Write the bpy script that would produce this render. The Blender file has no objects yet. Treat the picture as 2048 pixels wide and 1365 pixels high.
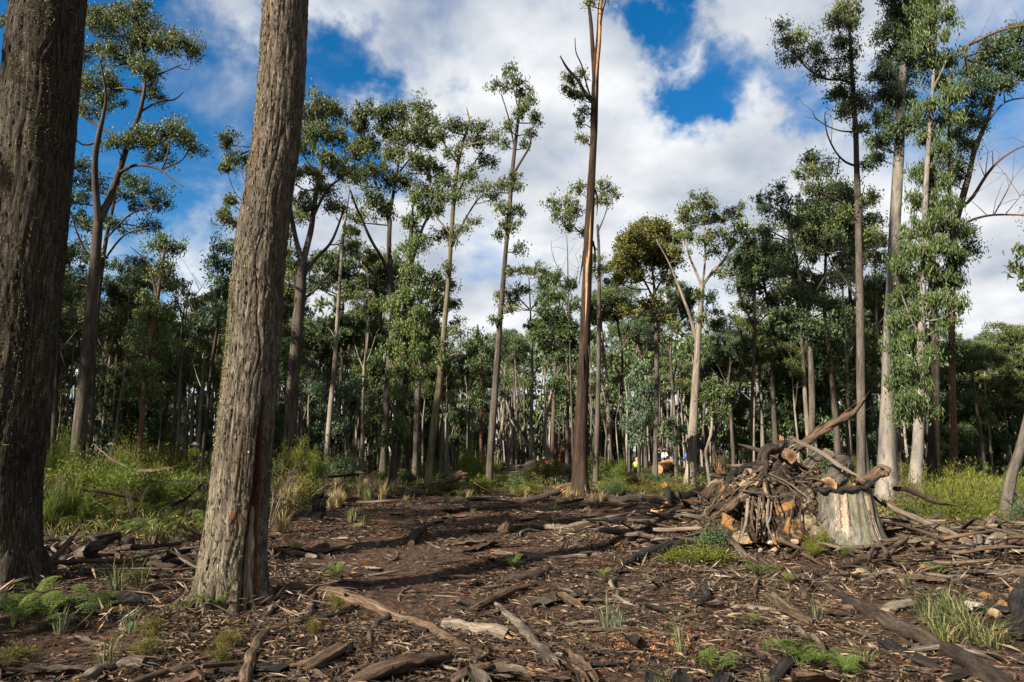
import bpy, math, random
import numpy as np
from mathutils import Vector, Matrix, Quaternion

random.seed(11)
rng = np.random.default_rng(11)
scene = bpy.context.scene
COL = scene.collection

# ------------------------------------------------------------------ camera, sky, sun, exposure
PITCH = math.radians(9.07)
CAM_H = 1.6
F, CX, CY = 1365.33, 1024.0, 682.5
cam_data = bpy.data.cameras.new('camera')
cam_data.lens = 24.0
cam_data.sensor_width = 36.0
cam_data.clip_start = 0.05
cam_data.clip_end = 3000
cam = bpy.data.objects.new('camera', cam_data)
cam.location = (0, 0, CAM_H)
cam.rotation_euler = (math.pi / 2 + PITCH, 0, 0)
COL.objects.link(cam)
scene.camera = cam

SUN_EL = math.radians(31)
SUN_DIR_H = Vector((0.72, 0.69)).normalized()            # the way the light travels over the ground
LIGHT = Vector((SUN_DIR_H.x * math.cos(SUN_EL), SUN_DIR_H.y * math.cos(SUN_EL), -math.sin(SUN_EL)))
sun_data = bpy.data.lights.new('sun', 'SUN')
sun_data.energy = 5.0
sun_data.angle = math.radians(0.53)
sun_data.color = (1.0, 0.91, 0.78)
sun = bpy.data.objects.new('sun', sun_data)
sun.rotation_euler = LIGHT.to_track_quat('-Z', 'Y').to_euler()
COL.objects.link(sun)

scene.view_settings.view_transform = 'Standard'
scene.view_settings.look = 'None'
scene.view_settings.gamma = 1.0
scene.view_settings.use_curve_mapping = False
scene.view_settings.exposure = 1.85
scene.cycles.max_bounces = 6
scene.cycles.diffuse_bounces = 3
scene.cycles.glossy_bounces = 2
scene.cycles.transmission_bounces = 3
scene.cycles.use_denoising = True


def ray(px, py):
    xc = (px - CX) / F
    yc = (CY - py) / F
    s, c = math.sin(PITCH), math.cos(PITCH)
    return np.array([xc, c - yc * s, s + yc * c])


world = bpy.data.worlds.new('World')
scene.world = world
world.use_nodes = True
nt = world.node_tree
nt.nodes.clear()
N = nt.nodes.new
L = nt.links.new


def wmath(op, a, b=None, clamp=False):
    n = N('ShaderNodeMath'); n.operation = op; n.use_clamp = clamp
    for i, v in enumerate((a, b)):
        if v is None:
            continue
        if isinstance(v, (int, float)):
            n.inputs[i].default_value = v
        else:
            L(v, n.inputs[i])
    return n.outputs[0]


w_out = N('ShaderNodeOutputWorld')
w_bg = N('ShaderNodeBackground')
w_bg.inputs['Strength'].default_value = 0.1
sky = N('ShaderNodeTexSky')
sky.sky_type = 'NISHITA'
sky.sun_disc = False
sky.sun_elevation = SUN_EL
sky.sun_rotation = math.atan2(-LIGHT.x, -LIGHT.y) % (2 * math.pi)
sky.air_density = 1.0
sky.dust_density = 0.3
sky.ozone_density = 2.0
skyg = N('ShaderNodeHueSaturation')
skyg.inputs['Saturation'].default_value = 1.45
skyg.inputs['Value'].default_value = 0.42
L(sky.outputs[0], skyg.inputs['Color'])
tc = N('ShaderNodeTexCoord')
sep = N('ShaderNodeSeparateXYZ'); L(tc.outputs['Generated'], sep.inputs[0])
den = wmath('ADD', wmath('MAXIMUM', sep.outputs[2], 0.0), 0.32)
comb = N('ShaderNodeCombineXYZ')
L(wmath('DIVIDE', sep.outputs[0], den), comb.inputs[0])
L(wmath('DIVIDE', sep.outputs[1], den), comb.inputs[1])
n1 = N('ShaderNodeTexNoise'); n1.inputs['Scale'].default_value = 3.4; n1.inputs['Detail'].default_value = 9
n1.inputs['Roughness'].default_value = 0.56; n1.inputs['Distortion'].default_value = 0.25
L(comb.outputs[0], n1.inputs['Vector'])
n2 = N('ShaderNodeTexNoise'); n2.inputs['Scale'].default_value = 4.6; n2.inputs['Detail'].default_value = 7
n2.inputs['Roughness'].default_value = 0.52
mp2 = N('ShaderNodeMapping'); mp2.inputs['Location'].default_value = (3.1, 7.7, 0.4)
L(comb.outputs[0], mp2.inputs[0]); L(mp2.outputs[0], n2.inputs['Vector'])
# open gaps in the cloud deck: direction, angular radius (rad), depth
gaps = [((350, 240), 0.17, .62), ((420, 60), 0.06, .3), ((240, 130), 0.2, .66), ((30, 250), 0.32, .55), ((450, 200), 0.15, .62), ((640, 190), 0.11, .6), ((300, 420), 0.12, .4),
        ((640, 165), 0.09, .34), ((640, 250), 0.07, .3), ((880, 190), 0.05, .34), ((1455, 140), 0.098, .64), ((1400, 90), 0.05, .4),
        ((1535, 150), 0.07, .46), ((1305, 15), 0.08, .6), ((1210, 30), 0.04, .4), ((1620, 200), 0.035, .3), ((1280, 100), 0.04, .3),
        ((-500, 250), 0.4, .4), ((700, -700), 0.45, .35), ((2600, -300), 0.4, .35)]
wn = N('ShaderNodeTexNoise'); wn.inputs['Scale'].default_value = 7.0; wn.inputs['Detail'].default_value = 6; wn.inputs['Roughness'].default_value = 0.6
L(tc.outputs['Generated'], wn.inputs['Vector'])
wsub = N('ShaderNodeVectorMath'); wsub.operation = 'SUBTRACT'; L(wn.outputs['Color'], wsub.inputs[0]); wsub.inputs[1].default_value = (0.5, 0.5, 0.5)
wscl = N('ShaderNodeVectorMath'); wscl.operation = 'SCALE'; L(wsub.outputs[0], wscl.inputs[0]); wscl.inputs['Scale'].default_value = 0.34
wadd = N('ShaderNodeVectorMath'); wadd.operation = 'ADD'; L(tc.outputs['Generated'], wadd.inputs[0]); L(wscl.outputs[0], wadd.inputs[1])
gsum = None
for (gx, gy), rad, dep in gaps:
    d = ray(gx, gy); d = d / np.linalg.norm(d)
    dp = N('ShaderNodeVectorMath'); dp.operation = 'DISTANCE'
    L(wadd.outputs[0], dp.inputs[0]); dp.inputs[1].default_value = d
    mr = N('ShaderNodeMapRange'); mr.interpolation_type = 'SMOOTHSTEP'
    L(dp.outputs['Value'], mr.inputs['Value'])
    mr.inputs['From Min'].default_value = rad * 0.3; mr.inputs['From Max'].default_value = rad * 1.35
    mr.inputs['To Min'].default_value = dep; mr.inputs['To Max'].default_value = 0
    gsum = mr.outputs[0] if gsum is None else wmath('MAXIMUM', gsum, mr.outputs[0])
cov = wmath('SUBTRACT', wmath('MULTIPLY', n1.outputs[0], 1.55), gsum)
al = N('ShaderNodeMapRange'); al.interpolation_type = 'SMOOTHSTEP'
L(cov, al.inputs['Value']); al.inputs['From Min'].default_value = 0.16; al.inputs['From Max'].default_value = 0.74
cr = N('ShaderNodeValToRGB')
cr.color_ramp.elements[0].position = 0.34; cr.color_ramp.elements[0].color = (1.40, 1.55, 1.80, 1)
cr.color_ramp.elements[1].position = 0.66; cr.color_ramp.elements[1].color = (2.70, 2.74, 2.77, 1)
L(n2.outputs[0], cr.inputs[0])
mix = N('ShaderNodeMix'); mix.data_type = 'RGBA'
L(al.outputs[0], mix.inputs[0]); L(skyg.outputs[0], mix.inputs[6]); L(cr.outputs[0], mix.inputs[7])
L(mix.outputs[2], w_bg.inputs['Color'])
L(w_bg.outputs[0], w_out.inputs['Surface'])


# ------------------------------------------------------------------ numpy noise
def _hash(ix, iy, iz, seed):
    h = (ix.astype(np.int64) * 374761393 + iy.astype(np.int64) * 668265263 + iz.astype(np.int64) * 2147483647 + seed * 974711) & 0xFFFFFFFF
    h = ((h ^ (h >> 13)) * 1274126177) & 0xFFFFFFFF
    h = ((h ^ (h >> 16)) * 2246822519) & 0xFFFFFFFF
    return ((h ^ (h >> 15)) & 0xFFFFFF).astype(np.float64) / 0xFFFFFF


def vnoise(p, seed=0):
    p = np.asarray(p, float)
    f = np.floor(p); t = p - f
    t = t * t * (3 - 2 * t)
    i = f.astype(np.int64)
    x, y, z = i[:, 0], i[:, 1], i[:, 2]
    tx, ty, tz = t[:, 0], t[:, 1], t[:, 2]
    r = 0
    for dx in (0, 1):
        wx = tx if dx else 1 - tx
        for dy in (0, 1):
            wy = ty if dy else 1 - ty
            for dz in (0, 1):
                wz = tz if dz else 1 - tz
                r = r + wx * wy * wz * _hash(x + dx, y + dy, z + dz, seed)
    return r * 2 - 1


def fbm(p, octaves=4, seed=0, gain=0.5):
    p = np.asarray(p, float)
    a, s, r = 1.0, 0.0, 0
    for o in range(octaves):
        r = r + a * vnoise(p * (2 ** o) + 17.3 * o, seed + o)
        s += a; a *= gain
    return r / s


# ------------------------------------------------------------------ ground height
def ground_z(x, y, fine=False):
    x = np.atleast_1d(np.asarray(x, float)); y = np.atleast_1d(np.asarray(y, float))
    p = np.stack([x, y, np.zeros_like(x)], 1)
    z = 0.07 * fbm(p * 0.35, 2, 5) + 0.05 * fbm(p * np.array([0.9, 1.5, 1]), 3, 9)
    z += 0.34 * np.exp(-(((x - 5.4) / 2.3) ** 2 + ((y - 11.6) / 1.3) ** 2))      # mound under the log pile
    z += 0.42 * np.exp(-(((x - 3.7) / 1.0) ** 2 + ((y - 12.3) / 0.75) ** 2)) + 0.14 * np.exp(-(((x - 2.4) / 0.9) ** 2 + ((y - 12.9) / 0.8) ** 2))
    z += 0.17 * np.exp(-(((x - 5.7) / 1.3) ** 2 + ((y - 9.75) / 0.42) ** 2))
    z += 0.18 * np.exp(-(((x - 8.6) / 2.0) ** 2 + ((y - 10.2) / 1.2) ** 2))
    bank = 1 / (1 + np.exp((x + 0.18 * y + 2.0) / 1.0)) * 1 / (1 + np.exp(-(y - 13) / 1.5))
    z += 0.22 * bank
    if fine:
        z += 0.022 * fbm(p * 3.3, 3, 21) + 0.012 * fbm(p * 11, 2, 33)
    return z


def gnd(px, py):
    d = ray(px, py)
    z = 0.0
    for _ in range(8):
        t = (z - CAM_H) / d[2] if d[2] < -1e-3 else 80 / d[1]
        t = min(max(t, 1.0), 90 / d[1])
        P = np.array([0, 0, CAM_H]) + d * t
        z = float(ground_z(P[0], P[1])[0])
    P[2] = z
    return P, t


def at(px, py, D):
    d = ray(px, py)
    t = D / d[1]
    return np.array([0, 0, CAM_H]) + d * t, t


# ------------------------------------------------------------------ mesh helpers
class MB:
    """collects vertices, quads and triangles (with grain coordinates and material slots) into one mesh"""
    def __init__(self):
        self.v, self.q, self.t, self.g, self.mq, self.mt, self.n = [], [], [], [], [], [], 0
        self.mask = []

    def add(self, v, q=None, t=None, grain=None, mi=0, mask=None):
        v = np.asarray(v, float).reshape(-1, 3)
        if q is not None and len(q):
            q = np.asarray(q, np.int64).reshape(-1, 4); self.q.append(q + self.n); self.mq.append(np.full(len(q), mi))
        if t is not None and len(t):
            t = np.asarray(t, np.int64).reshape(-1, 3); self.t.append(t + self.n); self.mt.append(np.full(len(t), mi))
        self.v.append(v)
        self.g.append(v if grain is None else np.asarray(grain, float).reshape(-1, 3))
        self.mask.append(np.zeros(len(v)) if mask is None else np.asarray(mask, float))
        self.n += len(v)
        return self

    def mesh(self, name, mats, smooth=True, origin=None, grain=True):
        V = np.concatenate(self.v)
        if origin is not None:
            V = V - np.asarray(origin)
        Q = np.concatenate(self.q) if self.q else np.zeros((0, 4), np.int64)
        T = np.concatenate(self.t) if self.t else np.zeros((0, 3), np.int64)
        me = bpy.data.meshes.new(name)
        me.vertices.add(len(V)); me.vertices.foreach_set('co', V.astype(np.float32).ravel())
        idx = np.concatenate([Q.ravel(), T.ravel()]).astype(np.int32)
        me.loops.add(len(idx)); me.loops.foreach_set('vertex_index', idx)
        me.polygons.add(len(Q) + len(T))
        ls = np.concatenate([np.arange(len(Q)) * 4, len(Q) * 4 + np.arange(len(T)) * 3]).astype(np.int32)
        me.polygons.foreach_set('loop_start', ls)
        mi = np.concatenate([np.concatenate(self.mq) if self.mq else [], np.concatenate(self.mt) if self.mt else []]).astype(np.int32)
        if not isinstance(mats, (list, tuple)):
            mats = [mats]
        for m in mats:
            me.materials.append(m)
        me.polygons.foreach_set('material_index', mi)
        me.polygons.foreach_set('use_smooth', np.full(len(mi), bool(smooth)))
        if grain:
            a = me.attributes.new('grain', 'FLOAT_VECTOR', 'POINT')
            a.data.foreach_set('vector', np.concatenate(self.g).astype(np.float32).ravel())
            mk = np.concatenate(self.mask)
            if mk.any():
                b = me.attributes.new('mask', 'FLOAT', 'POINT')
                b.data.foreach_set('value', mk.astype(np.float32))
        me.update(calc_edges=True)
        return me

    def build(self, name, mats, parent=None, smooth=True, origin=None, grain=True):
        o = bpy.data.objects.new(name, self.mesh(name, mats, smooth, origin, grain))
        COL.objects.link(o)
        if parent is not None:
            o.parent = parent
        elif origin is not None:
            o.location = origin
        return o


def tag(o, label=None, cat=None, group=None, kind=None):
    if label: o['label'] = label
    if cat: o['category'] = cat
    if group: o['group'] = group
    if kind: o['kind'] = kind
    return o


def empty(name, loc, label=None, cat=None, group=None):
    o = bpy.data.objects.new(name, None)
    o.empty_display_size = 0.2
    o.location = loc
    COL.objects.link(o)
    return tag(o, label, cat, group)


def link_mesh(name, me, parent=None, loc=None):
    o = bpy.data.objects.new(name, me); COL.objects.link(o)
    if parent is not None: o.parent = parent
    if loc is not None: o.location = loc
    return o


def copy_tree(o, parent=None):
    c = o.copy(); COL.objects.link(c); c.parent = parent
    for ch in o.children:
        copy_tree(ch, c)
    return c


def resample(P, R, step):
    """Catmull-Rom through points with radii, about one ring per step metres"""
    P = np.asarray(P, float); R = np.asarray(R, float)
    if len(P) == 2:
        P = np.array([P[0], (P[0] + P[1]) / 2, P[1]]); R = np.array([R[0], (R[0] + R[1]) / 2, R[1]])
    E = np.vstack([2 * P[0] - P[1], P, 2 * P[-1] - P[-2]])
    out, rad = [], []
    for i in range(len(P) - 1):
        p0, p1, p2, p3 = E[i], E[i + 1], E[i + 2], E[i + 3]
        n = max(1, int(math.ceil(np.linalg.norm(p2 - p1) / step)))
        for k in range(n):
            t = k / n
            out.append(0.5 * ((2 * p1) + (-p0 + p2) * t + (2 * p0 - 5 * p1 + 4 * p2 - p3) * t * t + (-p0 + 3 * p1 - 3 * p2 + p3) * t ** 3))
            rad.append(R[i] * (1 - t) + R[i + 1] * t)
    out.append(P[-1]); rad.append(R[-1])
    return np.array(out), np.array(rad)


def frames(P):
    T = np.gradient(P, axis=0)
    T /= np.linalg.norm(T, axis=1)[:, None] + 1e-9
    ref = np.array([1.0, 0, 0]) if abs(T[0][0]) < 0.9 else np.array([0, 1.0, 0])
    U = np.zeros_like(P)
    u = ref - T[0] * (ref @ T[0]); u /= np.linalg.norm(u)
    U[0] = u
    for i in range(1, len(P)):
        u = U[i - 1] - T[i] * (U[i - 1] @ T[i]); nn = np.linalg.norm(u)
        U[i] = u / nn if nn > 1e-6 else U[i - 1]
    return T, U, np.cross(T, U)


def tube(mb, P, R, seg=8, step=None, disp=None, cap=True, mi=0, cap_mi=None, goff=0.0, mask=None, flat=1.0):
    """disp(grain, theta, s, r) -> radius offset; grain = straightened coordinates"""
    if step:
        P, R = resample(P, R, step)
    else:
        P = np.asarray(P, float); R = np.asarray(R, float)
    n = len(P)
    T, U, W = frames(P)
    s = np.concatenate([[0], np.cumsum(np.linalg.norm(np.diff(P, axis=0), axis=1))])
    th = np.linspace(0, 2 * math.pi, seg, endpoint=False)
    c, sn = np.cos(th), np.sin(th)
    grain = np.stack([R[:, None] * c[None], R[:, None] * sn[None], np.repeat(s[:, None], seg, 1)], 2).reshape(-1, 3) + goff
    rr = np.repeat(R[:, None], seg, 1)
    if disp is not None:
        rr = rr + disp(grain, np.tile(th, n), np.repeat(s, seg), rr.ravel()).reshape(n, seg)
    V = (P[:, None, :] + rr[:, :, None] * (c[None, :, None] * U[:, None, :] + flat * sn[None, :, None] * W[:, None, :])).reshape(-1, 3)
    a = np.arange(n - 1)[:, None] * seg + np.arange(seg)[None]
    b = np.arange(n - 1)[:, None] * seg + (np.arange(seg)[None] + 1) % seg
    q = np.stack([a, b, b + seg, a + seg], 2).reshape(-1, 4)
    mk = None
    if mask is not None:
        mk = mask(grain, np.tile(th, n), np.repeat(s, seg))
    mb.add(V, q=q, grain=grain, mi=mi, mask=mk)
    if cap:
        cm = mi if cap_mi is None else cap_mi
        for e, rev in ((0, True), (n - 1, False)):
            ring = V[e * seg:(e + 1) * seg]
            g0 = np.stack([R[e] * c, R[e] * sn, np.zeros(seg)], 1)
            cen = ring.mean(0)
            vv = np.vstack([ring, cen[None]]); gg = np.vstack([g0, [[0, 0, 0]]])
            i = np.arange(seg); j = (i + 1) % seg
            t = np.stack([i, j, np.full(seg, seg)], 1)
            if rev: t = t[:, ::-1]
            mb.add(vv, t=t, grain=gg, mi=cm)
    return V.reshape(n, seg, 3), P, T


def unit(v):
    return v / (np.linalg.norm(v, axis=-1, keepdims=True) + 1e-9)


def leaf_quads(mb, C, A, length, width, mi=0, bend=None):
    """one lens-shaped leaf (a rhombus quad) per centre C along axis A"""
    n = len(C)
    A = unit(A)
    B = unit(np.cross(A, rng.normal(size=(n, 3))))
    l = (np.asarray(length) * np.ones(n))[:, None] * 0.5
    w = (np.asarray(width) * np.ones(n))[:, None] * 0.5
    up = np.cross(A, B)
    V = np.stack([C - A * l, C + B * w - A * l * 0.15 + up * w * 0.35, C + A * l, C - B * w - A * l * 0.15 + up * w * 0.35], 1).reshape(-1, 3)
    q = np.arange(4 * n).reshape(n, 4)
    mb.add(V, q=q, mi=mi)


# ------------------------------------------------------------------ materials
MATS = {}


class NT:
    def __init__(self, name):
        self.m = bpy.data.materials.new(name); self.m.use_nodes = True
        self.t = self.m.node_tree; self.t.nodes.clear()
        self.out = self.n('ShaderNodeOutputMaterial')

    def n(self, k, **kw):
        x = self.t.nodes.new(k)
        for a, b in kw.items(): setattr(x, a, b)
        return x

    def l(self, a, b):
        self.t.links.new(a, b)

    def attr(self, name):
        return self.n('ShaderNodeAttribute', attribute_name=name)

    def mapping(self, src, scale, loc=(0, 0, 0)):
        m = self.n('ShaderNodeMapping'); m.inputs['Scale'].default_value = scale; m.inputs['Location'].default_value = loc
        self.l(src, m.inputs[0]); return m.outputs[0]

    def noise(self, src, scale, detail=5, rough=0.6, dist=0.0):
        x = self.n('ShaderNodeTexNoise'); x.inputs['Scale'].default_value = scale; x.inputs['Detail'].default_value = detail
        x.inputs['Roughness'].default_value = rough; x.inputs['Distortion'].default_value = dist
        if src is not None: self.l(src, x.inputs['Vector'])
        return x.outputs[0]

    def ramp(self, src, stops, interp='LINEAR'):
        r = self.n('ShaderNodeValToRGB'); cr = r.color_ramp; cr.interpolation = interp
        while len(cr.elements) < len(stops): cr.elements.new(0.5)
        for e, (p, c) in zip(cr.elements, stops):
            e.position = p; e.color = (*c, 1) if len(c) == 3 else c
        self.l(src, r.inputs[0]); return r.outputs[0]

    def mix(self, fac, a, b, mode='MIX'):
        x = self.n('ShaderNodeMix', data_type='RGBA', blend_type=mode)
        for i, v in ((0, fac), (6, a), (7, b)):
            if isinstance(v, (int, float)): x.inputs[i].default_value = v
            elif isinstance(v, tuple): x.inputs[i].default_value = (*v, 1)
            else: self.l(v, x.inputs[i])
        return x.outputs[2]

    def range(self, src, a, b, c=0.0, d=1.0):
        x = self.n('ShaderNodeMapRange'); x.inputs[1].default_value = a; x.inputs[2].default_value = b
        x.inputs[3].default_value = c; x.inputs[4].default_value = d
        self.l(src, x.inputs[0]); return x.outputs[0]

    def math(self, op, a, b):
        x = self.n('ShaderNodeMath', operation=op)
        for i, v in enumerate((a, b)):
            if isinstance(v, (int, float)): x.inputs[i].default_value = v
            else: self.l(v, x.inputs[i])
        return x.outputs[0]

    def bump(self, h, strength, dist):
        b = self.n('ShaderNodeBump'); b.inputs['Strength'].default_value = strength; b.inputs['Distance'].default_value = dist
        self.l(h, b.inputs['Height']); return b.outputs[0]

    def finish(self, col, rough=0.9, spec=0.15, normal=None, translucent=0.0):
        p = self.n('ShaderNodeBsdfPrincipled')
        p.inputs['Roughness'].default_value = rough
        p.inputs['Specular IOR Level'].default_value = spec
        if isinstance(col, tuple): p.inputs['Base Color'].default_value = (*col, 1)
        else: self.l(col, p.inputs['Base Color'])
        if normal is not None: self.l(normal, p.inputs['Normal'])
        sh = p.outputs[0]
        if translucent:
            tr = self.n('ShaderNodeBsdfTranslucent')
            if isinstance(col, tuple): tr.inputs[0].default_value = (*col, 1)
            else: self.l(col, tr.inputs[0])
            ms = self.n('ShaderNodeMixShader'); ms.inputs[0].default_value = translucent
            self.l(sh, ms.inputs[1]); self.l(tr.outputs[0], ms.inputs[2]); sh = ms.outputs[0]
        self.l(sh, self.out.inputs['Surface'])
        return self.m


def mat_bark(name, dark, mid, light, scale=14, stretch=0.1, patch=None, patch_amt=(0.55, 0.65), moss=None, bump=0.02, mask_col=None, patch_scale=2.5):
    k = NT(name)
    g = k.attr('grain').outputs['Vector']
    a = k.noise(k.mapping(g, (1, 1, stretch)), scale, 8, 0.68, 0.3)
    b = k.noise(k.mapping(g, (1, 1, stretch * 3), (5, 2, 1)), scale * 3.2, 5, 0.7)
    h = k.math('ADD', k.math('MULTIPLY', a, 0.65), k.math('MULTIPLY', b, 0.35))
    col = k.ramp(h, [(0.36, dark), (0.5, mid), (0.66, light)])
    if patch:
        pn = k.noise(k.mapping(g, (1, 1, 0.3), (3, 8, 2)), patch_scale, 5, 0.6, 0.4)
        col = k.mix(k.range(pn, patch_amt[0], patch_amt[1]), col, k.mix(k.range(b, .3, .7), tuple(c * 0.7 for c in patch), patch))
    if moss:
        mn = k.noise(k.mapping(g, (1, 1, 0.7), (9, 1, 4)), 22, 5, 0.7)
        col = k.mix(k.range(mn, 0.62, 0.7, 0, 0.85), col, moss)
    if mask_col:
        mk = k.attr('mask').outputs['Fac']
        mc = k.mix(k.range(b, .35, .65), tuple(c * 0.45 for c in mask_col), mask_col)
        col = k.mix(k.range(k.math('ADD', mk, k.math('MULTIPLY', k.math('SUBTRACT', a, 0.5), 0.9)), 0.4, 0.6), col, mc)
    bigv = k.noise(k.mapping(g, (1, 1, 0.3), (2, 6, 9)), 1.9, 6, 0.62, 0.5)
    col = k.mix(0.85, col, k.ramp(bigv, [(0.34, (0.42, 0.42, 0.42)), (0.5, (1.0, 0.98, 0.95)), (0.66, (1.5, 1.45, 1.36))]), 'MULTIPLY')
    oi = k.n('ShaderNodeObjectInfo')
    col = k.mix(0.5, col, k.ramp(oi.outputs['Random'], [(0, (0.62, 0.6, 0.6)), (1, (1.0, 1.0, 1.0))]), 'MULTIPLY')
    MATS[name] = k.finish(col, 0.92, 0.12, k.bump(h, 0.9, bump))
    return MATS[name]


def mat_leaf(name, stops, rough=0.48, spec=0.3, trans=0.3, vary=0.35):
    k = NT(name)
    geo = k.n('ShaderNodeNewGeometry')
    oi = k.n('ShaderNodeObjectInfo')
    col = k.ramp(geo.outputs['Random Per Island'], stops)
    big = k.noise(k.n('ShaderNodeTexCoord').outputs['Object'], 0.45, 2)
    col = k.mix(vary, col, k.ramp(big, [(0.35, (0.45, 0.5, 0.55)), (0.65, (1.25, 1.15, 0.9))]), 'MULTIPLY')
    col = k.mix(vary, col, k.ramp(oi.outputs['Random'], [(0, (0.6, 0.75, 0.75)), (0.5, (1, 1, 1)), (1, (1.25, 1.1, 0.7))]), 'MULTIPLY')
    MATS[name] = k.finish(col, rough, spec, None, trans)
    return MATS[name]


# barks
mat_bark('bark_mossy_brown', (0.005, 0.0041, 0.0031), (0.0543, 0.0453, 0.0335), (0.1833, 0.1629, 0.129), 48, 0.09, patch=(0.12, 0.08, 0.048), patch_amt=(0.6, 0.75), moss=(0.15, 0.14, 0.06), mask_col=(0.10, 0.042, 0.021))
mat_bark('bark_mossy_dark', (0.0023, 0.002, 0.0019), (0.0218, 0.0181, 0.0131), (0.0945, 0.0815, 0.0616), 44, 0.08, patch=(0.11, 0.10, 0.085), patch_amt=(0.66, 0.78), moss=(0.12, 0.11, 0.035))  # far-left trunk: the shade over it is partly put into these darker tones
mat_bark('bark_grey', (0.0178, 0.0152, 0.0127), (0.0568, 0.0497, 0.0419), (0.1065, 0.0977, 0.0852), 9, 0.12, patch=(0.06, 0.05, 0.042), patch_amt=(0.52, 0.68), patch_scale=0.7)
mat_bark('bark_pale', (0.0466, 0.0397, 0.032), (0.1341, 0.1166, 0.0962), (0.21, 0.1895, 0.1575), 8, 0.1, patch=(0.12, 0.10, 0.082), patch_amt=(0.54, 0.7), patch_scale=0.6)
mat_bark('bark_white', (0.0324, 0.0291, 0.0262), (0.1096, 0.1019, 0.0921), (0.1704, 0.1602, 0.1469), 14, 0.2, patch=(0.19, 0.165, 0.135), patch_amt=(0.5, 0.7), patch_scale=1.2)
mat_bark('bark_brown', (0.012, 0.010, 0.008), (0.048, 0.040, 0.032), (0.105, 0.092, 0.076), 9, 0.1, patch=(0.05, 0.04, 0.032), patch_amt=(0.5, 0.65), patch_scale=0.8)
mat_bark('bark_dark', (0.0064, 0.0056, 0.0048), (0.028, 0.0224, 0.0176), (0.072, 0.06, 0.048), 9, 0.1)
mat_bark('bark_stripped', (0.0052, 0.0037, 0.0029), (0.0216, 0.0139, 0.0097), (0.0432, 0.0298, 0.0209), 10, 0.07, mask_col=(0.40, 0.235, 0.125))
mat_bark('bark_olive', (0.0216, 0.0194, 0.0112), (0.0821, 0.0756, 0.0454), (0.1426, 0.1296, 0.0864), 8, 0.1, patch=(0.22, 0.17, 0.12), patch_amt=(0.55, 0.68), patch_scale=0.7)
mat_bark('bark_red', (0.0225, 0.0128, 0.0083), (0.0788, 0.0435, 0.027), (0.1425, 0.0863, 0.054), 9, 0.1, patch=(0.08, 0.055, 0.04), patch_amt=(0.5, 0.65), patch_scale=0.8)
# dead wood
mat_bark('wood_weathered', (0.0102, 0.0082, 0.0061), (0.0723, 0.0592, 0.0462), (0.2338, 0.201, 0.1636), 42, 0.05, patch=(0.055, 0.038, 0.027), patch_amt=(0.48, 0.62))
mat_bark('wood_pale', (0.0255, 0.0204, 0.0153), (0.1198, 0.0969, 0.0739), (0.2193, 0.1887, 0.153), 42, 0.05, patch=(0.20, 0.13, 0.08), patch_amt=(0.55, 0.68))
mat_bark('wood_brown', (0.0086, 0.0058, 0.0038), (0.0561, 0.037, 0.0244), (0.1596, 0.1176, 0.084), 42, 0.05, patch=(0.12, 0.09, 0.07), patch_amt=(0.58, 0.7))
mat_bark('wood_red', (0.0096, 0.0057, 0.004), (0.044, 0.0263, 0.0186), (0.088, 0.0628, 0.0467), 42, 0.05, patch=(0.09, 0.06, 0.04), patch_amt=(0.5, 0.65))
mat_bark('wood_split', (0.07, 0.035, 0.0154), (0.252, 0.14, 0.063), (0.385, 0.259, 0.147), 42, 0.05)
mat_bark('charcoal', (0.003, 0.003, 0.003), (0.012, 0.011, 0.0105), (0.05, 0.045, 0.04), 42, 0.05, patch=(0.06, 0.045, 0.034), patch_amt=(0.58, 0.7))
mat_bark('log_spotted', (0.0082, 0.0061, 0.0048), (0.0306, 0.0224, 0.017), (0.0816, 0.0646, 0.051), 16, 0.15, patch=(0.20, 0.18, 0.14), patch_amt=(0.66, 0.72), patch_scale=6)
mat_bark('stump_skin', (0.0122, 0.011, 0.0091), (0.0612, 0.0569, 0.0477), (0.1285, 0.1194, 0.1028), 30, 0.14, patch=(0.085, 0.085, 0.05), patch_amt=(0.52, 0.64), mask_col=(0.22, 0.175, 0.135))


def mat_cut(name='wood_cut'):
    k = NT(name)
    g = k.attr('grain').outputs['Vector']
    ln = k.n('ShaderNodeVectorMath', operation='LENGTH'); k.l(g, ln.inputs[0])
    nz = k.noise(g, 18, 4)
    r = k.math('ADD', ln.outputs['Value'], k.math('MULTIPLY', nz, 0.05))
    col = k.ramp(k.range(r, 0.015, 0.14), [(0, (0.02, 0.011, 0.007)), (0.35, (0.055, 0.028, 0.014)), (0.7, (0.13, 0.07, 0.03)), (0.92, (0.24, 0.145, 0.075))])
    rings = k.n('ShaderNodeMath', operation='SINE'); k.l(k.math('MULTIPLY', r, 420), rings.inputs[0])
    col = k.mix(0.3, col, k.ramp(rings.outputs[0], [(0, (0.6, 0.6, 0.6)), (1, (1, 1, 1))]), 'MULTIPLY')
    MATS[name] = k.finish(col, 0.8, 0.2, k.bump(nz, 0.4, 0.01))


mat_cut()

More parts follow.
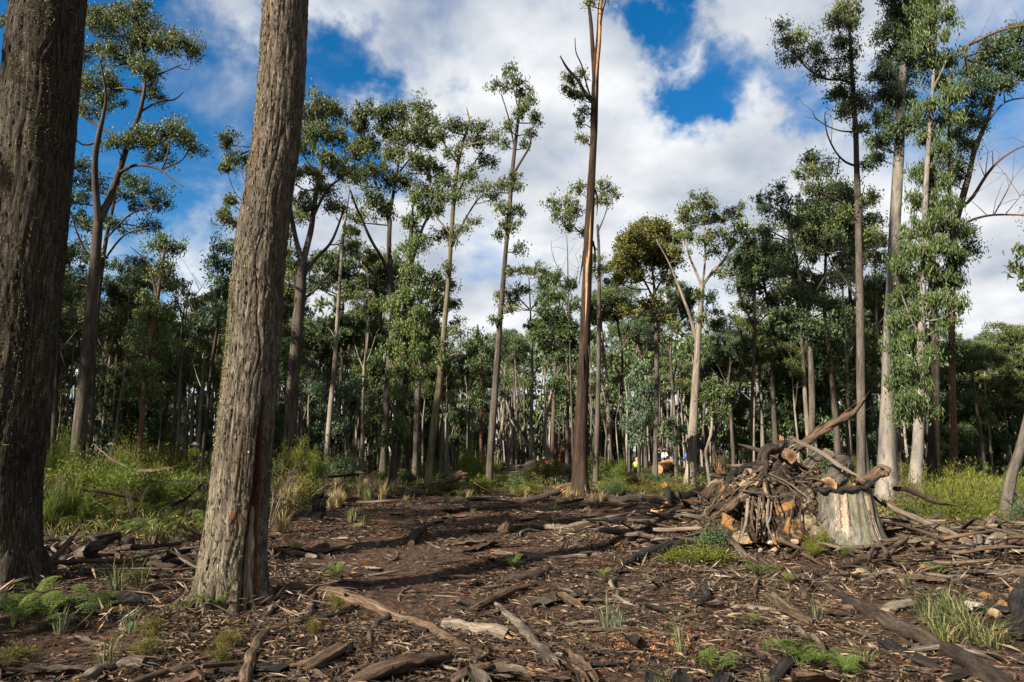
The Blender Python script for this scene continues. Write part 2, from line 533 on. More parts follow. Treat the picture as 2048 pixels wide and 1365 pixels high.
# leaves
mat_leaf('leaf_gum', [(0, (0.0272, 0.0466, 0.0131)), (0.45, (0.0611, 0.0887, 0.0235)), (0.8, (0.111, 0.1353, 0.0394)), (1, (0.1811, 0.1719, 0.061))])
mat_leaf('leaf_dark', [(0, (0.0261, 0.0486, 0.0216)), (0.5, (0.0493, 0.0837, 0.0336)), (1, (0.1087, 0.1377, 0.054))])
mat_leaf('leaf_light', [(0, (0.0262, 0.0507, 0.0135)), (0.5, (0.0535, 0.0858, 0.0249)), (1, (0.0988, 0.1267, 0.0442))])
mat_leaf('leaf_olive', [(0, (0.0414, 0.0529, 0.0132)), (0.5, (0.0897, 0.0978, 0.0242)), (1, (0.1495, 0.1437, 0.0418))])
mat_leaf('leaf_bluish', [(0, (0.0396, 0.0721, 0.0394)), (0.5, (0.0736, 0.1164, 0.0619)), (1, (0.1358, 0.1719, 0.0891))])
mat_leaf('leaf_epicormic', [(0, (0.0385, 0.076, 0.0175)), (0.6, (0.0818, 0.1317, 0.0319)), (0.9, (0.1347, 0.161, 0.0438)), (1, (0.1924, 0.0829, 0.0239))])
mat_leaf('shrub_green', [(0, (0.0471, 0.0686, 0.0093)), (0.5, (0.1028, 0.1209, 0.0172)), (1, (0.1885, 0.1833, 0.0313))], 0.6, 0.2, 0.35)
mat_leaf('shrub_bright', [(0, (0.05, 0.0923, 0.0125)), (0.5, (0.1083, 0.1539, 0.0219)), (1, (0.1999, 0.2232, 0.043))], 0.6, 0.2, 0.35)
mat_leaf('shrub_olive', [(0, (0.05, 0.052, 0.012)), (0.5, (0.11, 0.10, 0.022)), (1, (0.19, 0.16, 0.04))], 0.6, 0.2, 0.3)
mat_leaf('fern_green', [(0, (0.045, 0.075, 0.016)), (0.5, (0.085, 0.12, 0.026)), (1, (0.15, 0.18, 0.045))], 0.55, 0.25, 0.35)
mat_leaf('grass_green', [(0, (0.04, 0.058, 0.018)), (0.5, (0.085, 0.1, 0.032)), (0.8, (0.15, 0.145, 0.06)), (1, (0.24, 0.2, 0.11))], 0.55, 0.25, 0.3)
mat_leaf('grass_grey', [(0, (0.052, 0.0748, 0.0423)), (0.5, (0.104, 0.13, 0.0715)), (1, (0.195, 0.2015, 0.117))], 0.55, 0.25, 0.3)
mat_leaf('grass_straw', [(0, (0.14, 0.10, 0.05)), (0.5, (0.27, 0.21, 0.11)), (1, (0.42, 0.34, 0.20))], 0.7, 0.15, 0.3)
mat_leaf('moss', [(0, (0.0625, 0.0587, 0.0176)), (0.5, (0.1625, 0.1475, 0.0495)), (1, (0.2875, 0.2562, 0.099))], 0.85, 0.1, 0.2)
mat_leaf('litter', [(0, (0.0092, 0.0063, 0.0047)), (0.3, (0.0286, 0.0169, 0.0109)), (0.5, (0.0601, 0.0316, 0.0188)), (0.68, (0.0972, 0.0516, 0.0302)), (0.84, (0.1374, 0.0869, 0.0573)), (0.95, (0.206, 0.1474, 0.1095)), (1, (0.1946, 0.0896, 0.0313))], 0.7, 0.25, 0.08, 0.3)
mat_leaf('litter_dark', [(0, (0.0068, 0.0057, 0.0048)), (0.5, (0.0323, 0.0221, 0.0152)), (0.85, (0.0765, 0.0525, 0.0352)), (1, (0.187, 0.1435, 0.104))], 0.8, 0.2, 0.0, 0.3)

mat_leaf('grass_mix', [(0, (0.024, 0.0336, 0.0096)), (0.4, (0.0675, 0.084, 0.0168)), (0.7, (0.135, 0.14, 0.0312)), (0.88, (0.225, 0.182, 0.066)), (1, (0.375, 0.28, 0.132))], 0.65, 0.2, 0.3)
mat_leaf('shards', [(0, (0.0084, 0.0061, 0.0046)), (0.4, (0.035, 0.0245, 0.0172)), (0.65, (0.084, 0.0598, 0.0409)), (0.85, (0.154, 0.119, 0.0858)), (0.95, (0.252, 0.204, 0.1551)), (1, (0.21, 0.1088, 0.0396))], 0.8, 0.2, 0.0, 0.2)


def mat_ground():
    k = NT('forest_soil')
    tcn = k.n('ShaderNodeTexCoord').outputs['Object']
    a = k.noise(tcn, 9, 8, 0.7)
    b = k.noise(tcn, 0.55, 4, 0.6)
    c = k.noise(tcn, 45, 6, 0.7)
    col = k.ramp(a, [(0.32, (0.015, 0.011, 0.008)), (0.5, (0.045, 0.028, 0.019)), (0.68, (0.10, 0.062, 0.041))])
    red = k.ramp(c, [(0.35, (0.05, 0.022, 0.012)), (0.65, (0.15, 0.066, 0.033))])
    col = k.mix(k.range(b, 0.54, 0.68, 0, 0.75), col, red)
    col = k.mix(0.6, col, k.ramp(c, [(0.35, (0.45, 0.45, 0.45)), (0.65, (1.3, 1.25, 1.2))]), 'MULTIPLY')
    # green-brown undergrowth floor away from the cleared strip
    sepn = k.n('ShaderNodeSeparateXYZ'); k.l(tcn, sepn.inputs[0])
    far = k.range(k.math('ADD', sepn.outputs[1], k.math('MULTIPLY', b, 14)), 32, 48)
    gcol = k.ramp(a, [(0.35, (0.014, 0.014, 0.006)), (0.6, (0.05, 0.055, 0.02)), (0.75, (0.10, 0.085, 0.045))])
    col = k.mix(far, col, gcol)
    MATS['forest_soil'] = k.finish(col, 0.95, 0.1, k.bump(k.math('ADD', a, c), 0.8, 0.03))


def mat_rock(name, c0, c1, c2):
    k = NT(name)
    tcn = k.n('ShaderNodeTexCoord').outputs['Object']
    a = k.noise(tcn, 5, 8, 0.65); b = k.noise(tcn, 22, 6, 0.7)
    col = k.ramp(a, [(0.35, c0), (0.5, c1), (0.66, c2)])
    col = k.mix(0.6, col, k.ramp(b, [(0.35, (0.4, 0.36, 0.33)), (0.6, (1.1, 1.1, 1.1))]), 'MULTIPLY')
    MATS[name] = k.finish(col, 0.95, 0.1, k.bump(b, 0.8, 0.03))


mat_ground()
mat_rock('clay_cream', (0.14, 0.095, 0.05), (0.22, 0.165, 0.10), (0.33, 0.27, 0.18))
mat_rock('clay_orange', (0.08, 0.045, 0.02), (0.17, 0.095, 0.038), (0.27, 0.175, 0.085))
mat_rock('rock_grey', (0.10, 0.09, 0.075), (0.20, 0.18, 0.155), (0.34, 0.31, 0.27))
k_ = NT('root_soil')
t_ = k_.n('ShaderNodeTexCoord').outputs['Object']
a_ = k_.noise(t_, 3.2, 7, 0.65, 0.6); b_ = k_.noise(t_, 16, 7, 0.7); c_ = k_.noise(k_.mapping(t_, (1, 1, 1), (4, 4, 4)), 3.8, 6, 0.6, 0.5)
col_ = k_.ramp(b_, [(0.35, (0.006, 0.005, 0.004)), (0.5, (0.028, 0.02, 0.014)), (0.66, (0.07, 0.052, 0.036))])
col_ = k_.mix(k_.range(a_, 0.55, 0.6), col_, k_.ramp(b_, [(0.3, (0.10, 0.07, 0.04)), (0.6, (0.23, 0.18, 0.115))]))
col_ = k_.mix(k_.range(c_, 0.57, 0.62), col_, k_.ramp(b_, [(0.3, (0.10, 0.045, 0.015)), (0.6, (0.22, 0.12, 0.042))]))
MATS['root_soil'] = k_.finish(col_, 0.95, 0.1, k_.bump(b_, 1.0, 0.06))
mat_rock('gravel_red', (0.10, 0.04, 0.018), (0.22, 0.095, 0.042), (0.32, 0.165, 0.08))


def mat_plain(name, c, rough=0.85, spec=0.2):
    k = NT(name)
    a = k.noise(k.n('ShaderNodeTexCoord').outputs['Object'], 14, 4)
    col = k.mix(0.5, c, k.ramp(a, [(0.35, (0.6, 0.6, 0.6)), (0.65, (1.1, 1.1, 1.1))]), 'MULTIPLY')
    MATS[name] = k.finish(col, rough, spec)


for nme, c in dict(cloth_navy=(0.012, 0.018, 0.035), cloth_blue=(0.04, 0.09, 0.24), cloth_yellow=(0.42, 0.42, 0.04), cloth_red=(0.45, 0.05, 0.03), cloth_white=(0.7, 0.7, 0.68),
                   cloth_brown=(0.05, 0.035, 0.025), cloth_khaki=(0.22, 0.18, 0.12), cloth_lime=(0.35, 0.5, 0.06), cloth_jeans=(0.05, 0.085, 0.16), skin=(0.42, 0.25, 0.17), hair_dark=(0.02, 0.014, 0.01), straw=(0.42, 0.28, 0.14)).items():
    mat_plain(nme, c)

# ------------------------------------------------------------------ the ground sheet
def build_ground():
    rad = [0.0]; r = 1.2
    while r < 900:
        rad.append(r)
        r *= 1.0105 if 3.6 < r < 32 else (1.03 if r < 80 else 1.12)
    rad = np.array(rad)
    front = np.radians(np.arange(-46, 46.01, 0.4))
    back = np.radians(np.arange(50, 312, 6.0))
    th = np.concatenate([front, back])
    m = len(th)
    X = rad[:, None] * np.sin(th)[None]; Y = rad[:, None] * np.cos(th)[None]
    Z = ground_z(X.ravel(), Y.ravel(), True)
    far = np.clip((np.hypot(X, Y).ravel() - 60) / 60, 0, 1)
    Z = Z * (1 - far)
    V = np.stack([X.ravel(), Y.ravel(), Z], 1)
    i = np.arange(len(rad) - 1)[:, None] * m + np.arange(m)[None]
    j = np.arange(len(rad) - 1)[:, None] * m + (np.arange(m)[None] + 1) % m
    q = np.stack([i, i + m, j + m, j], 2).reshape(-1, 4)
    mb = MB(); mb.add(V, q=q)
    o = mb.build('ground', MATS['forest_soil'])
    tag(o, 'bare brown forest floor of the clearing', 'ground', kind='structure')


build_ground()


# ------------------------------------------------------------------ trees
def limb_px(pts, D, start=None, spread=0.0, wf=1.0):
    """pixel polyline -> world points and radii at depth D, drifting in depth so that limbs leave the picture plane"""
    P, R = [], []
    acc = 0.0
    for i, (x, y, w) in enumerate(pts):
        p, t = at(x, y, D)
        if i: acc += np.linalg.norm(p - P[-1] if False else p - at(*pts[i - 1][:2], D)[0])
        p2, t2 = at(x, y, D + spread * acc)
        P.append(p2); R.append(max(0.004, w * wf * 0.5 / F * t2))
    if start is not None: P[0] = start
    return P, R


def crown_leaves(mbl, mbt, nodes, node_r, blobs, leaf=(0.2, 0.08), tau=1.2, hang=0.5, sub=4.5, rs=0.42, gap=0.5, rndr=None):
    """leaf clumps inside ellipsoids (centre, radii) and the branches and twigs that carry them"""
    nodes = np.array(nodes); node_r = np.array(node_r)
    aleaf = 0.5 * leaf[0] * leaf[1] * 0.6
    for c, rad in blobs:
        c = np.asarray(c, float); rad = np.asarray(rad, float)
        area = math.pi * rad[0] * rad[2]
        nsub = int(np.clip(area * sub * 2.6, 10, 120))
        d = unit(rng.normal(size=(nsub, 3)))
        d[:, 2] = np.where(d[:, 2] < -0.25, -d[:, 2] * 0.8, d[:, 2])
        rr = rng.uniform(gap * 0.6, 1.3, nsub) ** 0.8 * rng.uniform(0.75, 1.15, nsub)
        S = c + d * rr[:, None] * rad
        dist = np.linalg.norm(nodes - c, axis=1) + 2.2 * np.maximum(0, nodes[:, 2] - c[2] + 0.2)
        k = int(np.argmin(dist)); a = nodes[k]
        hub = c - np.array([0, 0, rad[2] * 0.35])
        gapl = np.linalg.norm(hub - a)
        r0 = min(node_r[k] * 0.7, 0.016 + 0.016 * gapl + 0.012 * float(np.mean(rad)))
        midp = (a + hub) / 2 + rng.normal(size=3) * 0.1 * gapl - np.array([0, 0, 0.06 * gapl])
        if gapl > 0.15:
            Pp, Rr = resample([a, midp, hub], [r0, r0 * 0.8, r0 * 0.6], max(0.25, gapl / 6))
            tube(mbt, Pp, Rr, 5, cap=False)
        # a few secondary boughs, then twigs
        nb = max(2, nsub // 6)
        hubs = [hub]
        for _ in range(nb):
            h2 = c + unit(rng.normal(size=3)) * rad * rng.uniform(0.25, 0.55)
            m2 = (hub + h2) / 2 + rng.normal(size=3) * 0.12 * np.mean(rad)
            tube(mbt, [hub, m2, h2], [r0 * 0.6, r0 * 0.5, r0 * 0.35], 4, cap=False)
            hubs.append(h2)
        H = np.array(hubs)
        for s in S:
            h = H[int(np.argmin(np.linalg.norm(H - s, axis=1)))]
            m3 = (h + s) / 2 + rng.normal(size=3) * 0.12
            tube(mbt, [h, m3, s], [r0 * 0.32 + 0.004, r0 * 0.22 + 0.003, 0.004], 3, cap=False)
        nl = max(40, int(1.7 * tau * area / aleaf))
        idx = rng.integers(0, nsub, nl)
        wgt = rng.uniform(0.5, 1.7, nsub)
        rloc = 0.72 * rs * (0.7 + 0.5 * min(1.5, math.sqrt(area) / 2.2))
        off = np.clip(rng.normal(size=(nl, 3)), -2.1, 2.1) * np.array([0.46, 0.46, 0.46]) * rloc * wgt[idx][:, None]
        off[:, 2] -= np.abs(rng.normal(size=nl)) * rloc * hang * 0.55
        A = rng.normal(size=(nl, 3)); A[:, 2] -= hang * 2.2
        leaf_quads(mbl, S[idx] + off, A, leaf[0] * rng.uniform(0.6, 1.3, nl), leaf[1] * rng.uniform(0.7, 1.25, nl))


def bark_disp(amp, fr=6.0, fz=0.9, seed=0):
    def f(g, th, s, r):
        return amp * r * (fbm(np.stack([np.cos(th) * 1.5, np.sin(th) * 1.5, s * fz], 1) * 1.3, 3, seed) + 0.5 * fbm(np.stack([g[:, 0] * fr, g[:, 1] * fr, s * fr * 0.12], 1), 2, seed + 3))
    return f


TREE_SEED = [0]


def tree(name, label, D, trunk, limbs=(), blobs=(), bark='bark_grey', leaf='leaf_gum', lsize=None, tau=1.25, hang=0.5, group=None, dead=False,
         flare=1.25, mask=None, sub=4.5, rs=0.42, gap=0.45, seg=12, cat='tree', twigs=0, deep=0.75, ribbons=0):
    TREE_SEED[0] += 1
    lsize = lsize or (0.0051 * D, 0.0019 * D)
    sd = TREE_SEED[0]
    P, R = limb_px(trunk, D, wf=0.7)
    P = np.array(P); R = np.array(R)
    # carry the trunk down to the ground
    dirn = (P[0] - P[1]) / max(1e-6, (P[1] - P[0])[2] * 1.0)
    if P[0][2] > 0.05:
        zt = P[0][2]
        base = P[0] + dirn * zt * 1.0
        base[2] = 0
        base[2] = float(ground_z(base[0], base[1])[0]) - 0.12
        P = np.vstack([base[None], P]); R = np.concatenate([[R[0] * flare], R])
    else:
        P[0][2] = float(ground_z(P[0][0], P[0][1])[0]) - 0.12
        R[0] *= flare
    org = np.array([P[0][0], P[0][1], P[0][2] + 0.12])
    mbt = MB()
    Pr, Rr = resample(P, R, 0.35)
    tube(mbt, Pr, Rr, seg, disp=bark_disp(0.10, seed=sd), mask=mask)
    nodes = [p for p in Pr[::2]]; nr = [r for r in Rr[::2]]
    tops = []; limb_mb = []; mbw = MB()
    for lb in limbs:
        p0 = at(lb[0][0], lb[0][1], D)[0]
        k = int(np.argmin(np.linalg.norm(np.array(nodes) - p0, axis=1)))
        LP, LR = limb_px(lb, D, None, rng.uniform(-0.45, 0.45), 0.75)
        LP[0] = nodes[k] * 0.6 + LP[0] * 0.4
        lp, lr = resample(LP, LR, 0.25)
        ml_ = MB(); tube(ml_, lp, lr, 7, disp=bark_disp(0.12, seed=sd + 50)); limb_mb.append(ml_)
        nodes += [p for p in lp[::2]]; nr += [r for r in lr[::2]]
        tops.append((lp, lr))
    t_ref = at(trunk[-1][0], trunk[-1][1], D)[1]
    for _ in range(twigs):                                   # bare twigs on dead limbs
        lp, lr = tops[random.randrange(len(tops))] if tops else (Pr, Rr)
        i = random.randrange(len(lp) // 3, len(lp))
        p = lp[i]; v = unit(rng.normal(size=3) + np.array([0, 0, 0.9]))
        ln = rng.uniform(0.5, 1.6)
        q1 = p + v * ln * 0.5 + rng.normal(size=3) * 0.1; q2 = p + v * ln + rng.normal(size=3) * 0.2
        tube(mbw, [p, q1, q2], [max(0.008, lr[i] * 0.4), 0.008, 0.004], 4, cap=False)
    root = empty(name, org, label, cat, group)
    mbl = MB()
    if blobs:
        B = []
        for b in blobs:
            bx, by, rx, ry = b[:4]
            dz = b[4] if len(b) > 4 else rng.uniform(-1, 1)
            p, t = at(bx, by, D)
            m = t / F
            cd = D + dz * deep * (abs(bx - trunk[min(len(trunk) - 1, 1)][0]) * 0.25 + rx) * m
            p, t = at(bx, by, cd)
            m = t / F
            B.append((p, (rx * m, 0.5 * (rx + ry) * m, ry * m)))
        crown_leaves(mbl, mbw, nodes, nr, B, lsize, tau, hang, sub, rs, gap)
    tr = mbt.build('trunk', MATS[bark], root, True, org)
    for k in range(ribbons):                                 # loose bark ribbons hanging off the stem
        i = random.randrange(len(Pr) // 5, len(Pr) * 4 // 5); a = random.uniform(0, 6.28)
        d = np.array([math.cos(a), math.sin(a), 0]); ln = random.uniform(0.6, 1.8)
        p0 = Pr[i] + d * Rr[i] * 1.02
        mr_ = MB()
        tube(mr_, [p0, p0 + d * 0.08 - np.array([0, 0, ln * .4]), p0 + d * random.uniform(0.02, 0.25) - np.array([0, 0, ln])], [0.05, 0.04, 0.01], 5, step=0.15, flat=0.25, goff=k)
        mr_.build('bark_ribbon', MATS['bark_stripped'], root, True, org)
    if blobs:
        cr_ = mbl.build('crown', MATS[leaf], root, False, org, grain=False)
        mbw.build('twigs', MATS[bark], cr_, True, org)['kind'] = 'stuff'
    elif mbw.n:
        mbw.build('twigs', MATS[bark], tr, True, org)['kind'] = 'stuff'
    for ml_ in limb_mb:
        ml_.build('limb', MATS[bark], tr, True, org)
    return root


BG = 'trees standing along the clearing edge'

# --- left side
tree('gum_tree', 'tall forked gum with dark leafy crown beside the huge mossy left trunk', 25,
     [(150, 960, 40), (160, 850, 37), (175, 700, 33), (190, 520, 27), (197, 440, 24)],
     [[(197, 440, 20), (190, 330, 15), (198, 271, 14), (207, 230, 10), (212, 190, 6), (200, 120, 4)],
      [(197, 442, 22), (220, 396, 18), (238, 344, 15), (256, 289, 14), (270, 252, 13), (282, 216, 11), (290, 160, 9), (284, 100, 6), (270, 40, 4)],
      [(196, 271, 9), (170, 235, 8), (143, 215, 5)], [(187, 310, 7), (165, 290, 5), (138, 262, 4)],
      [(236, 350, 9), (271, 331, 8), (315, 337, 7), (340, 355, 5), (368, 374, 3)], [(280, 222, 6), (319, 203, 5), (348, 200, 4), (368, 184, 2)],
      [(288, 165, 6), (320, 148, 5), (362, 130, 3)]],
     [(268, 25, 42, 30), (255, 60, 55, 40), (300, 90, 60, 38), (350, 95, 42, 34), (385, 100, 22, 20), (240, 120, 42, 32), (292, 145, 40, 28), (190, 60, 32, 40), (172, 105, 25, 30),
      (225, 170, 34, 30), (172, 180, 30, 32), (205, 210, 34, 24), (165, 222, 25, 20), (300, 190, 24, 26), (340, 268, 46, 28), (300, 290, 40, 26), (378, 290, 28, 20), (270, 275, 30, 22), (318, 318, 24, 14), (235, 290, 25, 25)],
     'bark_brown', 'leaf_gum', tau=1.25)
tree('gum_tree', 'slender gum with flat layered crown behind the forked gum on the left', 33,
     [(178, 930, 16), (185, 760, 15), (196, 600, 13), (212, 480, 11), (225, 420, 8), (240, 350, 5)],
     [[(205, 520, 6), (250, 470, 5), (300, 455, 3)], [(215, 470, 6), (260, 430, 5), (310, 410, 3)], [(200, 560, 6), (160, 480, 5), (140, 420, 3)]],
     [(155, 335, 30, 18), (180, 375, 38, 20), (150, 400, 35, 20), (265, 362, 35, 16), (300, 385, 40, 18), (325, 410, 22, 18), (285, 415, 30, 14), (240, 395, 30, 18), (300, 455, 32, 14), (165, 450, 30, 25), (150, 500, 28, 22), (225, 450, 28, 18), (145, 560, 30, 25), (185, 520, 25, 18)],
     'bark_brown', 'leaf_dark', tau=1.2)
tree('gum_tree', 'young gum with a broken dead branch and leafy sprouts up its reddish trunk', 27,
     [(282, 860, 15), (288, 780, 14), (300, 690, 12), (312, 620, 11), (320, 560, 10), (328, 510, 7), (333, 470, 4)],
     [[(316, 590, 8), (305, 555, 6), (295, 525, 5), (268, 500, 3), (260, 494, 2)]],
     [(333, 480, 22, 16), (315, 495, 22, 18), (345, 500, 18, 18), (330, 530, 24, 18), (312, 550, 16, 16), (340, 560, 18, 20), (300, 605, 20, 22), (330, 635, 28, 22), (285, 640, 24, 26), (300, 670, 40, 28), (270, 690, 22, 26), (335, 690, 22, 24), (290, 740, 28, 26), (275, 780, 20, 26), (310, 785, 16, 22)],
     'bark_red', 'leaf_epicormic', hang=0.9)
tree('gum_tree', 'small-crowned gum just left of the large mossy trunk', 36,
     [(415, 820, 9), (425, 720, 9), (437, 640, 7), (445, 580, 6), (447, 520, 4)], [],
     [(445, 500, 28, 22), (430, 525, 22, 20), (455, 540, 24, 20), (440, 565, 25, 18), (470, 500, 20, 20), (425, 640, 30, 22), (460, 620, 26, 20), (400, 660, 26, 20)], 'bark_dark', 'leaf_bluish')
tree('dead_tree', 'thin blackened dead tree with bare twigs left of the large mossy trunk', 30,
     [(335, 925, 9), (347, 860, 9), (352, 780, 8), (362, 680, 6), (370, 610, 4), (386, 560, 2)],
     [[(366, 640, 4), (355, 600, 2.5), (352, 575, 1.5)], [(370, 610, 3), (392, 590, 2), (404, 574, 1.5)]], (), 'bark_dark', twigs=14)
tree('gum_tree', 'thin pale-trunked gum with tufted top between the forked gum and the young gum', 40,
     [(205, 870, 9), (215, 760, 8), (224, 690, 7), (230, 640, 5), (234, 612, 2)], [],
     [(235, 635, 28, 16), (220, 655, 25, 16), (245, 665, 22, 14), (228, 720, 14, 30), (218, 820, 12, 30)], 'bark_pale', 'leaf_gum')
tree('gum_tree', 'leafy dark gum behind the huge leftmost trunk', 30,
     [(105, 930, 14), (112, 760, 13), (120, 600, 11), (130, 480, 8)], [],
     [(60, 45, 26, 22), (20, 55, 24, 24), (120, 520, 40, 30), (135, 600, 30, 35), (110, 650, 35, 30), (100, 560, 40, 30)], 'bark_dark', 'leaf_dark')
# --- behind the large mossy trunk
tree('gum_tree', 'tall branching gum just right of the large mossy trunk', 31,
     [(578, 900, 38), (586, 760, 35), (598, 620, 31), (603, 550, 28), (606, 525, 24)],
     [[(605, 530, 16), (590, 470, 12), (578, 400, 10), (572, 330, 8), (540, 290, 5), (480, 310, 4)],
      [(606, 526, 19), (622, 460, 15), (630, 400, 13), (642, 340, 10), (652, 290, 8), (650, 240, 5)],
      [(628, 420, 9), (655, 380, 7), (690, 350, 5)], [(604, 540, 11), (640, 510, 9), (665, 480, 7), (688, 420, 5)], [(600, 610, 9), (630, 580, 7), (660, 545, 5), (672, 532, 2)], [(588, 460, 7), (555, 440, 5), (520, 420, 4)]],
     [(640, 215, 38, 20), (615, 235, 32, 26), (668, 228, 28, 22), (630, 275, 40, 28), (670, 280, 30, 30), (605, 300, 26, 24), (655, 325, 30, 26), (620, 355, 30, 26), (685, 350, 24, 30), (650, 385, 24, 24), (610, 410, 26, 24), (672, 420, 20, 24), (460, 285, 26, 18), (478, 320, 30, 20), (455, 340, 22, 14),
      (462, 405, 20, 16), (450, 440, 22, 18), (480, 450, 20, 14), (575, 350, 24, 24), (700, 470, 18, 22), (560, 590, 28, 24)],
     'bark_brown', 'leaf_gum', tau=1.5)
tree('dead_tree', 'thin bare pale pole of a dead tree right of the branching gum', 34,
     [(652, 935, 16), (660, 830, 15), (670, 720, 13), (678, 590, 10), (686, 480, 8), (697, 395, 4), (700, 375, 2)],
     [[(673, 690, 4), (664, 665, 2.5), (655, 655, 2)]], (), 'bark_pale', twigs=3)
tree('gum_tree', 'broad many-stemmed gum with a wide olive crown in the middle distance', 36,
     [(768, 900, 20), (776, 760, 19), (786, 650, 18), (783, 590, 17), (778, 500, 14), (780, 440, 12)],
     [[(779, 460, 9), (765, 400, 8), (745, 350, 7), (728, 290, 5), (715, 240, 3)], [(780, 440, 9), (790, 370, 8), (800, 310, 6), (815, 250, 4)], [(784, 600, 10), (770, 530, 9), (742, 480, 8), (715, 420, 6), (700, 380, 4)],
      [(786, 640, 10), (815, 560, 9), (840, 470, 8), (862, 420, 6), (880, 370, 4)], [(800, 330, 5), (840, 290, 4), (855, 250, 3)], [(782, 560, 8), (760, 560, 6), (730, 530, 5), (715, 505, 3)]],
     [(735, 225, 34, 16), (720, 255, 28, 24), (765, 230, 32, 20), (800, 228, 34, 18), (840, 215, 28, 16), (850, 245, 28, 26), (780, 265, 36, 26), (825, 275, 34, 26), (740, 295, 34, 26), (710, 310, 22, 24), (860, 290, 26, 28), (790, 315, 32, 24), (835, 330, 36, 26), (750, 345, 30, 24), (710, 360, 24, 24), (870, 345, 26, 26), (800, 370, 34, 24), (850, 385, 34, 24), (740, 400, 30, 20), (720, 440, 24, 18), (870, 420, 26, 20), (770, 420, 26, 20), (885, 470, 22, 20), (715, 500, 26, 18), (745, 520, 24, 16)],
     'bark_brown', 'leaf_gum', tau=1.6)
tree('gum_tree', 'dark gum sheathed in sprouting leaves from base to top, beside the broad crown', 29,
     [(784, 965, 24), (792, 900, 27), (802, 800, 30), (810, 680, 28), (815, 560, 20), (822, 470, 12), (826, 410, 5)], [],
     [(830, 400, 20, 16), (845, 425, 18, 20), (822, 450, 22, 22), (838, 490, 20, 22), (815, 500, 18, 22), (830, 545, 24, 22), (845, 580, 20, 22), (810, 590, 24, 24), (785, 620, 20, 22), (835, 630, 24, 22), (810, 665, 34, 26), (790, 700, 26, 24), (830, 705, 26, 26), (812, 750, 30, 26), (795, 790, 22, 24), (800, 850, 14, 30), (770, 880, 16, 22)],
     'bark_dark', 'leaf_epicormic', hang=0.9, tau=1.5)
tree('gum_tree', 'gum with a forked pale stem right of the leaf-sheathed dark trunk', 38,
     [(832, 900, 17), (835, 800, 18), (840, 720, 16), (848, 670, 13), (860, 640, 10), (880, 600, 6)], [[(846, 680, 10), (838, 630, 8), (850, 580, 6), (868, 555, 4)], [(838, 740, 7), (826, 720, 5), (818, 700, 4)]],
     [(870, 560, 26, 20), (895, 580, 26, 18), (850, 590, 22, 18), (880, 620, 22, 16), (905, 610, 18, 18), (860, 650, 20, 16)], 'bark_grey', 'leaf_gum')
tree('gum_tree', 'slender leaning gum with a dead white spike above its airy crown', 28,
     [(858, 945, 22), (868, 850, 21), (880, 760, 19), (890, 640, 15), (897, 560, 13), (904, 450, 12), (914, 340, 11), (926, 285, 9), (938, 245, 6), (933, 215, 2.5)],
     [[(900, 500, 7), (930, 440, 5), (960, 395, 4), (985, 390, 2)], [(908, 400, 6), (940, 340, 5), (970, 295, 3)], [(915, 335, 5), (890, 290, 4), (880, 260, 3)], [(896, 470, 5), (870, 430, 4), (858, 400, 3)]],
     [(895, 250, 28, 14), (925, 255, 26, 12), (960, 258, 28, 16), (985, 278, 20, 14), (880, 275, 22, 16), (945, 285, 28, 16), (900, 310, 22, 18), (965, 325, 24, 18), (940, 355, 26, 18), (890, 360, 22, 18), (960, 380, 28, 14), (915, 395, 26, 14), (985, 395, 16, 10), (880, 400, 18, 16), (945, 445, 18, 8), (925, 460, 14, 10), (905, 480, 10, 18), (895, 540, 10, 18), (930, 690, 16, 12), (915, 670, 14, 16), (872, 690, 12, 16), (885, 720, 12, 20)],
     'bark_olive', 'leaf_gum', tau=1.25)
tree('gum_tree', 'tall narrow gum tufted with leaves along its whole stem, right of the spike-topped gum', 27,
     [(978, 968, 21), (983, 880, 21), (992, 760, 19), (1000, 640, 16), (1010, 520, 13), (1018, 430, 12), (1026, 330, 11), (1034, 260, 9), (1040, 190, 6)],
     [[(1022, 350, 7), (1045, 318, 6), (1060, 290, 5), (1062, 255, 3)], [(1030, 300, 5), (1018, 240, 4), (1003, 190, 3)], [(1036, 230, 4), (1028, 180, 3), (1022, 150, 2)]],
     [(1020, 142, 18, 14), (1000, 172, 20, 15), (1030, 165, 18, 16), (1045, 185, 20, 16), (1058, 205, 16, 16), (1040, 225, 22, 18), (1068, 240, 14, 18), (1062, 268, 14, 12), (1018, 255, 16, 16), (1050, 290, 12, 12), (1012, 290, 12, 10), (995, 375, 18, 12), (1012, 365, 18, 14), (1035, 375, 14, 12), (1030, 355, 12, 12), (1005, 420, 14, 18), (1028, 425, 16, 18), (1015, 455, 22, 18), (1000, 470, 14, 14), (1038, 500, 12, 16), (1020, 545, 10, 14), (1000, 595, 10, 10), (1020, 620, 12, 12), (990, 640, 16, 10)],
     'bark_brown', 'leaf_gum', hang=0.8, tau=1.25, rs=0.3)


def strip_mask(g, th, s):
    n = fbm(np.stack([np.cos(th) * 1.1, np.sin(th) * 1.1, s * 0.22], 1), 3, 77)
    front = np.clip(-np.sin(th - 0.2) * 0.5 + 0.4, 0, 1)
    return np.clip((n - 0.06) * 5, 0, 1) * np.clip((s - 3.5) / 4, 0, 0.9)


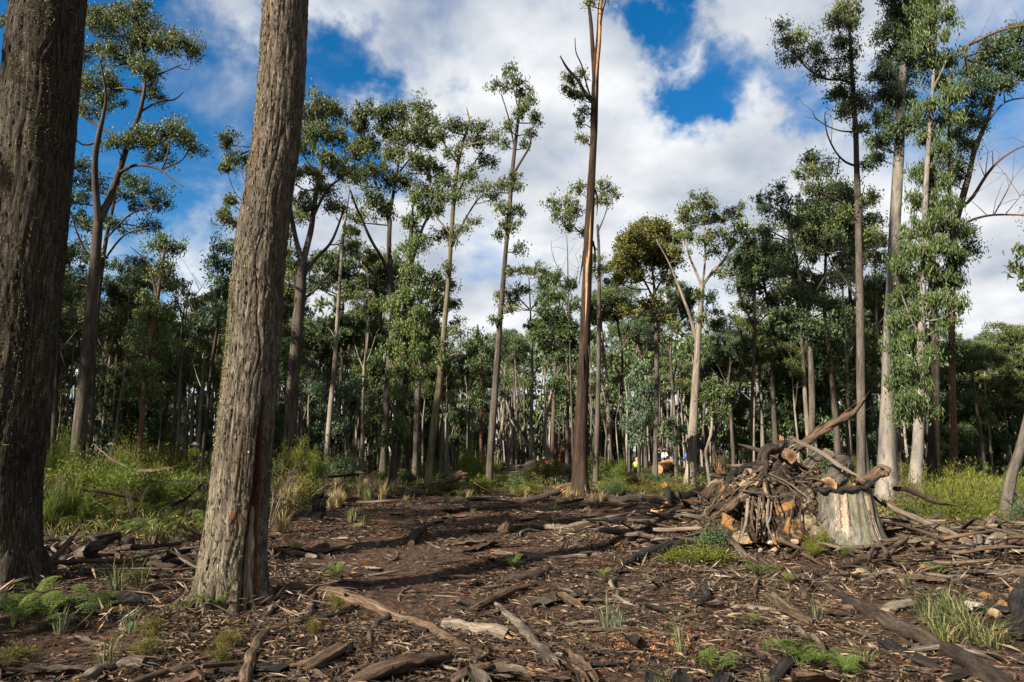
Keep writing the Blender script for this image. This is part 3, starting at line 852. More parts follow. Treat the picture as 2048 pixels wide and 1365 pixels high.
tree('tall_tree', 'tall bare tree with bark peeling to orange wood standing alone in the clearing', 25.5,
     [(1161, 985, 54), (1160, 940, 44), (1161, 880, 38), (1166, 760, 34), (1171, 640, 30), (1176, 500, 26), (1182, 380, 23), (1187, 280, 21), (1189, 215, 21), (1191, 150, 19), (1197, 80, 15), (1200, 20, 13), (1205, -60, 10)],
     [[(1190, 175, 14), (1186, 110, 12), (1182, 50, 10), (1176, 0, 8), (1168, -40, 5)], [(1187, 215, 13), (1172, 190, 11), (1155, 160, 9), (1135, 138, 7), (1120, 112, 3)], [(1180, 205, 5), (1172, 165, 4.5), (1163, 130, 4), (1152, 105, 3), (1150, 76, 2)], [(1200, 60, 6), (1206, 20, 5), (1216, -10, 3)]],
     [(1140, 160, 20, 16), (1135, 185, 16, 18), (1160, 190, 16, 16), (1165, 150, 12, 14), (1168, 225, 13, 14), (1162, 245, 10, 12), (1170, 280, 8, 9), (1178, 5, 14, 12), (1200, -10, 20, 14), (1160, 275, 9, 8)],
     'bark_stripped', 'leaf_gum', hang=0.8, rs=0.3, seg=26, mask=strip_mask, ribbons=9)
tree('gum_tree', 'grey-stemmed gum whose crown shows on both sides of the peeling bare tree', 33,
     [(1192, 930, 15), (1196, 800, 14), (1198, 650, 12), (1198, 520, 9), (1195, 450, 7)],
     [[(1196, 500, 5), (1165, 470, 4), (1135, 440, 3)], [(1196, 470, 5), (1210, 430, 3), (1218, 400, 2)]],
     [(1105, 415, 20, 12), (1130, 405, 24, 14), (1120, 435, 24, 14), (1150, 430, 24, 16), (1160, 380, 20, 16), (1140, 455, 18, 10), (1205, 375, 20, 16), (1222, 390, 16, 14), (1200, 405, 20, 16), (1170, 465, 14, 12)], 'bark_grey', 'leaf_gum', tau=1.15)
tree('dead_tree', 'bare twiggy dead sapling left of the peeling bare tree', 34,
     [(1140, 700, 4), (1138, 620, 4), (1136, 560, 3.5), (1135, 500, 2.5), (1133, 470, 1.5)],
     [[(1137, 570, 2.5), (1118, 540, 2), (1105, 510, 1.5), (1102, 480, 1)], [(1138, 590, 2.5), (1152, 560, 2), (1158, 530, 1)]], (), 'bark_grey', twigs=16)
tree('gum_tree', 'full green gum filling the gap left of the peeling bare tree', 38,
     [(1105, 900, 11), (1108, 800, 11), (1112, 700, 9), (1115, 620, 6)], [],
     [(1110, 560, 26, 16), (1085, 580, 22, 20), (1135, 575, 24, 20), (1110, 600, 30, 20), (1085, 625, 26, 20), (1140, 615, 24, 20), (1115, 645, 30, 22), (1080, 670, 24, 20), (1140, 670, 24, 24), (1105, 700, 26, 20), (1130, 720, 22, 24), (1110, 770, 22, 26), (1135, 800, 18, 26)], 'bark_brown', 'leaf_light')
tree('gum_tree', 'round olive-brown domed gum right of the peeling bare tree', 37,
     [(1311, 920, 15), (1313, 800, 14), (1313, 700, 13), (1311, 620, 11), (1308, 570, 8)],
     [[(1310, 600, 6), (1285, 555, 5), (1260, 520, 3)], [(1309, 570, 6), (1300, 510, 4), (1295, 475, 3)], [(1310, 580, 6), (1335, 540, 4), (1350, 505, 3)], [(1312, 640, 6), (1345, 620, 4), (1370, 590, 3)]],
     [(1295, 455, 34, 16), (1325, 462, 30, 16), (1265, 475, 28, 18), (1350, 482, 24, 18), (1245, 500, 22, 20), (1285, 490, 30, 16), (1325, 500, 28, 16), (1235, 530, 18, 20), (1262, 520, 24, 18), (1305, 520, 24, 14), (1345, 515, 22, 16), (1242, 560, 20, 14), (1275, 555, 22, 14), (1330, 560, 22, 14), (1300, 610, 26, 18), (1265, 625, 26, 16), (1330, 640, 22, 14), (1290, 500, 40, 30), (1330, 525, 34, 26), (1260, 545, 26, 20), (1300, 470, 40, 22)],
     'bark_grey', 'leaf_olive', tau=2.3, rs=0.5, hang=0.3, lsize=(0.17, 0.075), gap=0.1)
tree('gum_tree', 'pale forked gum with spreading crown right of the olive dome', 33,
     [(1382, 925, 30), (1387, 840, 25), (1393, 740, 20), (1397, 670, 16), (1402, 610, 14), (1405, 570, 12)],
     [[(1396, 690, 11), (1382, 640, 9), (1368, 600, 8), (1352, 560, 6), (1335, 520, 4), (1312, 480, 3)], [(1404, 575, 9), (1390, 540, 7), (1375, 500, 5), (1370, 450, 3)], [(1404, 572, 9), (1425, 545, 7), (1448, 520, 6), (1465, 480, 4), (1470, 450, 3)], [(1404, 570, 7), (1410, 520, 5), (1408, 450, 4), (1400, 410, 2)]],
     [(1400, 395, 18, 10), (1385, 415, 24, 14), (1415, 415, 22, 14), (1370, 440, 22, 16), (1400, 445, 26, 16), (1435, 440, 24, 16), (1462, 432, 20, 14), (1480, 455, 16, 16), (1440, 470, 26, 16), (1375, 475, 24, 16), (1410, 485, 20, 14), (1465, 490, 18, 16), (1360, 505, 18, 14), (1430, 505, 16, 12), (1395, 590, 14, 12), (1418, 600, 16, 14), (1405, 640, 14, 12), (1350, 655, 18, 12)],
     'bark_pale', 'leaf_gum', tau=1.4)
tree('gum_tree', 'thin leaf-tufted gum with a dead side branch right of the pale forked gum', 34,
     [(1502, 930, 9), (1504, 800, 9), (1508, 700, 8), (1510, 620, 6), (1500, 530, 5), (1493, 460, 3)], [[(1506, 660, 4), (1488, 610, 3), (1470, 565, 2), (1462, 545, 1.5)]],
     [(1485, 470, 12, 16), (1500, 490, 14, 18), (1490, 520, 18, 18), (1505, 545, 14, 16), (1495, 570, 14, 14), (1480, 415, 8, 10)], 'bark_brown', 'leaf_light', twigs=6)
tree('gum_tree', 'spreading dark gum with arching limbs behind the log pile', 31,
     [(1622, 920, 17), (1624, 800, 17), (1620, 700, 14), (1612, 620, 11), (1600, 560, 9)],
     [[(1610, 600, 9), (1592, 520, 8), (1580, 460, 6), (1565, 420, 4)], [(1612, 620, 8), (1640, 570, 6), (1668, 530, 5), (1690, 500, 4)], [(1618, 670, 7), (1590, 645, 5), (1560, 620, 4)], [(1585, 480, 5), (1555, 470, 4), (1530, 455, 3)]],
     [(1560, 378, 14, 12), (1540, 400, 22, 16), (1575, 405, 20, 18), (1525, 420, 16, 14), (1555, 435, 26, 18), (1590, 450, 22, 16), (1540, 470, 22, 14), (1525, 500, 16, 12), (1570, 500, 24, 14), (1560, 545, 24, 16), (1600, 550, 30, 20), (1640, 565, 28, 22), (1580, 590, 34, 22), (1620, 610, 34, 24), (1660, 610, 30, 26), (1560, 630, 26, 18), (1600, 650, 34, 20), (1650, 660, 32, 22), (1690, 560, 24, 26), (1690, 640, 26, 26), (1700, 500, 24, 20)],
     'bark_brown', 'leaf_dark', tau=1.35)
tree('gum_tree', 'tall straight grey gum behind the splintered log, with dead curling side branches', 25,
     [(1722, 920, 24), (1722, 800, 23), (1721, 680, 22), (1719, 560, 20), (1717, 450, 18), (1714, 360, 16), (1712, 280, 14), (1707, 190, 12), (1702, 110, 10), (1698, 40, 7), (1692, -60, 5)],
     [[(1708, 160, 8), (1680, 160, 7), (1650, 158, 6), (1618, 140, 5), (1596, 115, 3)], [(1714, 340, 7), (1692, 325, 6), (1672, 305, 5), (1655, 270, 4), (1650, 240, 3), (1650, 225, 2)], [(1712, 262, 5), (1680, 262, 4), (1650, 250, 3), (1630, 235, 2), (1625, 222, 1.5)],
      [(1680, 315, 4), (1672, 360, 3), (1660, 390, 2)], [(1717, 440, 7), (1690, 410, 6), (1660, 395, 5), (1630, 380, 3)], [(1718, 600, 7), (1690, 560, 6), (1660, 520, 4)], [(1716, 250, 5), (1735, 265, 4), (1760, 282, 3)]],
     [(1690, 15, 30, 20), (1675, 45, 24, 18), (1705, 50, 22, 20), (1685, 85, 26, 18), (1700, 115, 24, 16), (1560, 55, 12, 14), (1575, 85, 20, 14), (1600, 75, 20, 16), (1595, 110, 26, 14), (1625, 100, 20, 16), (1645, 120, 20, 14), (1635, 150, 20, 10), (1690, 150, 24, 14), (1675, 185, 26, 18), (1705, 200, 22, 20), (1690, 225, 22, 18), (1725, 210, 18, 18), (1720, 260, 16, 16), (1625, 320, 20, 18), (1645, 345, 22, 20), (1610, 350, 16, 18), (1625, 380, 22, 16), (1655, 385, 18, 14), (1735, 330, 12, 14), (1740, 400, 16, 18), (1690, 440, 26, 20), (1735, 470, 14, 20)],
     'bark_grey', 'leaf_gum', tau=1.7, hang=0.7, twigs=10)
tree('big_gum_tree', 'thick pale-barked gum, the stoutest trunk behind the stump pile', 22,
     [(1775, 975, 62), (1775, 930, 54), (1777, 840, 46), (1780, 700, 38), (1785, 560, 32), (1791, 430, 29), (1797, 320, 27), (1802, 220, 23), (1807, 120, 19), (1812, 20, 14), (1816, -80, 9)],
     [[(1805, 180, 9), (1785, 140, 8), (1765, 100, 5)], [(1808, 100, 8), (1835, 60, 6), (1860, 30, 4)], [(1797, 320, 7), (1775, 300, 5), (1758, 290, 4)]],
     [(1805, -10, 40, 22), (1790, 30, 34, 24), (1830, 25, 32, 26), (1775, 70, 28, 24), (1810, 75, 34, 26), (1785, 110, 30, 24), (1830, 115, 30, 26), (1770, 150, 26, 24), (1805, 155, 32, 24), (1770, 195, 24, 22), (1800, 205, 28, 22), (1765, 240, 22, 22), (1790, 265, 26, 20), (1760, 285, 20, 18), (1758, 315, 16, 16), (1820, 250, 22, 24)],
     'bark_white', 'leaf_dark', tau=2.5, hang=0.7, seg=20)
tree('weeping_gum', 'gum hung from crown to knee height with pale green weeping leaves', 19,
     [(1832, 950, 36), (1836, 880, 30), (1840, 780, 24), (1842, 680, 20), (1846, 560, 17), (1850, 430, 15), (1855, 320, 13), (1862, 220, 11), (1868, 140, 9), (1872, 60, 6), (1876, -40, 4)],
     [[(1866, 180, 7), (1885, 140, 5), (1900, 100, 4)], [(1848, 500, 7), (1880, 450, 5), (1910, 420, 3)], [(1842, 680, 8), (1815, 620, 5), (1800, 580, 3)]],
     [(1860, 5, 36, 24), (1885, 35, 30, 24), (1850, 55, 26, 22), (1870, 85, 32, 22), (1895, 120, 26, 22), (1860, 125, 26, 20), (1880, 165, 28, 20), (1905, 190, 24, 22), (1860, 215, 26, 22), (1890, 240, 26, 20), (1855, 275, 24, 22), (1880, 300, 24, 20), (1850, 340, 26, 22), (1875, 360, 26, 20), (1845, 400, 28, 22), (1885, 410, 28, 20), (1860, 445, 34, 22), (1905, 455, 26, 20), (1825, 470, 26, 22), (1885, 495, 34, 22), (1840, 505, 30, 22), (1915, 525, 24, 22), (1805, 530, 26, 22), (1860, 545, 34, 22), (1900, 570, 30, 20), (1820, 575, 30, 22), (1790, 605, 24, 20), (1870, 600, 28, 20), (1915, 610, 20, 18), (1840, 625, 30, 20), (1800, 645, 28, 20), (1880, 650, 24, 16), (1830, 670, 30, 18), (1795, 690, 24, 18), (1850, 700, 24, 16), (1820, 730, 28, 20), (1795, 760, 24, 20), (1840, 775, 26, 18), (1815, 800, 30, 18), (1845, 820, 22, 14), (1800, 830, 18, 14)],
     'bark_white', 'leaf_light', lsize=(0.16, 0.036), tau=2.1, hang=1.2, rs=0.3, seg=16)
tree('gum_tree', 'dark rough-barked trunk right of the weeping gum', 24,
     [(1868, 940, 34), (1868, 850, 29), (1869, 760, 26), (1867, 640, 23), (1864, 520, 20), (1862, 400, 14), (1862, 300, 9)], [],
     [(1880, 560, 20, 18), (1905, 640, 18, 16), (1850, 600, 18, 16)], 'bark_dark', 'leaf_gum')
tree('gum_tree', 'gum with red-barked arching limbs and dark crown at the right edge', 21,
     [(1908, 935, 22), (1906, 850, 19), (1904, 750, 17), (1904, 640, 16), (1906, 540, 16), (1910, 460, 17), (1924, 400, 17), (1938, 350, 15)],
     [[(1906, 560, 9), (1900, 400, 8), (1898, 250, 7), (1900, 150, 6)], [(1938, 352, 14), (1948, 305, 13), (1962, 270, 12), (1978, 230, 9), (1992, 180, 7), (2012, 120, 5), (2040, 80, 3)], [(1918, 425, 10), (1945, 395, 9), (1970, 355, 8), (1995, 325, 6), (2030, 300, 5), (2070, 285, 3)], [(1912, 465, 8), (1935, 445, 7), (1975, 432, 6), (2020, 430, 5), (2070, 432, 3)], [(1980, 228, 6), (2010, 205, 5), (2060, 195, 3)],
      [(1900, 150, 5), (1930, 105, 9), (1960, 80, 8), (2000, 62, 7), (2060, 48, 5)], [(1990, 432, 4), (2010, 390, 3), (2025, 360, 2)], [(2010, 432, 3), (2035, 400, 2), (2055, 370, 1.5)]],
     [(2030, 75, 30, 22), (1995, 95, 28, 20), (2035, 115, 30, 20), (1965, 120, 26, 20), (2000, 135, 30, 20), (1945, 145, 24, 18), (1975, 165, 28, 18), (2010, 170, 26, 16), (2040, 150, 22, 18), (1930, 185, 24, 20), (1955, 205, 24, 16), (1935, 235, 22, 18), (1960, 245, 22, 14), (1915, 270, 22, 18), (1940, 290, 20, 14), (1905, 320, 22, 18), (1900, 360, 20, 18), (1925, 340, 18, 14), (2050, 60, 26, 22), (1930, 470, 18, 16), (1940, 500, 18, 16), (1900, 700, 16, 16)],
     'bark_red', 'leaf_dark', tau=2.0, twigs=26)
tree('gum_tree', 'spray of hanging leaves reaching in at the right edge below the bare limb', 15,
     [(2290, 1000, 40), (2285, 800, 34), (2270, 500, 28), (2260, 250, 20)], [[(2275, 620, 12), (2180, 480, 9), (2100, 450, 6), (2055, 490, 3)]],
     [(2048, 500, 18, 14), (2040, 540, 18, 16), (2055, 575, 14, 18), (2090, 470, 30, 22), (2110, 530, 26, 24)], 'bark_grey', 'leaf_gum', hang=0.9, rs=0.25, lsize=(0.16, 0.06))
tree('leaning_tree', 'leaning grey trunk at the right edge above the bright bushes', 13.6,
     [(2006, 1062, 34), (2012, 1010, 31), (2024, 950, 28), (2042, 895, 25), (2066, 800, 22), (2110, 640, 18), (2150, 480, 12)], [],
     [(2170, 440, 60, 40), (2120, 420, 40, 30), (2200, 380, 50, 40)], 'bark_grey', 'leaf_dark', flare=1.2, seg=16)
tree('sapling', 'crooked sapling with a small leafy top in front of the people', 29,
     [(1418, 958, 8), (1413, 920, 8), (1412, 900, 8), (1422, 870, 8), (1424, 840, 7), (1426, 810, 5)], [],
     [(1425, 770, 18, 14), (1445, 790, 16, 14), (1415, 800, 18, 16), (1440, 820, 18, 14), (1425, 840, 14, 10)], 'bark_pale', 'leaf_light', rs=0.3)
tree('sapling', 'leafy sapling beside the walkers and the hollow orange log', 32,
     [(1353, 950, 6), (1350, 910, 6), (1347, 880, 5)], [], [(1345, 850, 18, 16), (1360, 860, 14, 16), (1335, 870, 14, 14), (1352, 885, 18, 12)], 'bark_pale', 'leaf_bluish', rs=0.3)
tree('sapling', 'bushy sapling with grey-green leaves right of the peeling bare tree', 29,
     [(1277, 975, 8), (1278, 900, 8), (1280, 800, 6), (1281, 740, 4)], [], [(1280, 740, 22, 20), (1265, 770, 22, 20), (1295, 780, 22, 20), (1275, 810, 26, 20), (1295, 840, 20, 20), (1262, 850, 20, 22), (1280, 880, 22, 16)], 'bark_brown', 'leaf_bluish', hang=0.8, tau=1.1)
tree('gum_tree', 'young leafy gum just left of the narrow tufted gum', 33,
     [(962, 900, 9), (963, 800, 9), (960, 700, 7), (955, 650, 5)], [], [(955, 680, 14, 22), (970, 720, 14, 20), (950, 740, 14, 22), (968, 770, 16, 20), (950, 810, 18, 22), (975, 830, 16, 20)], 'bark_red', 'leaf_light', hang=0.8)


STEP = 0.02
# ------------------------------------------------------------------ the two huge trunks in front
def giant(name, label, D, pts, bark, seed, scar=None, moss_side=None, crown=True, seg=170, moss_n=2600):
    P, R = limb_px(pts, D)
    P = np.array(P); R = np.array(R)
    P[0][2] = float(ground_z(P[0][0], P[0][1])[0]) - 0.15
    R = R - 0.022
    org = np.array([P[0][0], P[0][1], P[0][2] + 0.15])
    low, lowr = resample(P, R, STEP)

    def disp(g, th, s, r):
        # fibrous bark: long ragged ridges with deep cracks between them
        q = np.stack([np.cos(th) * r * 24, np.sin(th) * r * 26, s * 0.9], 1)
        wob = fbm(np.stack([g[:, 0] * 3, g[:, 1] * 3, s * 1.4], 1), 2, seed + 9)[:, None] * np.array([2.0, 2.0, 0])
        a = fbm(q + wob, 3, seed)
        ridge = 1 - np.abs(a) * 2.2
        b = fbm(np.stack([np.cos(th) * r * 60, np.sin(th) * r * 60, s * 4], 1), 3, seed + 5)
        big = fbm(np.stack([np.cos(th) * 1.3, np.sin(th) * 1.3, s * 0.5], 1), 3, seed + 7)
        mod = 0.55 + 0.9 * np.clip(0.5 + fbm(np.stack([np.cos(th) * 1.8, np.sin(th) * 1.8, s * 0.9], 1), 3, seed + 41), 0, 1)
        crack = np.clip(0.06 - np.abs(fbm(np.stack([np.cos(th) * r * 7, np.sin(th) * r * 8, s * 0.3], 1) + wob * 0.4, 2, seed + 43)), 0, 0.06) / 0.06
        out = mod * (0.014 * np.clip(ridge, -1, 1) + 0.008 * b) + 0.03 * big - 0.02 * crack
        flare = np.clip(1 - s / 0.75, 0, 1) ** 2
        out += flare * 0.10 * (0.5 + fbm(np.stack([np.cos(th) * 2.2, np.sin(th) * 2.2, s * 0.3], 1), 2, seed + 11))
        if scar is not None:
            t0, wid, h = scar
            d = np.abs((th - t0 + math.pi) % (2 * math.pi) - math.pi)
            w = wid * np.clip(1.15 - s / h, 0, 1) ** 0.6 * (1 + 0.35 * fbm(np.stack([s * 3, s * 0, s * 0], 1), 2, seed + 2))
            m = np.clip(1 - d / np.maximum(w, 1e-3), 0, 1) * (s < h * 1.15)
            out = out * (1 - 0.6 * np.clip(m * 3, 0, 1)) - 0.10 * np.clip(m * 2.2, 0, 1)
        return out

    def mask(g, th, s):
        if scar is None:
            return np.zeros(len(th))
        t0, wid, h = scar
        d = np.abs((th - t0 + math.pi) % (2 * math.pi) - math.pi)
        w = wid * 1.35 * np.clip(1.15 - s / h, 0, 1) ** 0.6
        m = np.clip((1 - d / np.maximum(w, 1e-3)) * 4, 0, 1) * (s < h * 1.15)
        # old rusty streak high up the face of the trunk
        st = np.abs((th - (t0 - 1.45) + math.pi) % (2 * math.pi) - math.pi)
        m = np.maximum(m, np.clip(1 - st / 0.22, 0, 1) * np.clip((s - 3.0) / 2.5, 0, 0.62))
        # scraped patch at waist height
        pt = np.hypot(((th - (t0 - 0.62) + math.pi) % (2 * math.pi) - math.pi) / 0.2, (s - 1.06) / 0.05)
        m = np.maximum(m, np.clip(1.5 - pt, 0, 0.62))
        return m

    mb = MB()
    V, Pc, T = tube(mb, low, lowr, seg, disp=disp, cap=False, mask=mask)
    # the rest of the stem, above the frame, and its limbs
    top = low[-1]; dirn = unit(low[-1] - low[-40])
    up = [top - dirn * 0.05]
    for k in range(1, 8):
        up.append(top + dirn * 3.1 * k + np.array([0.1 * k * math.sin(seed), 0.06 * k, 0]))
    ur = np.linspace(lowr[-1] * 0.99, 0.12, len(up))
    tube(mb, up, ur, 20, step=0.5, cap=False)
    root = empty(name, org, label, 'tree')
    mbl = MB()
    nodes = [np.array(p) for p in up[3:]]; nr = list(ur[3:])
    if crown:
        B = []
        for k in range(20):
            c = up[-1] + np.array([rng.normal() * 2.4, rng.normal() * 2.4, rng.uniform(-3.6, 3.2)])
            B.append((c, (1.3, 1.3, 0.9)))
        crown_leaves(mbl, mb, nodes, nr, B, (0.26, 0.11), 1.0, 0.6, 2.5, 0.5)
        mbl.build('crown', MATS['leaf_gum'], root, False, org, grain=False)
    mb.build('trunk', MATS[bark], root, True, org)
    # buttress roots running into the soil
    rr_ = random.Random(seed)
    for k in range(8):
        a = k / 8 * 6.28 + rr_.uniform(-.3, .3)
        if scar is not None and abs((a - scar[0] + math.pi) % 6.28 - math.pi) < 0.35: continue
        d = np.array([math.cos(a), math.sin(a), 0]); r0 = lowr[8]
        tw = np.array([-d[1], d[0], 0]) * rr_.uniform(-.25, .25)
        pts_ = []
        for f, z in ((0.50, 0.70), (0.76, 0.34), (0.95, 0.12), (1.22, 0.01), (1.6, -0.06)):
            p = org + d * r0 * f + tw * (f - 0.8) * r0 * 1.5
            p[2] = float(ground_z(p[0], p[1])[0]) + z
            pts_.append(p)
        mr_ = MB()
        tube(mr_, pts_, [r0 * .07, r0 * .17, r0 * .16, r0 * .11, r0 * .05], 18, step=0.03, cap=False, goff=k, disp=lambda g, th, s, r: 0.22 * r * (0.5 - 2 * np.abs(fbm(np.stack([np.cos(th) * 3.2, np.sin(th) * 3.2, s * 3], 1), 3, seed + k))))
        mr_.build('buttress_root', MATS[bark], root, True, org)
    # moss and lichen flakes standing proud of the bark
    n_r, sg, _ = V.shape
    mm = MB()
    ii = rng.integers(2, n_r - 2, moss_n * 8)
    jj = rng.integers(0, sg, moss_n * 8)
    thj = jj / sg * 2 * math.pi
    s_all = ii / n_r
    ms, spread = moss_side
    dd = np.abs((thj - ms + math.pi) % (2 * math.pi) - math.pi)
    nz = fbm(V[ii, jj] * np.array([5, 5, 1.6]), 2, seed + 31)
    keep = rng.uniform(size=len(ii)) < np.exp(-(dd / spread) ** 2) * np.clip(0.25 + s_all * 1.3, 0, 1) * np.clip(nz * 4 + 0.25, 0, 1) + 0.008
    ii, jj = ii[keep][:moss_n], jj[keep][:moss_n]
    p = V[ii, jj]; nrm = unit(p - Pc[ii])
    A = nrm * 0.8 + rng.normal(size=p.shape) * 0.6 + np.array([0, 0, -0.5])
    leaf_quads(mm, p + nrm * 0.006, A, rng.uniform(0.010, 0.032, len(p)), rng.uniform(0.008, 0.02, len(p)))
    mo = mm.build('moss_tufts', MATS['moss'], root, False, org, grain=False); mo['kind'] = 'stuff'
    # loose flakes of bark lifting off the face
    fl = MB()
    nf = 5000
    ii = rng.integers(2, n_r - 2, nf); jj = rng.integers(0, sg, nf)
    p = V[ii, jj]; nrm = unit(p - Pc[ii])
    A = np.array([0, 0, 1.0]) + rng.normal(size=p.shape) * 0.14
    A = A + nrm * rng.uniform(-0.1, 0.25, nf)[:, None]
    Bx = unit(np.cross(A, nrm)); A = unit(A)
    l = rng.uniform(0.012, 0.07, nf)[:, None]; w = rng.uniform(0.004, 0.012, nf)[:, None]
    c = p + nrm * 0.006
    VV = np.stack([c - A * l, c + Bx * w, c + A * l, c - Bx * w], 1).reshape(-1, 3)
    gg = np.stack([np.repeat(rng.uniform(0, 3, nf), 4), np.repeat(rng.uniform(0, 3, nf), 4), VV[:, 2]], 1)
    fl.add(VV, q=np.arange(4 * nf).reshape(nf, 4), grain=gg)
    f = fl.build('bark_flakes', MATS[bark], root, False, org); f['kind'] = 'stuff'
    return root, V, Pc, org


giant('giant_trunk', 'huge dark mossy trunk at the far left, cut off by the frame', 8.4,
      [(-16, 1195, 205), (-15, 1150, 178), (-10, 1050, 162), (-6, 960, 158), (8, 850, 154), (22, 720, 150), (45, 500, 146), (72, 250, 138), (96, 0, 131), (108, -120, 126)],
      'bark_mossy_dark', 3, None, (-1.2, 1.0), seg=150, moss_n=2600)
T2, T2V, T2P, T2O = giant('giant_trunk', 'huge mossy trunk with a red scar down its base, second from the left', 7.35,
      [(457, 1228, 152), (459, 1190, 143), (465, 1110, 131), (477, 1000, 119), (488, 880, 112), (500, 750, 106), (511, 620, 101), (523, 500, 97), (540, 370, 95), (556, 250, 94), (571, 0, 88), (577, -130, 85)],
      'bark_mossy_brown', 8, (-0.62, 0.26, 2.0), (-2.75, 0.5), moss_n=6000, seg=210)


# slab of pale heartwood standing in the scar
def slab_in_scar():
    mb = MB()
    for k, (t0, s0, s1, w) in enumerate([(-0.60, 0.22, 1.18, 0.05), (-0.48, 0.10, 0.9, 0.028), (-0.74, 0.15, 0.75, 0.025)]):
        n = 14
        P, R = [], []
        for i in range(n):
            s = s0 + (s1 - s0) * i / (n - 1)
            ri = min(len(T2P) - 1, int(s / STEP))
            c = T2P[ri]
            ring = T2V[ri]
            j = int(((t0 % (2 * math.pi)) / (2 * math.pi)) * ring.shape[0]) % ring.shape[0]
            d = unit(ring[j] - c)
            P.append(ring[j] + d * 0.065); R.append(w * (0.75 + 0.3 * math.sin(i)) * (1 if i < n - 1 else 0.2))
        tube(mb, P, R, 8, flat=0.55, goff=k * 3.0)
    o = mb.build('splintered_slab', MATS['wood_pale'], T2, True, T2O)
    o['label'] = 'pale split slab of heartwood inside the red scar'


slab_in_scar()


# ------------------------------------------------------------------ the forest behind
def forest_variant(kind, h, seed):
    r = random.Random(seed)
    mbt, mbl = MB(), MB()
    lean = np.array([r.uniform(-0.05, 0.05), r.uniform(-0.05, 0.05), 0])
    n = 7
    P = [np.array([0, 0, -0.15]) + (lean * h * (i / (n - 1)) + np.array([r.uniform(-.06, .06), r.uniform(-.06, .06), 0]) * i * 0.6) + np.array([0, 0, (h + 0.15) * i / (n - 1)]) for i in range(n)]
    r0 = {'clean': 0.15, 'sprout': 0.12, 'dome': 0.19, 'sapling': 0.05, 'pole': 0.09, 'shrubby': 0.06}[kind] * (h / 13) ** 0.5 * r.uniform(0.8, 1.3)
    R = np.linspace(r0 * 1.15, r0 * 0.25, n)
    tube(mbt, P, R, 7, step=1.2, cap=False)
    nodes = list(P[2:]); nr = list(R[2:])
    if kind in ('clean', 'dome'):
        for _ in range(3):
            a = P[r.randrange(3, 6)]
            e = a + np.array([r.uniform(-1, 1), r.uniform(-1, 1), r.uniform(0.8, 1.6)]) * h * 0.14
            tube(mbt, [a, (a + e) / 2 + np.array([0, 0, -0.2]), e], [r0 * 0.45, r0 * 0.3, r0 * 0.12], 5, cap=False)
            nodes += [(a + e) / 2, e]; nr += [r0 * 0.3, r0 * 0.15]
    B = []
    lf = (0.17, 0.08)
    if kind == 'clean':
        for _ in range(13):
            B.append((P[-1] + np.array([r.gauss(0, 1.1), r.gauss(0, 1.1), r.uniform(-4.6, 0.9)]), (0.8, 0.8, 0.55)))
        tau = 1.05
    elif kind == 'dome':
        for _ in range(17):
            a = r.uniform(0, 6.28); q = r.uniform(0, 1) ** 0.5 * 2.4
            B.append((P[-1] + np.array([math.cos(a) * q, math.sin(a) * q, 0.8 - q * q * 0.22 + r.uniform(-2.6, 0)]), (1.1, 1.1, 0.65)))
        tau = 1.1
    elif kind == 'sprout':
        for k in range(15):
            z = r.uniform(0.2, 1.02)
            c = P[0] + (P[-1] - P[0]) * z
            B.append((c + np.array([r.gauss(0, .45), r.gauss(0, .45), 0]), (0.65, 0.65, 0.8)))
        tau = 1.3
    elif kind == 'sapling':
        for k in range(10):
            z = r.uniform(0.3, 1.0)
            B.append((P[0] + (P[-1] - P[0]) * z + np.array([r.gauss(0, .5), r.gauss(0, .5), 0]), (0.6, 0.6, 0.6)))
        tau = 1.2
    elif kind == 'shrubby':
        for k in range(16):
            z = r.uniform(0.12, 0.98)
            B.append((P[0] + (P[-1] - P[0]) * z + np.array([r.gauss(0, .9), r.gauss(0, .9), 0]), (0.85, 0.85, 0.7)))
        tau = 1.25
    else:
        tau = 1
        for k in range(2):
            B.append((P[-1] + np.array([r.gauss(0, .4), r.gauss(0, .4), r.uniform(-1.5, 0)]), (0.5, 0.5, 0.45)))
    crown_leaves(mbl, mbt, nodes, nr, B, lf, tau, 0.6, 3.2, 0.40)
    return mbt, mbl


FKIND = {
    'clean': ('gum_tree', 'pale straight gum with leaves only at its top', 'bark_pale', 'leaf_gum', 'tall clean-stemmed gums of the forest wall'),
    'dome': ('gum_tree', 'dark gum with a rounded dense crown', 'bark_brown', 'leaf_dark', 'round-crowned gums of the forest wall'),
    'sprout': ('gum_tree', 'slim gum covered in sprouting leaves down its stem', 'bark_brown', 'leaf_light', 'leaf-sheathed gums of the forest wall'),
    'sapling': ('sapling', 'small leafy sapling at the foot of the trees', 'bark_pale', 'leaf_bluish', 'saplings under the forest wall'),
    'pole': ('thin_tree', 'thin bare pale pole tree with few leaves', 'bark_pale', 'leaf_gum', 'thin pole trees of the forest wall'),
    'shrubby': ('understorey_tree', 'bushy dark understorey tree leafed to the ground', 'bark_dark', 'leaf_dark', 'bushy understorey trees of the forest wall'),
}
VAR = {}
FR = random.Random(5)
for kd, hs in dict(clean=(13, 15, 16, 14), dome=(12, 14, 15), sprout=(9, 11, 12), sapling=(4, 5.5), pole=(9, 12, 13), shrubby=(5, 6.5, 7.5)).items():
    VAR[kd] = []
    for i, h in enumerate(hs):
        mt, ml = forest_variant(kd, h, i * 13 + len(kd))
        nm, lab, bk, lf, gp = FKIND[kd]
        VAR[kd].append((mt, ml, mt.mesh('trunk', MATS[bk]), ml.mesh('crown', MATS[lf], False, grain=False)))


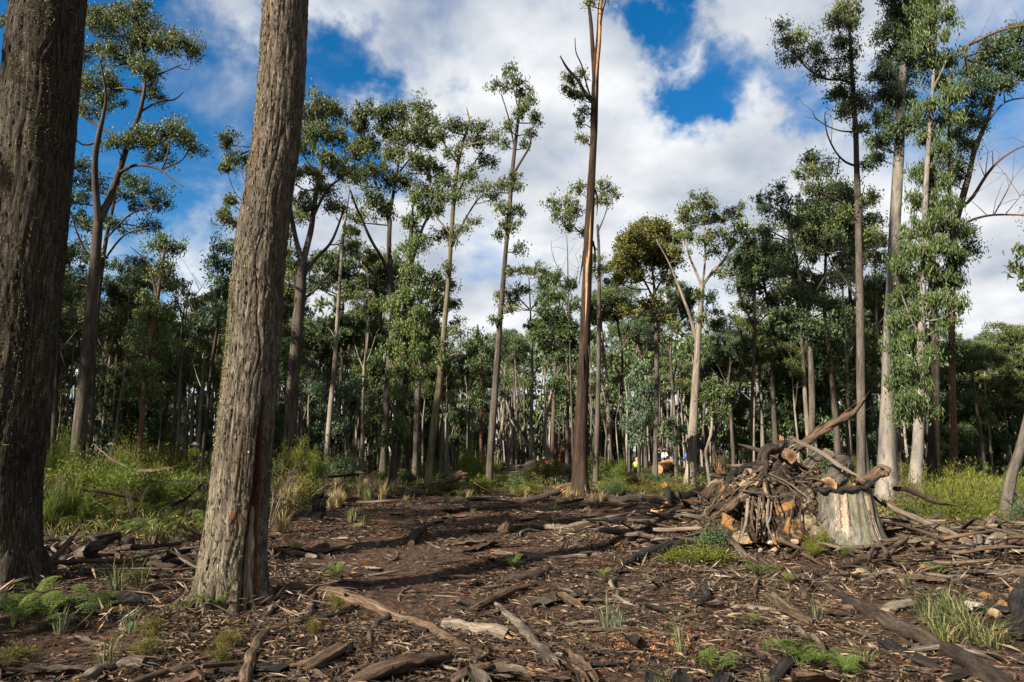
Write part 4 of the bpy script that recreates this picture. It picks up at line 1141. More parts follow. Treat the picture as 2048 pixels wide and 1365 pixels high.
def put_tree(kd, x, y, sc, label=None, group=None, wide=1.0):
    mt, ml, tm, cm = FR.choice(VAR[kd])
    nm, lab, bk, lf, gp = FKIND[kd]
    if y > 5:
        px = CX + F * x / (y * math.cos(PITCH))
        for lim, ph in ((450, 'on the left'), (950, 'left of centre'), (1300, 'around the peeling tree'), (1750, 'behind the log pile'), (9e9, 'at the right')):
            if px < lim: break
        lab = lab + ' in the forest ' + ph
        gp = gp + ' ' + ph
    e = empty(nm, (x, y, float(ground_z(x, y)[0]) if math.hypot(x, y) < 60 else 0.0), label or lab, 'sapling' if kd == 'sapling' else 'tree', group or gp)
    e.rotation_euler = (0, 0, FR.uniform(0, 6.28)); e.scale = (sc * wide, sc * wide, sc)
    link_mesh('trunk', tm, e); link_mesh('crown', cm, e)
    return e


# the top of the forest wall in the photograph (x, y); trees near it are sized so that their tops follow it
SKYLINE = [(-300, 560), (0, 560), (100, 570), (180, 600), (240, 630), (400, 620), (480, 600), (560, 590), (640, 610), (720, 620), (800, 620), (880, 680), (930, 715), (990, 680), (1050, 650), (1150, 640), (1240, 600), (1320, 640), (1420, 670), (1470, 690), (1540, 650), (1600, 600), (1680, 590), (1740, 640), (1850, 650), (1920, 690), (1980, 690), (2048, 660), (2400, 640)]
SX = np.array([a for a, b in SKYLINE], float); SY = np.array([b for a, b in SKYLINE], float)


def px_of(x, y):
    return CX + F * x / (y * math.cos(PITCH))


def height_at(x, y):
    px = px_of(x, y)
    py = float(np.interp(px, SX, SY))
    d = ray(px, py)
    return CAM_H + d[2] * (y / d[1])


placed = []
cnt = 0
tries = 0
while cnt < 285 and tries < 20000:
    tries += 1
    u = FR.random()
    if cnt < 45:
        y = 36 + 8 * FR.random()
    else:
        y = 39 + 46 * u ** 1.7
    x = FR.uniform(-0.86, 0.86) * y
    px = px_of(x, y)
    if 950 < px < 1330 and y < 46: continue
    if 1250 < px < 1420 and y < 56: continue
    if px < 480 and y < 44 and FR.random() < 0.4: continue
    md = 1.3 if y < 60 else 1.7
    if any((x - a) ** 2 + (y - b) ** 2 < md * md for a, b in placed): continue
    hmax = height_at(x, y)
    right = px > 950
    if right:
        kd = FR.choices(['clean', 'dome', 'sprout', 'sapling', 'pole', 'shrubby'], [42, 12, 15, 7, 24, 7])[0]
    else:
        kd = FR.choices(['clean', 'dome', 'sprout', 'sapling', 'pole', 'shrubby'], [42, 20, 8, 4, 24, 7])[0]
    hn = {'clean': 15, 'dome': 14.5, 'sprout': 11.5, 'sapling': 5.2, 'pole': 12, 'shrubby': 6.8}[kd]
    if kd in ('clean', 'dome'): sc = hmax / hn * FR.uniform(0.76, 1.03)
    elif kd in ('sprout', 'pole'): sc = hmax / hn * FR.uniform(0.6, 1.05)
    else: sc = FR.uniform(0.75, 1.25)
    sc = min(max(sc, 0.5), 1.7)
    placed.append((x, y)); cnt += 1
    put_tree(kd, x, y, sc)

for (px, py, D, kd) in [(60, 500, 36, 'dome'), (120, 540, 38, 'clean'), (250, 560, 40, 'dome'), (380, 585, 41, 'clean'), (470, 560, 40, 'dome'), (545, 540, 38, 'clean'), (560, 470, 40, 'clean'), (690, 520, 40, 'dome'), (735, 560, 39, 'clean'), (760, 530, 42, 'dome'), (850, 560, 42, 'sprout'), (900, 610, 43, 'clean'),
                        (1060, 560, 42, 'clean'), (1130, 590, 41, 'dome'), (1215, 560, 40, 'clean'), (1240, 590, 41, 'dome'), (1340, 600, 42, 'dome'), (1450, 610, 42, 'clean'), (1500, 480, 38, 'clean'), (1530, 520, 37, 'dome'), (1590, 470, 36, 'clean'), (1640, 440, 36, 'dome'), (1665, 500, 37, 'clean'), (1690, 400, 35, 'dome'), (1740, 470, 34, 'clean'), (1760, 560, 36, 'dome'), (1560, 560, 38, 'sprout'), (1610, 590, 38, 'shrubby'), (1940, 640, 40, 'dome'), (2000, 640, 42, 'dome'), (2040, 630, 40, 'clean')]:
    p, t = at(px, py, D)
    hn = {'clean': 15, 'dome': 14.5, 'sprout': 11.5, 'shrubby': 6.8}[kd]
    put_tree(kd, float(p[0]), D, float(p[2]) / hn, wide=0.8 if kd == 'dome' else 1.0)

# trees of the same forest beside and behind the camera's left, which shade the left of the clearing
SH = 'trees of the forest left of the frame'
for (x, y, kd, sc) in [(-31, 30, 'dome', 1.5), (-36, 24, 'dome', 1.6), (-29, 20, 'clean', 1.5), (-40, 36, 'dome', 1.6), (-33, 13, 'dome', 1.6), (-45, 30, 'dome', 1.7), (-38, 8, 'clean', 1.7), (-27, 27, 'shrubby', 1.5), (-42, 18, 'dome', 1.7),
                       (-24, 11, 'dome', 1.25), (-48, 42, 'dome', 1.7), (-46, 52, 'dome', 1.7), (-55, 36, 'dome', 1.7), (-35, 42, 'dome', 1.5), (-52, 22, 'dome', 1.6), (-14, 4, 'clean', 1.0), (-18, 3, 'clean', 1.1), (-22, 5.5, 'clean', 1.15), (-19, 9, 'clean', 1.05), (-13.2, -2.6, 'dome', 0.6), (-11.0, -3.6, 'sprout', 0.62), (-34, -2, 'clean', 1.4)]:
    put_tree(kd, x, y, sc, 'forest tree standing left of the camera outside the picture', SH)

# far depth of the forest: one mass
def far_forest():
    mb = MB()
    pl = []
    r = random.Random(3)
    src = []
    for kd in ('clean', 'dome', 'shrubby', 'sprout'):
        for mt, ml, _, _ in VAR[kd]:
            V = np.concatenate(ml.v).reshape(-1, 4, 3)
            src.append((kd, V))
    n = 0
    while n < 560:
        y = 62 + 95 * r.random() ** 1.2
        x = r.uniform(-0.95, 0.95) * y
        kd, V = r.choice(src)
        hm = height_at(x, y)
        hn = {'clean': 15, 'dome': 14.5, 'sprout': 11.5, 'shrubby': 6.8}[kd]
        sc = min(1.75, hm / hn * r.uniform(0.7, 0.98)) if kd != 'shrubby' else r.uniform(0.8, 1.3)
        k = rng.choice(len(V), min(len(V), 180 if y > 90 else 250), replace=False)
        Q = V[k]; c = Q.mean(1, keepdims=True)
        Q = c + (Q - c) * 3.9
        a = r.uniform(0, 6.28); ca, sa = math.cos(a), math.sin(a)
        W = np.stack([Q[..., 0] * ca - Q[..., 1] * sa, Q[..., 0] * sa + Q[..., 1] * ca, Q[..., 2]], -1) * sc + np.array([x, y, 0])
        mb.add(W.reshape(-1, 3), q=np.arange(4 * len(k)).reshape(-1, 4), mi=0)
        tube(mb, [[x, y, -0.2], [x + r.uniform(-.5, .5), y, hn * sc * 0.5], [x + r.uniform(-.8, .8), y, hn * sc * 0.9]], [0.16, 0.12, 0.05], 4, cap=False, mi=r.choice([1, 1, 2]))
        n += 1
    for _ in range(1300):
        y = 52 + 90 * r.random() ** 1.1
        x = r.uniform(-0.95, 0.95) * y
        h = height_at(x, y) * r.uniform(0.35, 0.62); q = r.uniform(0.06, 0.15)
        tube(mb, [[x, y, -0.2], [x + r.uniform(-.4, .4), y, h * 0.5], [x + r.uniform(-.9, .9), y, h]], [q, q * .85, q * .5], 4, cap=False, mi=r.choice([1, 2, 2]))
    o = mb.build('forest', [MATS['leaf_dark'], MATS['bark_pale'], MATS['bark_brown']], None, False)
    tag(o, 'deep dark forest of gums filling the far background', 'forest', kind='stuff')


far_forest()


# ------------------------------------------------------------------ fallen wood
def path_px(pts):
    """(px, py, width px[, depth]) -> points and radii; without a depth the piece lies on the ground"""
    P, R = [], []
    for p in pts:
        x, y, w = p[:3]
        if len(p) > 3:
            q, t = at(x, y, p[3]); r = w * 0.5 / F * t
        else:
            q, t = gnd(x, y + w * 0.42); r = w * 0.5 / F * t
            q = q + np.array([0, 0, r * 0.6])
        P.append(q); R.append(r)
    return np.array(P), np.array(R)


WSEED = [100]


def splinters(mb, c, axis, r, n=14, length=2.2, mi=0):
    axis = unit(axis)
    ref = np.array([0, 0, 1.0]) if abs(axis[2]) < 0.9 else np.array([1.0, 0, 0])
    u = unit(np.cross(axis, ref)); v = np.cross(axis, u)
    for _ in range(n):
        a = random.uniform(0, 6.28); q = r * math.sqrt(random.random()) * 0.95
        b = c + (u * math.cos(a) + v * math.sin(a)) * q - axis * r * 0.5
        ln = r * random.uniform(0.5, length)
        e = b + axis * (ln + r * 0.5) + (u * random.uniform(-1, 1) + v * random.uniform(-1, 1)) * ln * 0.18
        rr = r * random.uniform(0.12, 0.32)
        tube(mb, [b, (b * 0.45 + e * 0.55), e], [rr, rr * 0.75, rr * 0.08], 5, flat=random.uniform(0.3, 0.8), cap=False, mi=mi, goff=random.uniform(0, 5))


def wood(name, label, pts, bark, ends=('round', 'round'), cat='log', group=None, lump=0.2, flat=1.0, world=None, split='wood_split', knots=2, seg=None, peel=0):
    WSEED[0] += 1
    sd = WSEED[0]
    P, R = world if world is not None else path_px(pts)
    P = np.array(P, float); R = np.array(R, float)
    R = R * 0.87
    rm = float(R.mean())
    seg = seg or int(np.clip(rm * 420, 10, 44))
    ext = float(np.linalg.norm(P[-1] - P[0]))
    Pr, Rr = resample(P, R, max(0.022, min(0.05, ext / 36)) if seg > 8 else max(0.05, ext / 16))
    Rr = Rr * (1 + 0.10 * fbm(np.stack([np.arange(len(Rr)) * 0.17, np.zeros(len(Rr)), np.zeros(len(Rr))], 1), 2, sd))
    # a little crookedness
    wig = np.stack([fbm(np.stack([np.arange(len(Pr)) * 0.12, np.full(len(Pr), k * 9.1), np.zeros(len(Pr))], 1), 2, sd + k) for k in range(3)], 1)
    Pr = Pr + wig * rm * 0.45
    nk = np.arange(len(Pr)) * 0.33
    kink = np.stack([vnoise(np.stack([nk, np.full(len(Pr), k * 5.3), np.zeros(len(Pr))], 1), sd + 7 + k) for k in range(3)], 1)
    Pr = Pr + kink * rm * 0.22
    Rr = Rr * (1 + 0.13 * vnoise(np.stack([nk * 0.8, np.full(len(Pr), 1.7), np.zeros(len(Pr))], 1), sd + 17))

    def disp(g, th, s, r):
        q = np.stack([np.cos(th), np.sin(th), s * 0.9 / max(rm * 4, .1)], 1)
        fib = 0.55 - 2.4 * np.abs(fbm(np.stack([np.cos(th) * 5.5, np.sin(th) * 5.5, s * 2.2], 1), 3, sd + 4))
        return rm * (lump * fbm(q * 1.4, 3, sd) + (0.06 + lump * 0.45) * fib)
    mb = MB()
    for e in (0, -1):
        if ends[0 if e == 0 else 1] == 'round':
            if e == 0: Rr[0] *= 0.55
            else: Rr[-1] *= 0.55
        elif ends[0 if e == 0 else 1] == 'taper':
            n = max(3, len(Rr) // 3)
            ramp = np.linspace(0.12, 1, n)
            if e == 0: Rr[:n] *= ramp
            else: Rr[-n:] *= ramp[::-1]
    org = Pr[np.argmin(Pr[:, 2])].copy()
    V, Pc, T = tube(mb, Pr, Rr, seg, disp=disp, flat=flat, goff=sd * 0.37)
    for _ in range(knots):                                         # stubs of snapped side branches
        i = random.randrange(len(Pr) // 5, max(len(Pr) // 5 + 1, len(Pr) * 4 // 5)); th = random.uniform(0, 6.28)
        d = unit(V[i, random.randrange(seg)] - Pc[i])
        tube(mb, [Pc[i] + d * Rr[i] * 0.7, Pc[i] + d * Rr[i] * random.uniform(1.2, 2.1) + T[i] * Rr[i] * 0.5], [Rr[i] * 0.3, Rr[i] * 0.14], 6, goff=sd)
    for _ in range(peel):                                          # bark strips lifting along the log
        i = random.randrange(1, len(Pr) - 2); ln = random.uniform(0.2, 0.6)
        d = unit(V[i, random.randrange(seg)] - Pc[i])
        a = Pc[i] + d * Rr[i]
        b = a + T[i] * ln * 0.5 + d * Rr[i] * 0.25; c = a + T[i] * ln + d * Rr[i] * random.uniform(0.1, 0.9)
        tube(mb, [a, b, c], [Rr[i] * 0.22, Rr[i] * 0.18, 0.004], 5, flat=0.25, goff=sd + i, cap=False)
    o = mb.build(name, MATS[bark], None, True, org)
    tag(o, label, cat, group)
    for e, side in ((0, 0), (-1, 1)):
        ax = (Pr[0] - Pr[1]) if e == 0 else (Pr[-1] - Pr[-2])
        if ends[side] == 'break':
            m2 = MB(); splinters(m2, Pr[e], ax, Rr[e], 16)
            m2.build('splintered_end', MATS[split], o, True, org)
        elif ends[side] == 'shred':
            m2 = MB(); splinters(m2, Pr[e], ax, Rr[e] * 1.15, 22, 3.4)
            m2.build('frayed_end', MATS['wood_weathered'], o, True, org)
        elif ends[side] == 'cut':
            m2 = MB(); k = 0 if e == 0 else len(Pr) - 1
            axu = unit(ax)
            ring = V[k] + axu * 0.004; cen = ring.mean(0)
            rad = ring - cen
            vv = [cen + rad * f for f in (1.0, 0.66, 0.33)]
            u = unit(rad[0]); w = np.cross(axu, u)
            allv = np.vstack(vv + [cen[None]])
            g = np.stack([(allv - cen) @ u, (allv - cen) @ w, np.zeros(len(allv))], 1)
            n = seg; i = np.arange(n); j = (i + 1) % n
            q = np.vstack([np.stack([i, j, j + n, i + n], 1), np.stack([i + n, j + n, j + 2 * n, i + 2 * n], 1)])
            t = np.stack([i + 2 * n, j + 2 * n, np.full(n, 3 * n)], 1)
            m2.add(allv, q=q, t=t, grain=g)
            m2.build('sawn_face', MATS['wood_cut'], o, False, org)
    return o


def slab(name, label, pts, bark, cat='bark', group=None, thick=0.025, curl=0.25, jag=0.25, world=None, rock=None):
    """a split plank or sheet of bark: a curved, ragged-edged plate with thickness"""
    WSEED[0] += 1
    sd = WSEED[0]
    P, R = world if world is not None else path_px(pts)
    P, R = resample(P, R, max(0.04, np.linalg.norm(np.diff(np.array(P), axis=0), axis=1).sum() / 22))
    T = unit(np.gradient(P, axis=0))
    side = unit(np.cross(T, np.array([0, 0, 1.0]))) if rock is None else unit(np.cross(T, np.tile(np.array(rock, float), (len(P), 1))))
    upv = np.cross(side, T)
    m = 7
    u = np.linspace(-1, 1, m)
    n = len(P)
    wl = R * (1 + jag * fbm(np.stack([np.arange(n) * 0.5, np.zeros(n), np.zeros(n)], 1), 3, sd)) * np.minimum(1, np.minimum(np.arange(n) + 1.2, n - np.arange(n) + 0.2) / 3)
    S = P[:, None] + side[:, None] * (wl[:, None] * u[None])[..., None] + upv[:, None] * ((u[None] ** 2 * curl * R[:, None]) + 0.25 * R[:, None] * fbm(np.stack([np.repeat(np.arange(n), m) * 0.3, np.tile(u, n) * 3, np.zeros(n * m)], 1), 2, sd).reshape(n, m))[..., None]
    top = S + upv[:, None] * thick * 0.5; bot = S - upv[:, None] * thick * 0.5
    V = np.vstack([top.reshape(-1, 3), bot.reshape(-1, 3)])
    s = np.concatenate([[0], np.cumsum(np.linalg.norm(np.diff(P, axis=0), axis=1))])
    g = np.stack([np.tile(u, n) * np.repeat(R, m), np.full(n * m, sd * 0.37), np.repeat(s, m)], 1)
    a = (np.arange(n - 1)[:, None] * m + np.arange(m - 1)[None]).ravel()
    q = [np.stack([a, a + 1, a + m + 1, a + m], 1), np.stack([a + m, a + m + 1, a + 1, a], 1) + n * m]
    e = np.arange(n - 1) * m
    q.append(np.stack([e, e + m, e + m + n * m, e + n * m], 1)); e2 = e + m - 1
    q.append(np.stack([e2 + m, e2, e2 + n * m, e2 + m + n * m], 1))
    f = np.arange(m - 1); q.append(np.stack([f + 1, f, f + n * m, f + 1 + n * m], 1)); f2 = f + (n - 1) * m
    q.append(np.stack([f2, f2 + 1, f2 + 1 + n * m, f2 + n * m], 1))
    mb = MB(); mb.add(V, q=np.vstack(q), grain=np.vstack([g, g + 0.05]))
    org = V[np.argmin(V[:, 2])].copy()
    o = mb.build(name, MATS[bark], None, True, org)
    return tag(o, label, cat, group)


def rock_mesh(r, sd, squash=0.7, res=22, amp=0.75):
    th = np.linspace(0, 2 * math.pi, res, endpoint=False); ph = np.linspace(0.06, math.pi - 0.06, res // 2 + 2)
    d = np.stack([np.sin(ph)[:, None] * np.cos(th)[None], np.sin(ph)[:, None] * np.sin(th)[None], np.cos(ph)[:, None] * np.ones(res)[None]], 2).reshape(-1, 3)
    # cellular flats: broken-stone facets
    f = 1 + amp * fbm(d * 1.6 + sd, 3, sd)
    pl = unit(np.random.default_rng(sd).normal(size=(9, 3)))
    cut = np.min(np.where(d @ pl.T > 0.2, 0.68 / np.maximum(d @ pl.T, 0.2), 9), axis=1)
    f = np.minimum(f, cut) + 0.10 * fbm(d * 5 + sd, 2, sd + 1)
    V = d * f[:, None] * r * np.array([1, 1, squash])
    n = len(ph)
    a = np.arange(n - 1)[:, None] * res + np.arange(res)[None]; b = np.arange(n - 1)[:, None] * res + (np.arange(res)[None] + 1) % res
    q = np.stack([a, a + res, b + res, b], 2).reshape(-1, 4)
    return V, q


def rock(name, label, px, py, w, mat, D=None, cat='rock', group=None, squash=0.7, parent=None, porg=None):
    WSEED[0] += 1
    if D is None:
        p, t = gnd(px, py + w * 0.35); r = w * 0.5 / F * t; p = p + np.array([0, 0, r * 0.35])
    else:
        p, t = at(px, py, D); r = w * 0.5 / F * t
    V, q = rock_mesh(r, WSEED[0], squash)
    mb = MB(); mb.add(V + p, q=q)
    if parent is not None:
        return mb.build(name, MATS[mat], parent, False, porg, grain=False)
    o = mb.build(name, MATS[mat], None, False, p - np.array([0, 0, r * 0.5]), grain=False)
    return tag(o, label, cat, group)


# ---- the old stump
def build_stump():
    D = 10.45
    pb, t = at(1703, 1118, D); zb = float(ground_z(pb[0], pb[1])[0])
    base = np.array([pb[0], pb[1], zb])
    ptop, _ = at(1690, 978, D)
    P = [base + np.array([0.0, 0, -0.1]), base + np.array([-0.01, 0, 0.12]), base * 0.55 + ptop * 0.45, ptop]
    m = t / F
    R = [84 * m, 68 * m, 56 * m, 47 * m]
    sd = 41
    Pr, Rr = resample(P, R, 0.02)

    def disp(g, th, s, r):
        flutes = fbm(np.stack([np.cos(th) * 2.4, np.sin(th) * 2.4, s * 0.35], 1), 3, sd)
        fib = fbm(np.stack([np.cos(th) * 14, np.sin(th) * 14, s * 1.6], 1), 3, sd + 2)
        foot = np.clip(1 - s / 0.5, 0, 1) ** 1.5
        return 0.045 * flutes + 0.03 * fib + foot * 0.16 * np.clip(fbm(np.stack([np.cos(th) * 2.1, np.sin(th) * 2.1, s * 0], 1), 2, sd + 8), -0.3, 1)

    def mask(g, th, s):
        n1 = fbm(np.stack([np.cos(th) * 7, np.sin(th) * 7, s * 1.1], 1), 3, sd + 30)
        out = np.zeros(len(th))
        for a, w, s0, s1 in ((-2.15, 0.26, 0.3, 1.3), (-1.12, 0.17, 0.05, 0.85), (-0.25, 0.14, 0.3, 1.2), (-2.9, 0.2, 0.2, 1.2)):
            d = np.abs((th - a + math.pi) % (2 * math.pi) - math.pi)
            out = np.maximum(out, np.clip((0.95 - d / w + n1 * 2.2) * 1.6, 0, 1) * (s > s0 + 0.25 * n1) * (s < s1))
        return out
    mb = MB()
    V, Pc, T = tube(mb, Pr, Rr, 150, disp=disp, cap=False, mask=mask)
    # sunken rotten top: the inside wall goes down
    inner = [Pr[-1], Pr[-1] - np.array([0, 0, 0.12]), Pr[-1] - np.array([0, 0, 0.22])]
    root = empty('tree_stump', base, 'broad weathered stump with pale bare strips and a blackened rim', 'stump')
    mb.build('stump_body', MATS['stump_skin'], root, True, base)
    mi = MB()
    ring = V[-1]
    cen = ring.mean(0)
    rings = [ring, cen + (ring - cen) * 0.86 + np.array([0, 0, 0.015]), cen + (ring - cen) * 0.72 + np.array([0, 0, -0.10]), cen + (ring - cen) * 0.3 + np.array([0, 0, -0.2])]
    n = 150
    i = np.arange(n); j = (i + 1) % n
    q = np.vstack([np.stack([i + k * n, j + k * n, j + (k + 1) * n, i + (k + 1) * n], 1) for k in range(3)])
    t3 = np.stack([i + 3 * n, j + 3 * n, np.full(n, 4 * n)], 1)
    mi.add(np.vstack(rings + [cen[None] + np.array([0, 0, -0.22])]), q=q, t=t3)
    mi.build('rotten_hollow', MATS['charcoal'], root, True, base)
    # burnt curling lip round the front of the rim
    ml = MB()
    lip, lr = [], []
    for k in range(26):
        a = -math.pi * 1.02 + k / 25 * math.pi * 1.12
        d = np.array([math.cos(a), math.sin(a), 0])
        rr = 52 * m
        lip.append(ptop + d * rr + np.array([0, 0, 0.03 + 0.05 * math.cos(a) + 0.02 * math.sin(k * 1.7)])); lr.append(0.03 + 0.012 * math.sin(k * 0.9))
    tube(ml, lip, lr, 12, step=0.03, disp=lambda g, th, s, r: 0.012 * fbm(np.stack([np.cos(th) * 3, np.sin(th) * 3, s * 8], 1), 3, 5))
    for k in range(60):
        i = random.randrange(len(lip) - 1)
        splinters(ml, np.array(lip[i]), np.array(lip[i + 1]) - lip[i] + np.array([0, 0, random.uniform(-.02, .04)]), 0.028, 1, 3.5)
    ml.build('burnt_rim', MATS['charcoal'], root, True, base)
    # strips of bare wood standing proud
    for k, a in enumerate([-2.3, -1.95, -1.2, -1.05]):
        ms = MB()
        jdx = int((a % (2 * math.pi)) / (2 * math.pi) * 150) % 150
        s0, s1 = [(0.42, 0.98), (0.5, 0.97), (0.14, 0.72), (0.2, 0.6)][k]
        w = [5, 3, 5, 3][k] * 0.5
        ks = np.linspace(s0, s1, 18)
        top, bot = [], []
        gl = []
        for kk in ks:
            ri = int(kk * (len(V) - 1))
            for u in np.linspace(-1, 1, 7):
                jj = int(round(jdx + u * w * (0.7 + 0.5 * math.sin(kk * 23 + k) * math.sin(kk * 61)))) % 150
                dd = unit(V[ri, jj] - Pc[ri])
                top.append(V[ri, jj] + dd * (0.016 - 0.012 * u * u)); gl.append([u * 0.06, k * 1.3, kk])
        nn = 18; mm = 7
        aa = (np.arange(nn - 1)[:, None] * mm + np.arange(mm - 1)[None]).ravel()
        ms.add(np.array(top), q=np.stack([aa, aa + 1, aa + mm + 1, aa + mm], 1), grain=np.array(gl))
        ms.build('bare_wood_strip', MATS['wood_pale'], root, True, base)
    return root


build_stump()


# ---- earth and clay torn up beside the stump
def build_mound():
    D = 11.3
    p, t = at(1560, 1075, D); z = float(ground_z(p[0], p[1])[0])
    base = np.array([p[0], p[1], z])
    n, mth = 60, 130
    rr = np.linspace(0, 1, n)
    th = np.linspace(0, 2 * math.pi, mth, endpoint=False)
    R_, TH = np.meshgrid(rr, th, indexing='ij')
    X = R_ * np.cos(TH) * 1.15; Y = R_ * np.sin(TH) * 0.85
    H = 0.98 * np.clip(1 - R_ ** 2.6, 0, 1) ** 0.8
    q3 = np.stack([X.ravel(), Y.ravel(), H.ravel()], 1)
    nz = fbm(q3 * 3.5, 4, 12).reshape(H.shape)
    rg = (1 - 2.2 * np.abs(fbm(q3 * 5.5, 3, 19))).reshape(H.shape)
    H = H * (1 + 0.30 * nz + 0.16 * rg) + 0.05 * fbm(q3 * 14, 2, 3).reshape(H.shape) - 0.08
    V = np.stack([X * (1 + 0.2 * nz + 0.12 * rg), Y * (1 + 0.2 * nz + 0.14 * rg), H], 2).reshape(-1, 3) + base
    i = np.arange(n - 1)[:, None] * mth + np.arange(mth)[None]; j = np.arange(n - 1)[:, None] * mth + (np.arange(mth)[None] + 1) % mth
    mb = MB(); mb.add(V, q=np.stack([i, i + mth, j + mth, j], 2).reshape(-1, 4))
    root = empty('root_ball', base, 'torn-up root ball of earth and orange clay left of the stump', 'root ball')
    mb.build('soil', MATS['root_soil'], root, True, base, grain=False)
    spots = [(1560, 1005, 30, 'clay_orange'), (1585, 1015, 22, 'root_soil'), (1545, 1040, 34, 'clay_cream'), (1575, 1050, 26, 'clay_orange'), (1560, 1075, 36, 'clay_cream'), (1590, 1085, 24, 'clay_cream'), (1530, 1070, 26, 'clay_cream'), (1550, 1100, 24, 'clay_cream'), (1515, 1050, 20, 'clay_cream'),
             (1600, 1040, 20, 'clay_cream'), (1575, 1100, 22, 'root_soil'), (1500, 1085, 18, 'root_soil'), (1530, 1015, 16, 'clay_cream'), (1610, 1070, 18, 'clay_orange'), (1565, 1030, 16, 'clay_cream'), (1590, 1062, 14, 'clay_orange'), (1540, 1085, 15, 'rock_grey'), (1520, 1100, 16, 'clay_cream')]
    for (x, y, w, mt) in spots:
        # sit on the near face of the mound
        best = None
        for D2 in np.linspace(10.3, 11.6, 27):
            q, t2 = at(x, y, D2)
            u = math.hypot((q[0] - base[0]) / 1.15, (q[1] - base[1]) / 0.85)
            h = base[2] + 0.95 * max(0, 1 - min(u, 1) ** 2.6) ** 0.8
            if q[2] <= h: best = D2; break
        rock('clay_lump', None, x, y, w * 0.72, mt, D=best or 10.6, parent=root, porg=base)
    # hanging torn roots in front
    for k, (x, y0, y1, w, mt) in enumerate([(1492, 1005, 1082, 8, 'wood_pale'), (1503, 1000, 1075, 6, 'wood_brown'), (1516, 995, 1080, 7, 'wood_weathered'), (1534, 1000, 1085, 7, 'wood_pale'), (1540, 1008, 1065, 5, 'wood_weathered'), (1550, 990, 1030, 5, 'wood_brown'), (1524, 1000, 1050, 5, 'wood_brown'), (1600, 1010, 1060, 5, 'wood_weathered'), (1482, 1040, 1090, 6, 'wood_brown')]):
        mb = MB()
        a, ta = at(x + 4, y0 - 6, 10.7); b, _ = at(x, (y0 + y1) / 2, 10.32); c, _ = at(x + [-12, 6, -3, 14, -8, 10, -14, 5, -6][k], y1 - [0, 14, 6, 0, 12, 3, 9, 0, 5][k], 10.25 + 0.05 * (k % 3))
        tube(mb, [a, b, c], [w * .45 / F * ta, w * .36 / F * ta, w * .12 / F * ta], 8, step=0.04, flat=0.5, goff=k, disp=lambda g, th, s, r: 0.3 * r * fbm(np.stack([np.cos(th) * 2, np.sin(th) * 2, s * 9], 1), 2, k))
        mb.build('torn_root', MATS[mt], root, True, base)


build_mound()


def mound_roots():
    # dark roots and torn fibres draped over the face of the root ball
    ball = [o for o in COL.objects if o.name.startswith('root_ball')][0]
    base = np.array(ball.location)
    r = random.Random(31)
    for k in range(40):
        a = r.uniform(-2.9, -0.2); u0 = r.uniform(0.35, 0.95); u1 = u0 + r.uniform(0.0, 0.35)
        P = []
        a1 = a + r.uniform(-1.0, 1.0)
        for i in range(6):
            f = i / 5; u = u0 + (u1 - u0) * f; th = a + (a1 - a) * f
            h = 1.08 * max(0.0, 1 - min(u, 1) ** 2.6) ** 0.8
            P.append(base + np.array([math.cos(th) * u * 1.3, math.sin(th) * u * 1.0, h + r.uniform(-.03, .08)]))
        w = r.uniform(0.006, 0.024)
        mb = MB()
        tube(mb, P, [w, w, w * .9, w * .8, w * .6, w * .2], 6, step=0.05, goff=k * 1.7)
        mb.build('torn_root', MATS[r.choice(['wood_brown', 'wood_brown', 'charcoal', 'charcoal', 'wood_weathered'])], ball, True, base)


mound_roots()

PILE = 'wood heaped round the stump'
wood('sawn_log', 'short sawn log with brown heartwood face lying across the stump top', [(1660, 968, 36, 10.75), (1672, 948, 40, 11.3), (1690, 926, 42, 12.0)], 'bark_grey', ('cut', 'round'), group=PILE, knots=0)
wood('sawn_log', 'sawn log end with orange ring, highest in the pile', [(1583, 911, 29, 10.9), (1570, 913, 30, 11.4), (1550, 922, 30, 12.2)], 'wood_brown', ('cut', 'round'), group=PILE, knots=0)
wood('bent_log', 'elbow-shaped dark log rising out of the pile with a broken orange tip', [(1527, 990, 24, 11.0), (1524, 950, 25, 11.0), (1525, 918, 25, 11.0), (1534, 900, 25, 11.0), (1546, 899, 22, 11.05), (1556, 893, 19, 11.1), (1561, 882, 14, 11.1)], 'log_spotted', ('round', 'break'), group=PILE)
wood('charred_branch', 'blackened curved branch leaning left out of the pile', [(1457, 990, 18, 11.3), (1460, 960, 18, 11.4), (1476, 944, 17, 11.5), (1495, 935, 16, 11.6), (1520, 925, 14, 11.8)], 'charcoal', ('round', 'round'), 'branch', PILE)
wood('splintered_limb', 'long splintered tree limb jutting up and right out of the pile', [(1590, 900, 17, 11.9), (1612, 885, 17, 11.95), (1640, 866, 19, 12.0), (1672, 846, 18, 12.0), (1700, 832, 15, 12.0), (1716, 818, 12, 12.0), (1727, 797, 8, 12.0)], 'wood_red', ('shred', 'break'), 'limb', PILE, lump=0.4, peel=14)
wood('bare_branch', 'pale bare branch slanting down right onto the stump', [(1588, 880, 11, 11.4), (1612, 891, 11, 11.25), (1640, 906, 12, 11.1), (1670, 925, 12, 10.95), (1700, 945, 13, 10.75), (1732, 966, 11, 10.6)], 'wood_pale', ('shred', 'taper'), 'branch', PILE, flat=0.7)
slab('split_plank', 'grey split slab of wood between the two sawn logs', [(1604, 945, 20, 11.3), (1622, 925, 22, 11.6), (1640, 908, 18, 12.0)], 'wood_weathered', 'plank', PILE, 0.05, rock=(0.2, -0.8, 0.6))
slab('split_plank', 'weathered slab leaning under the orange-ringed sawn log', [(1555, 960, 18, 11.0), (1570, 935, 20, 11.2), (1590, 925, 16, 11.5)], 'wood_weathered', 'plank', PILE, 0.05, rock=(0.1, -0.9, 0.4))
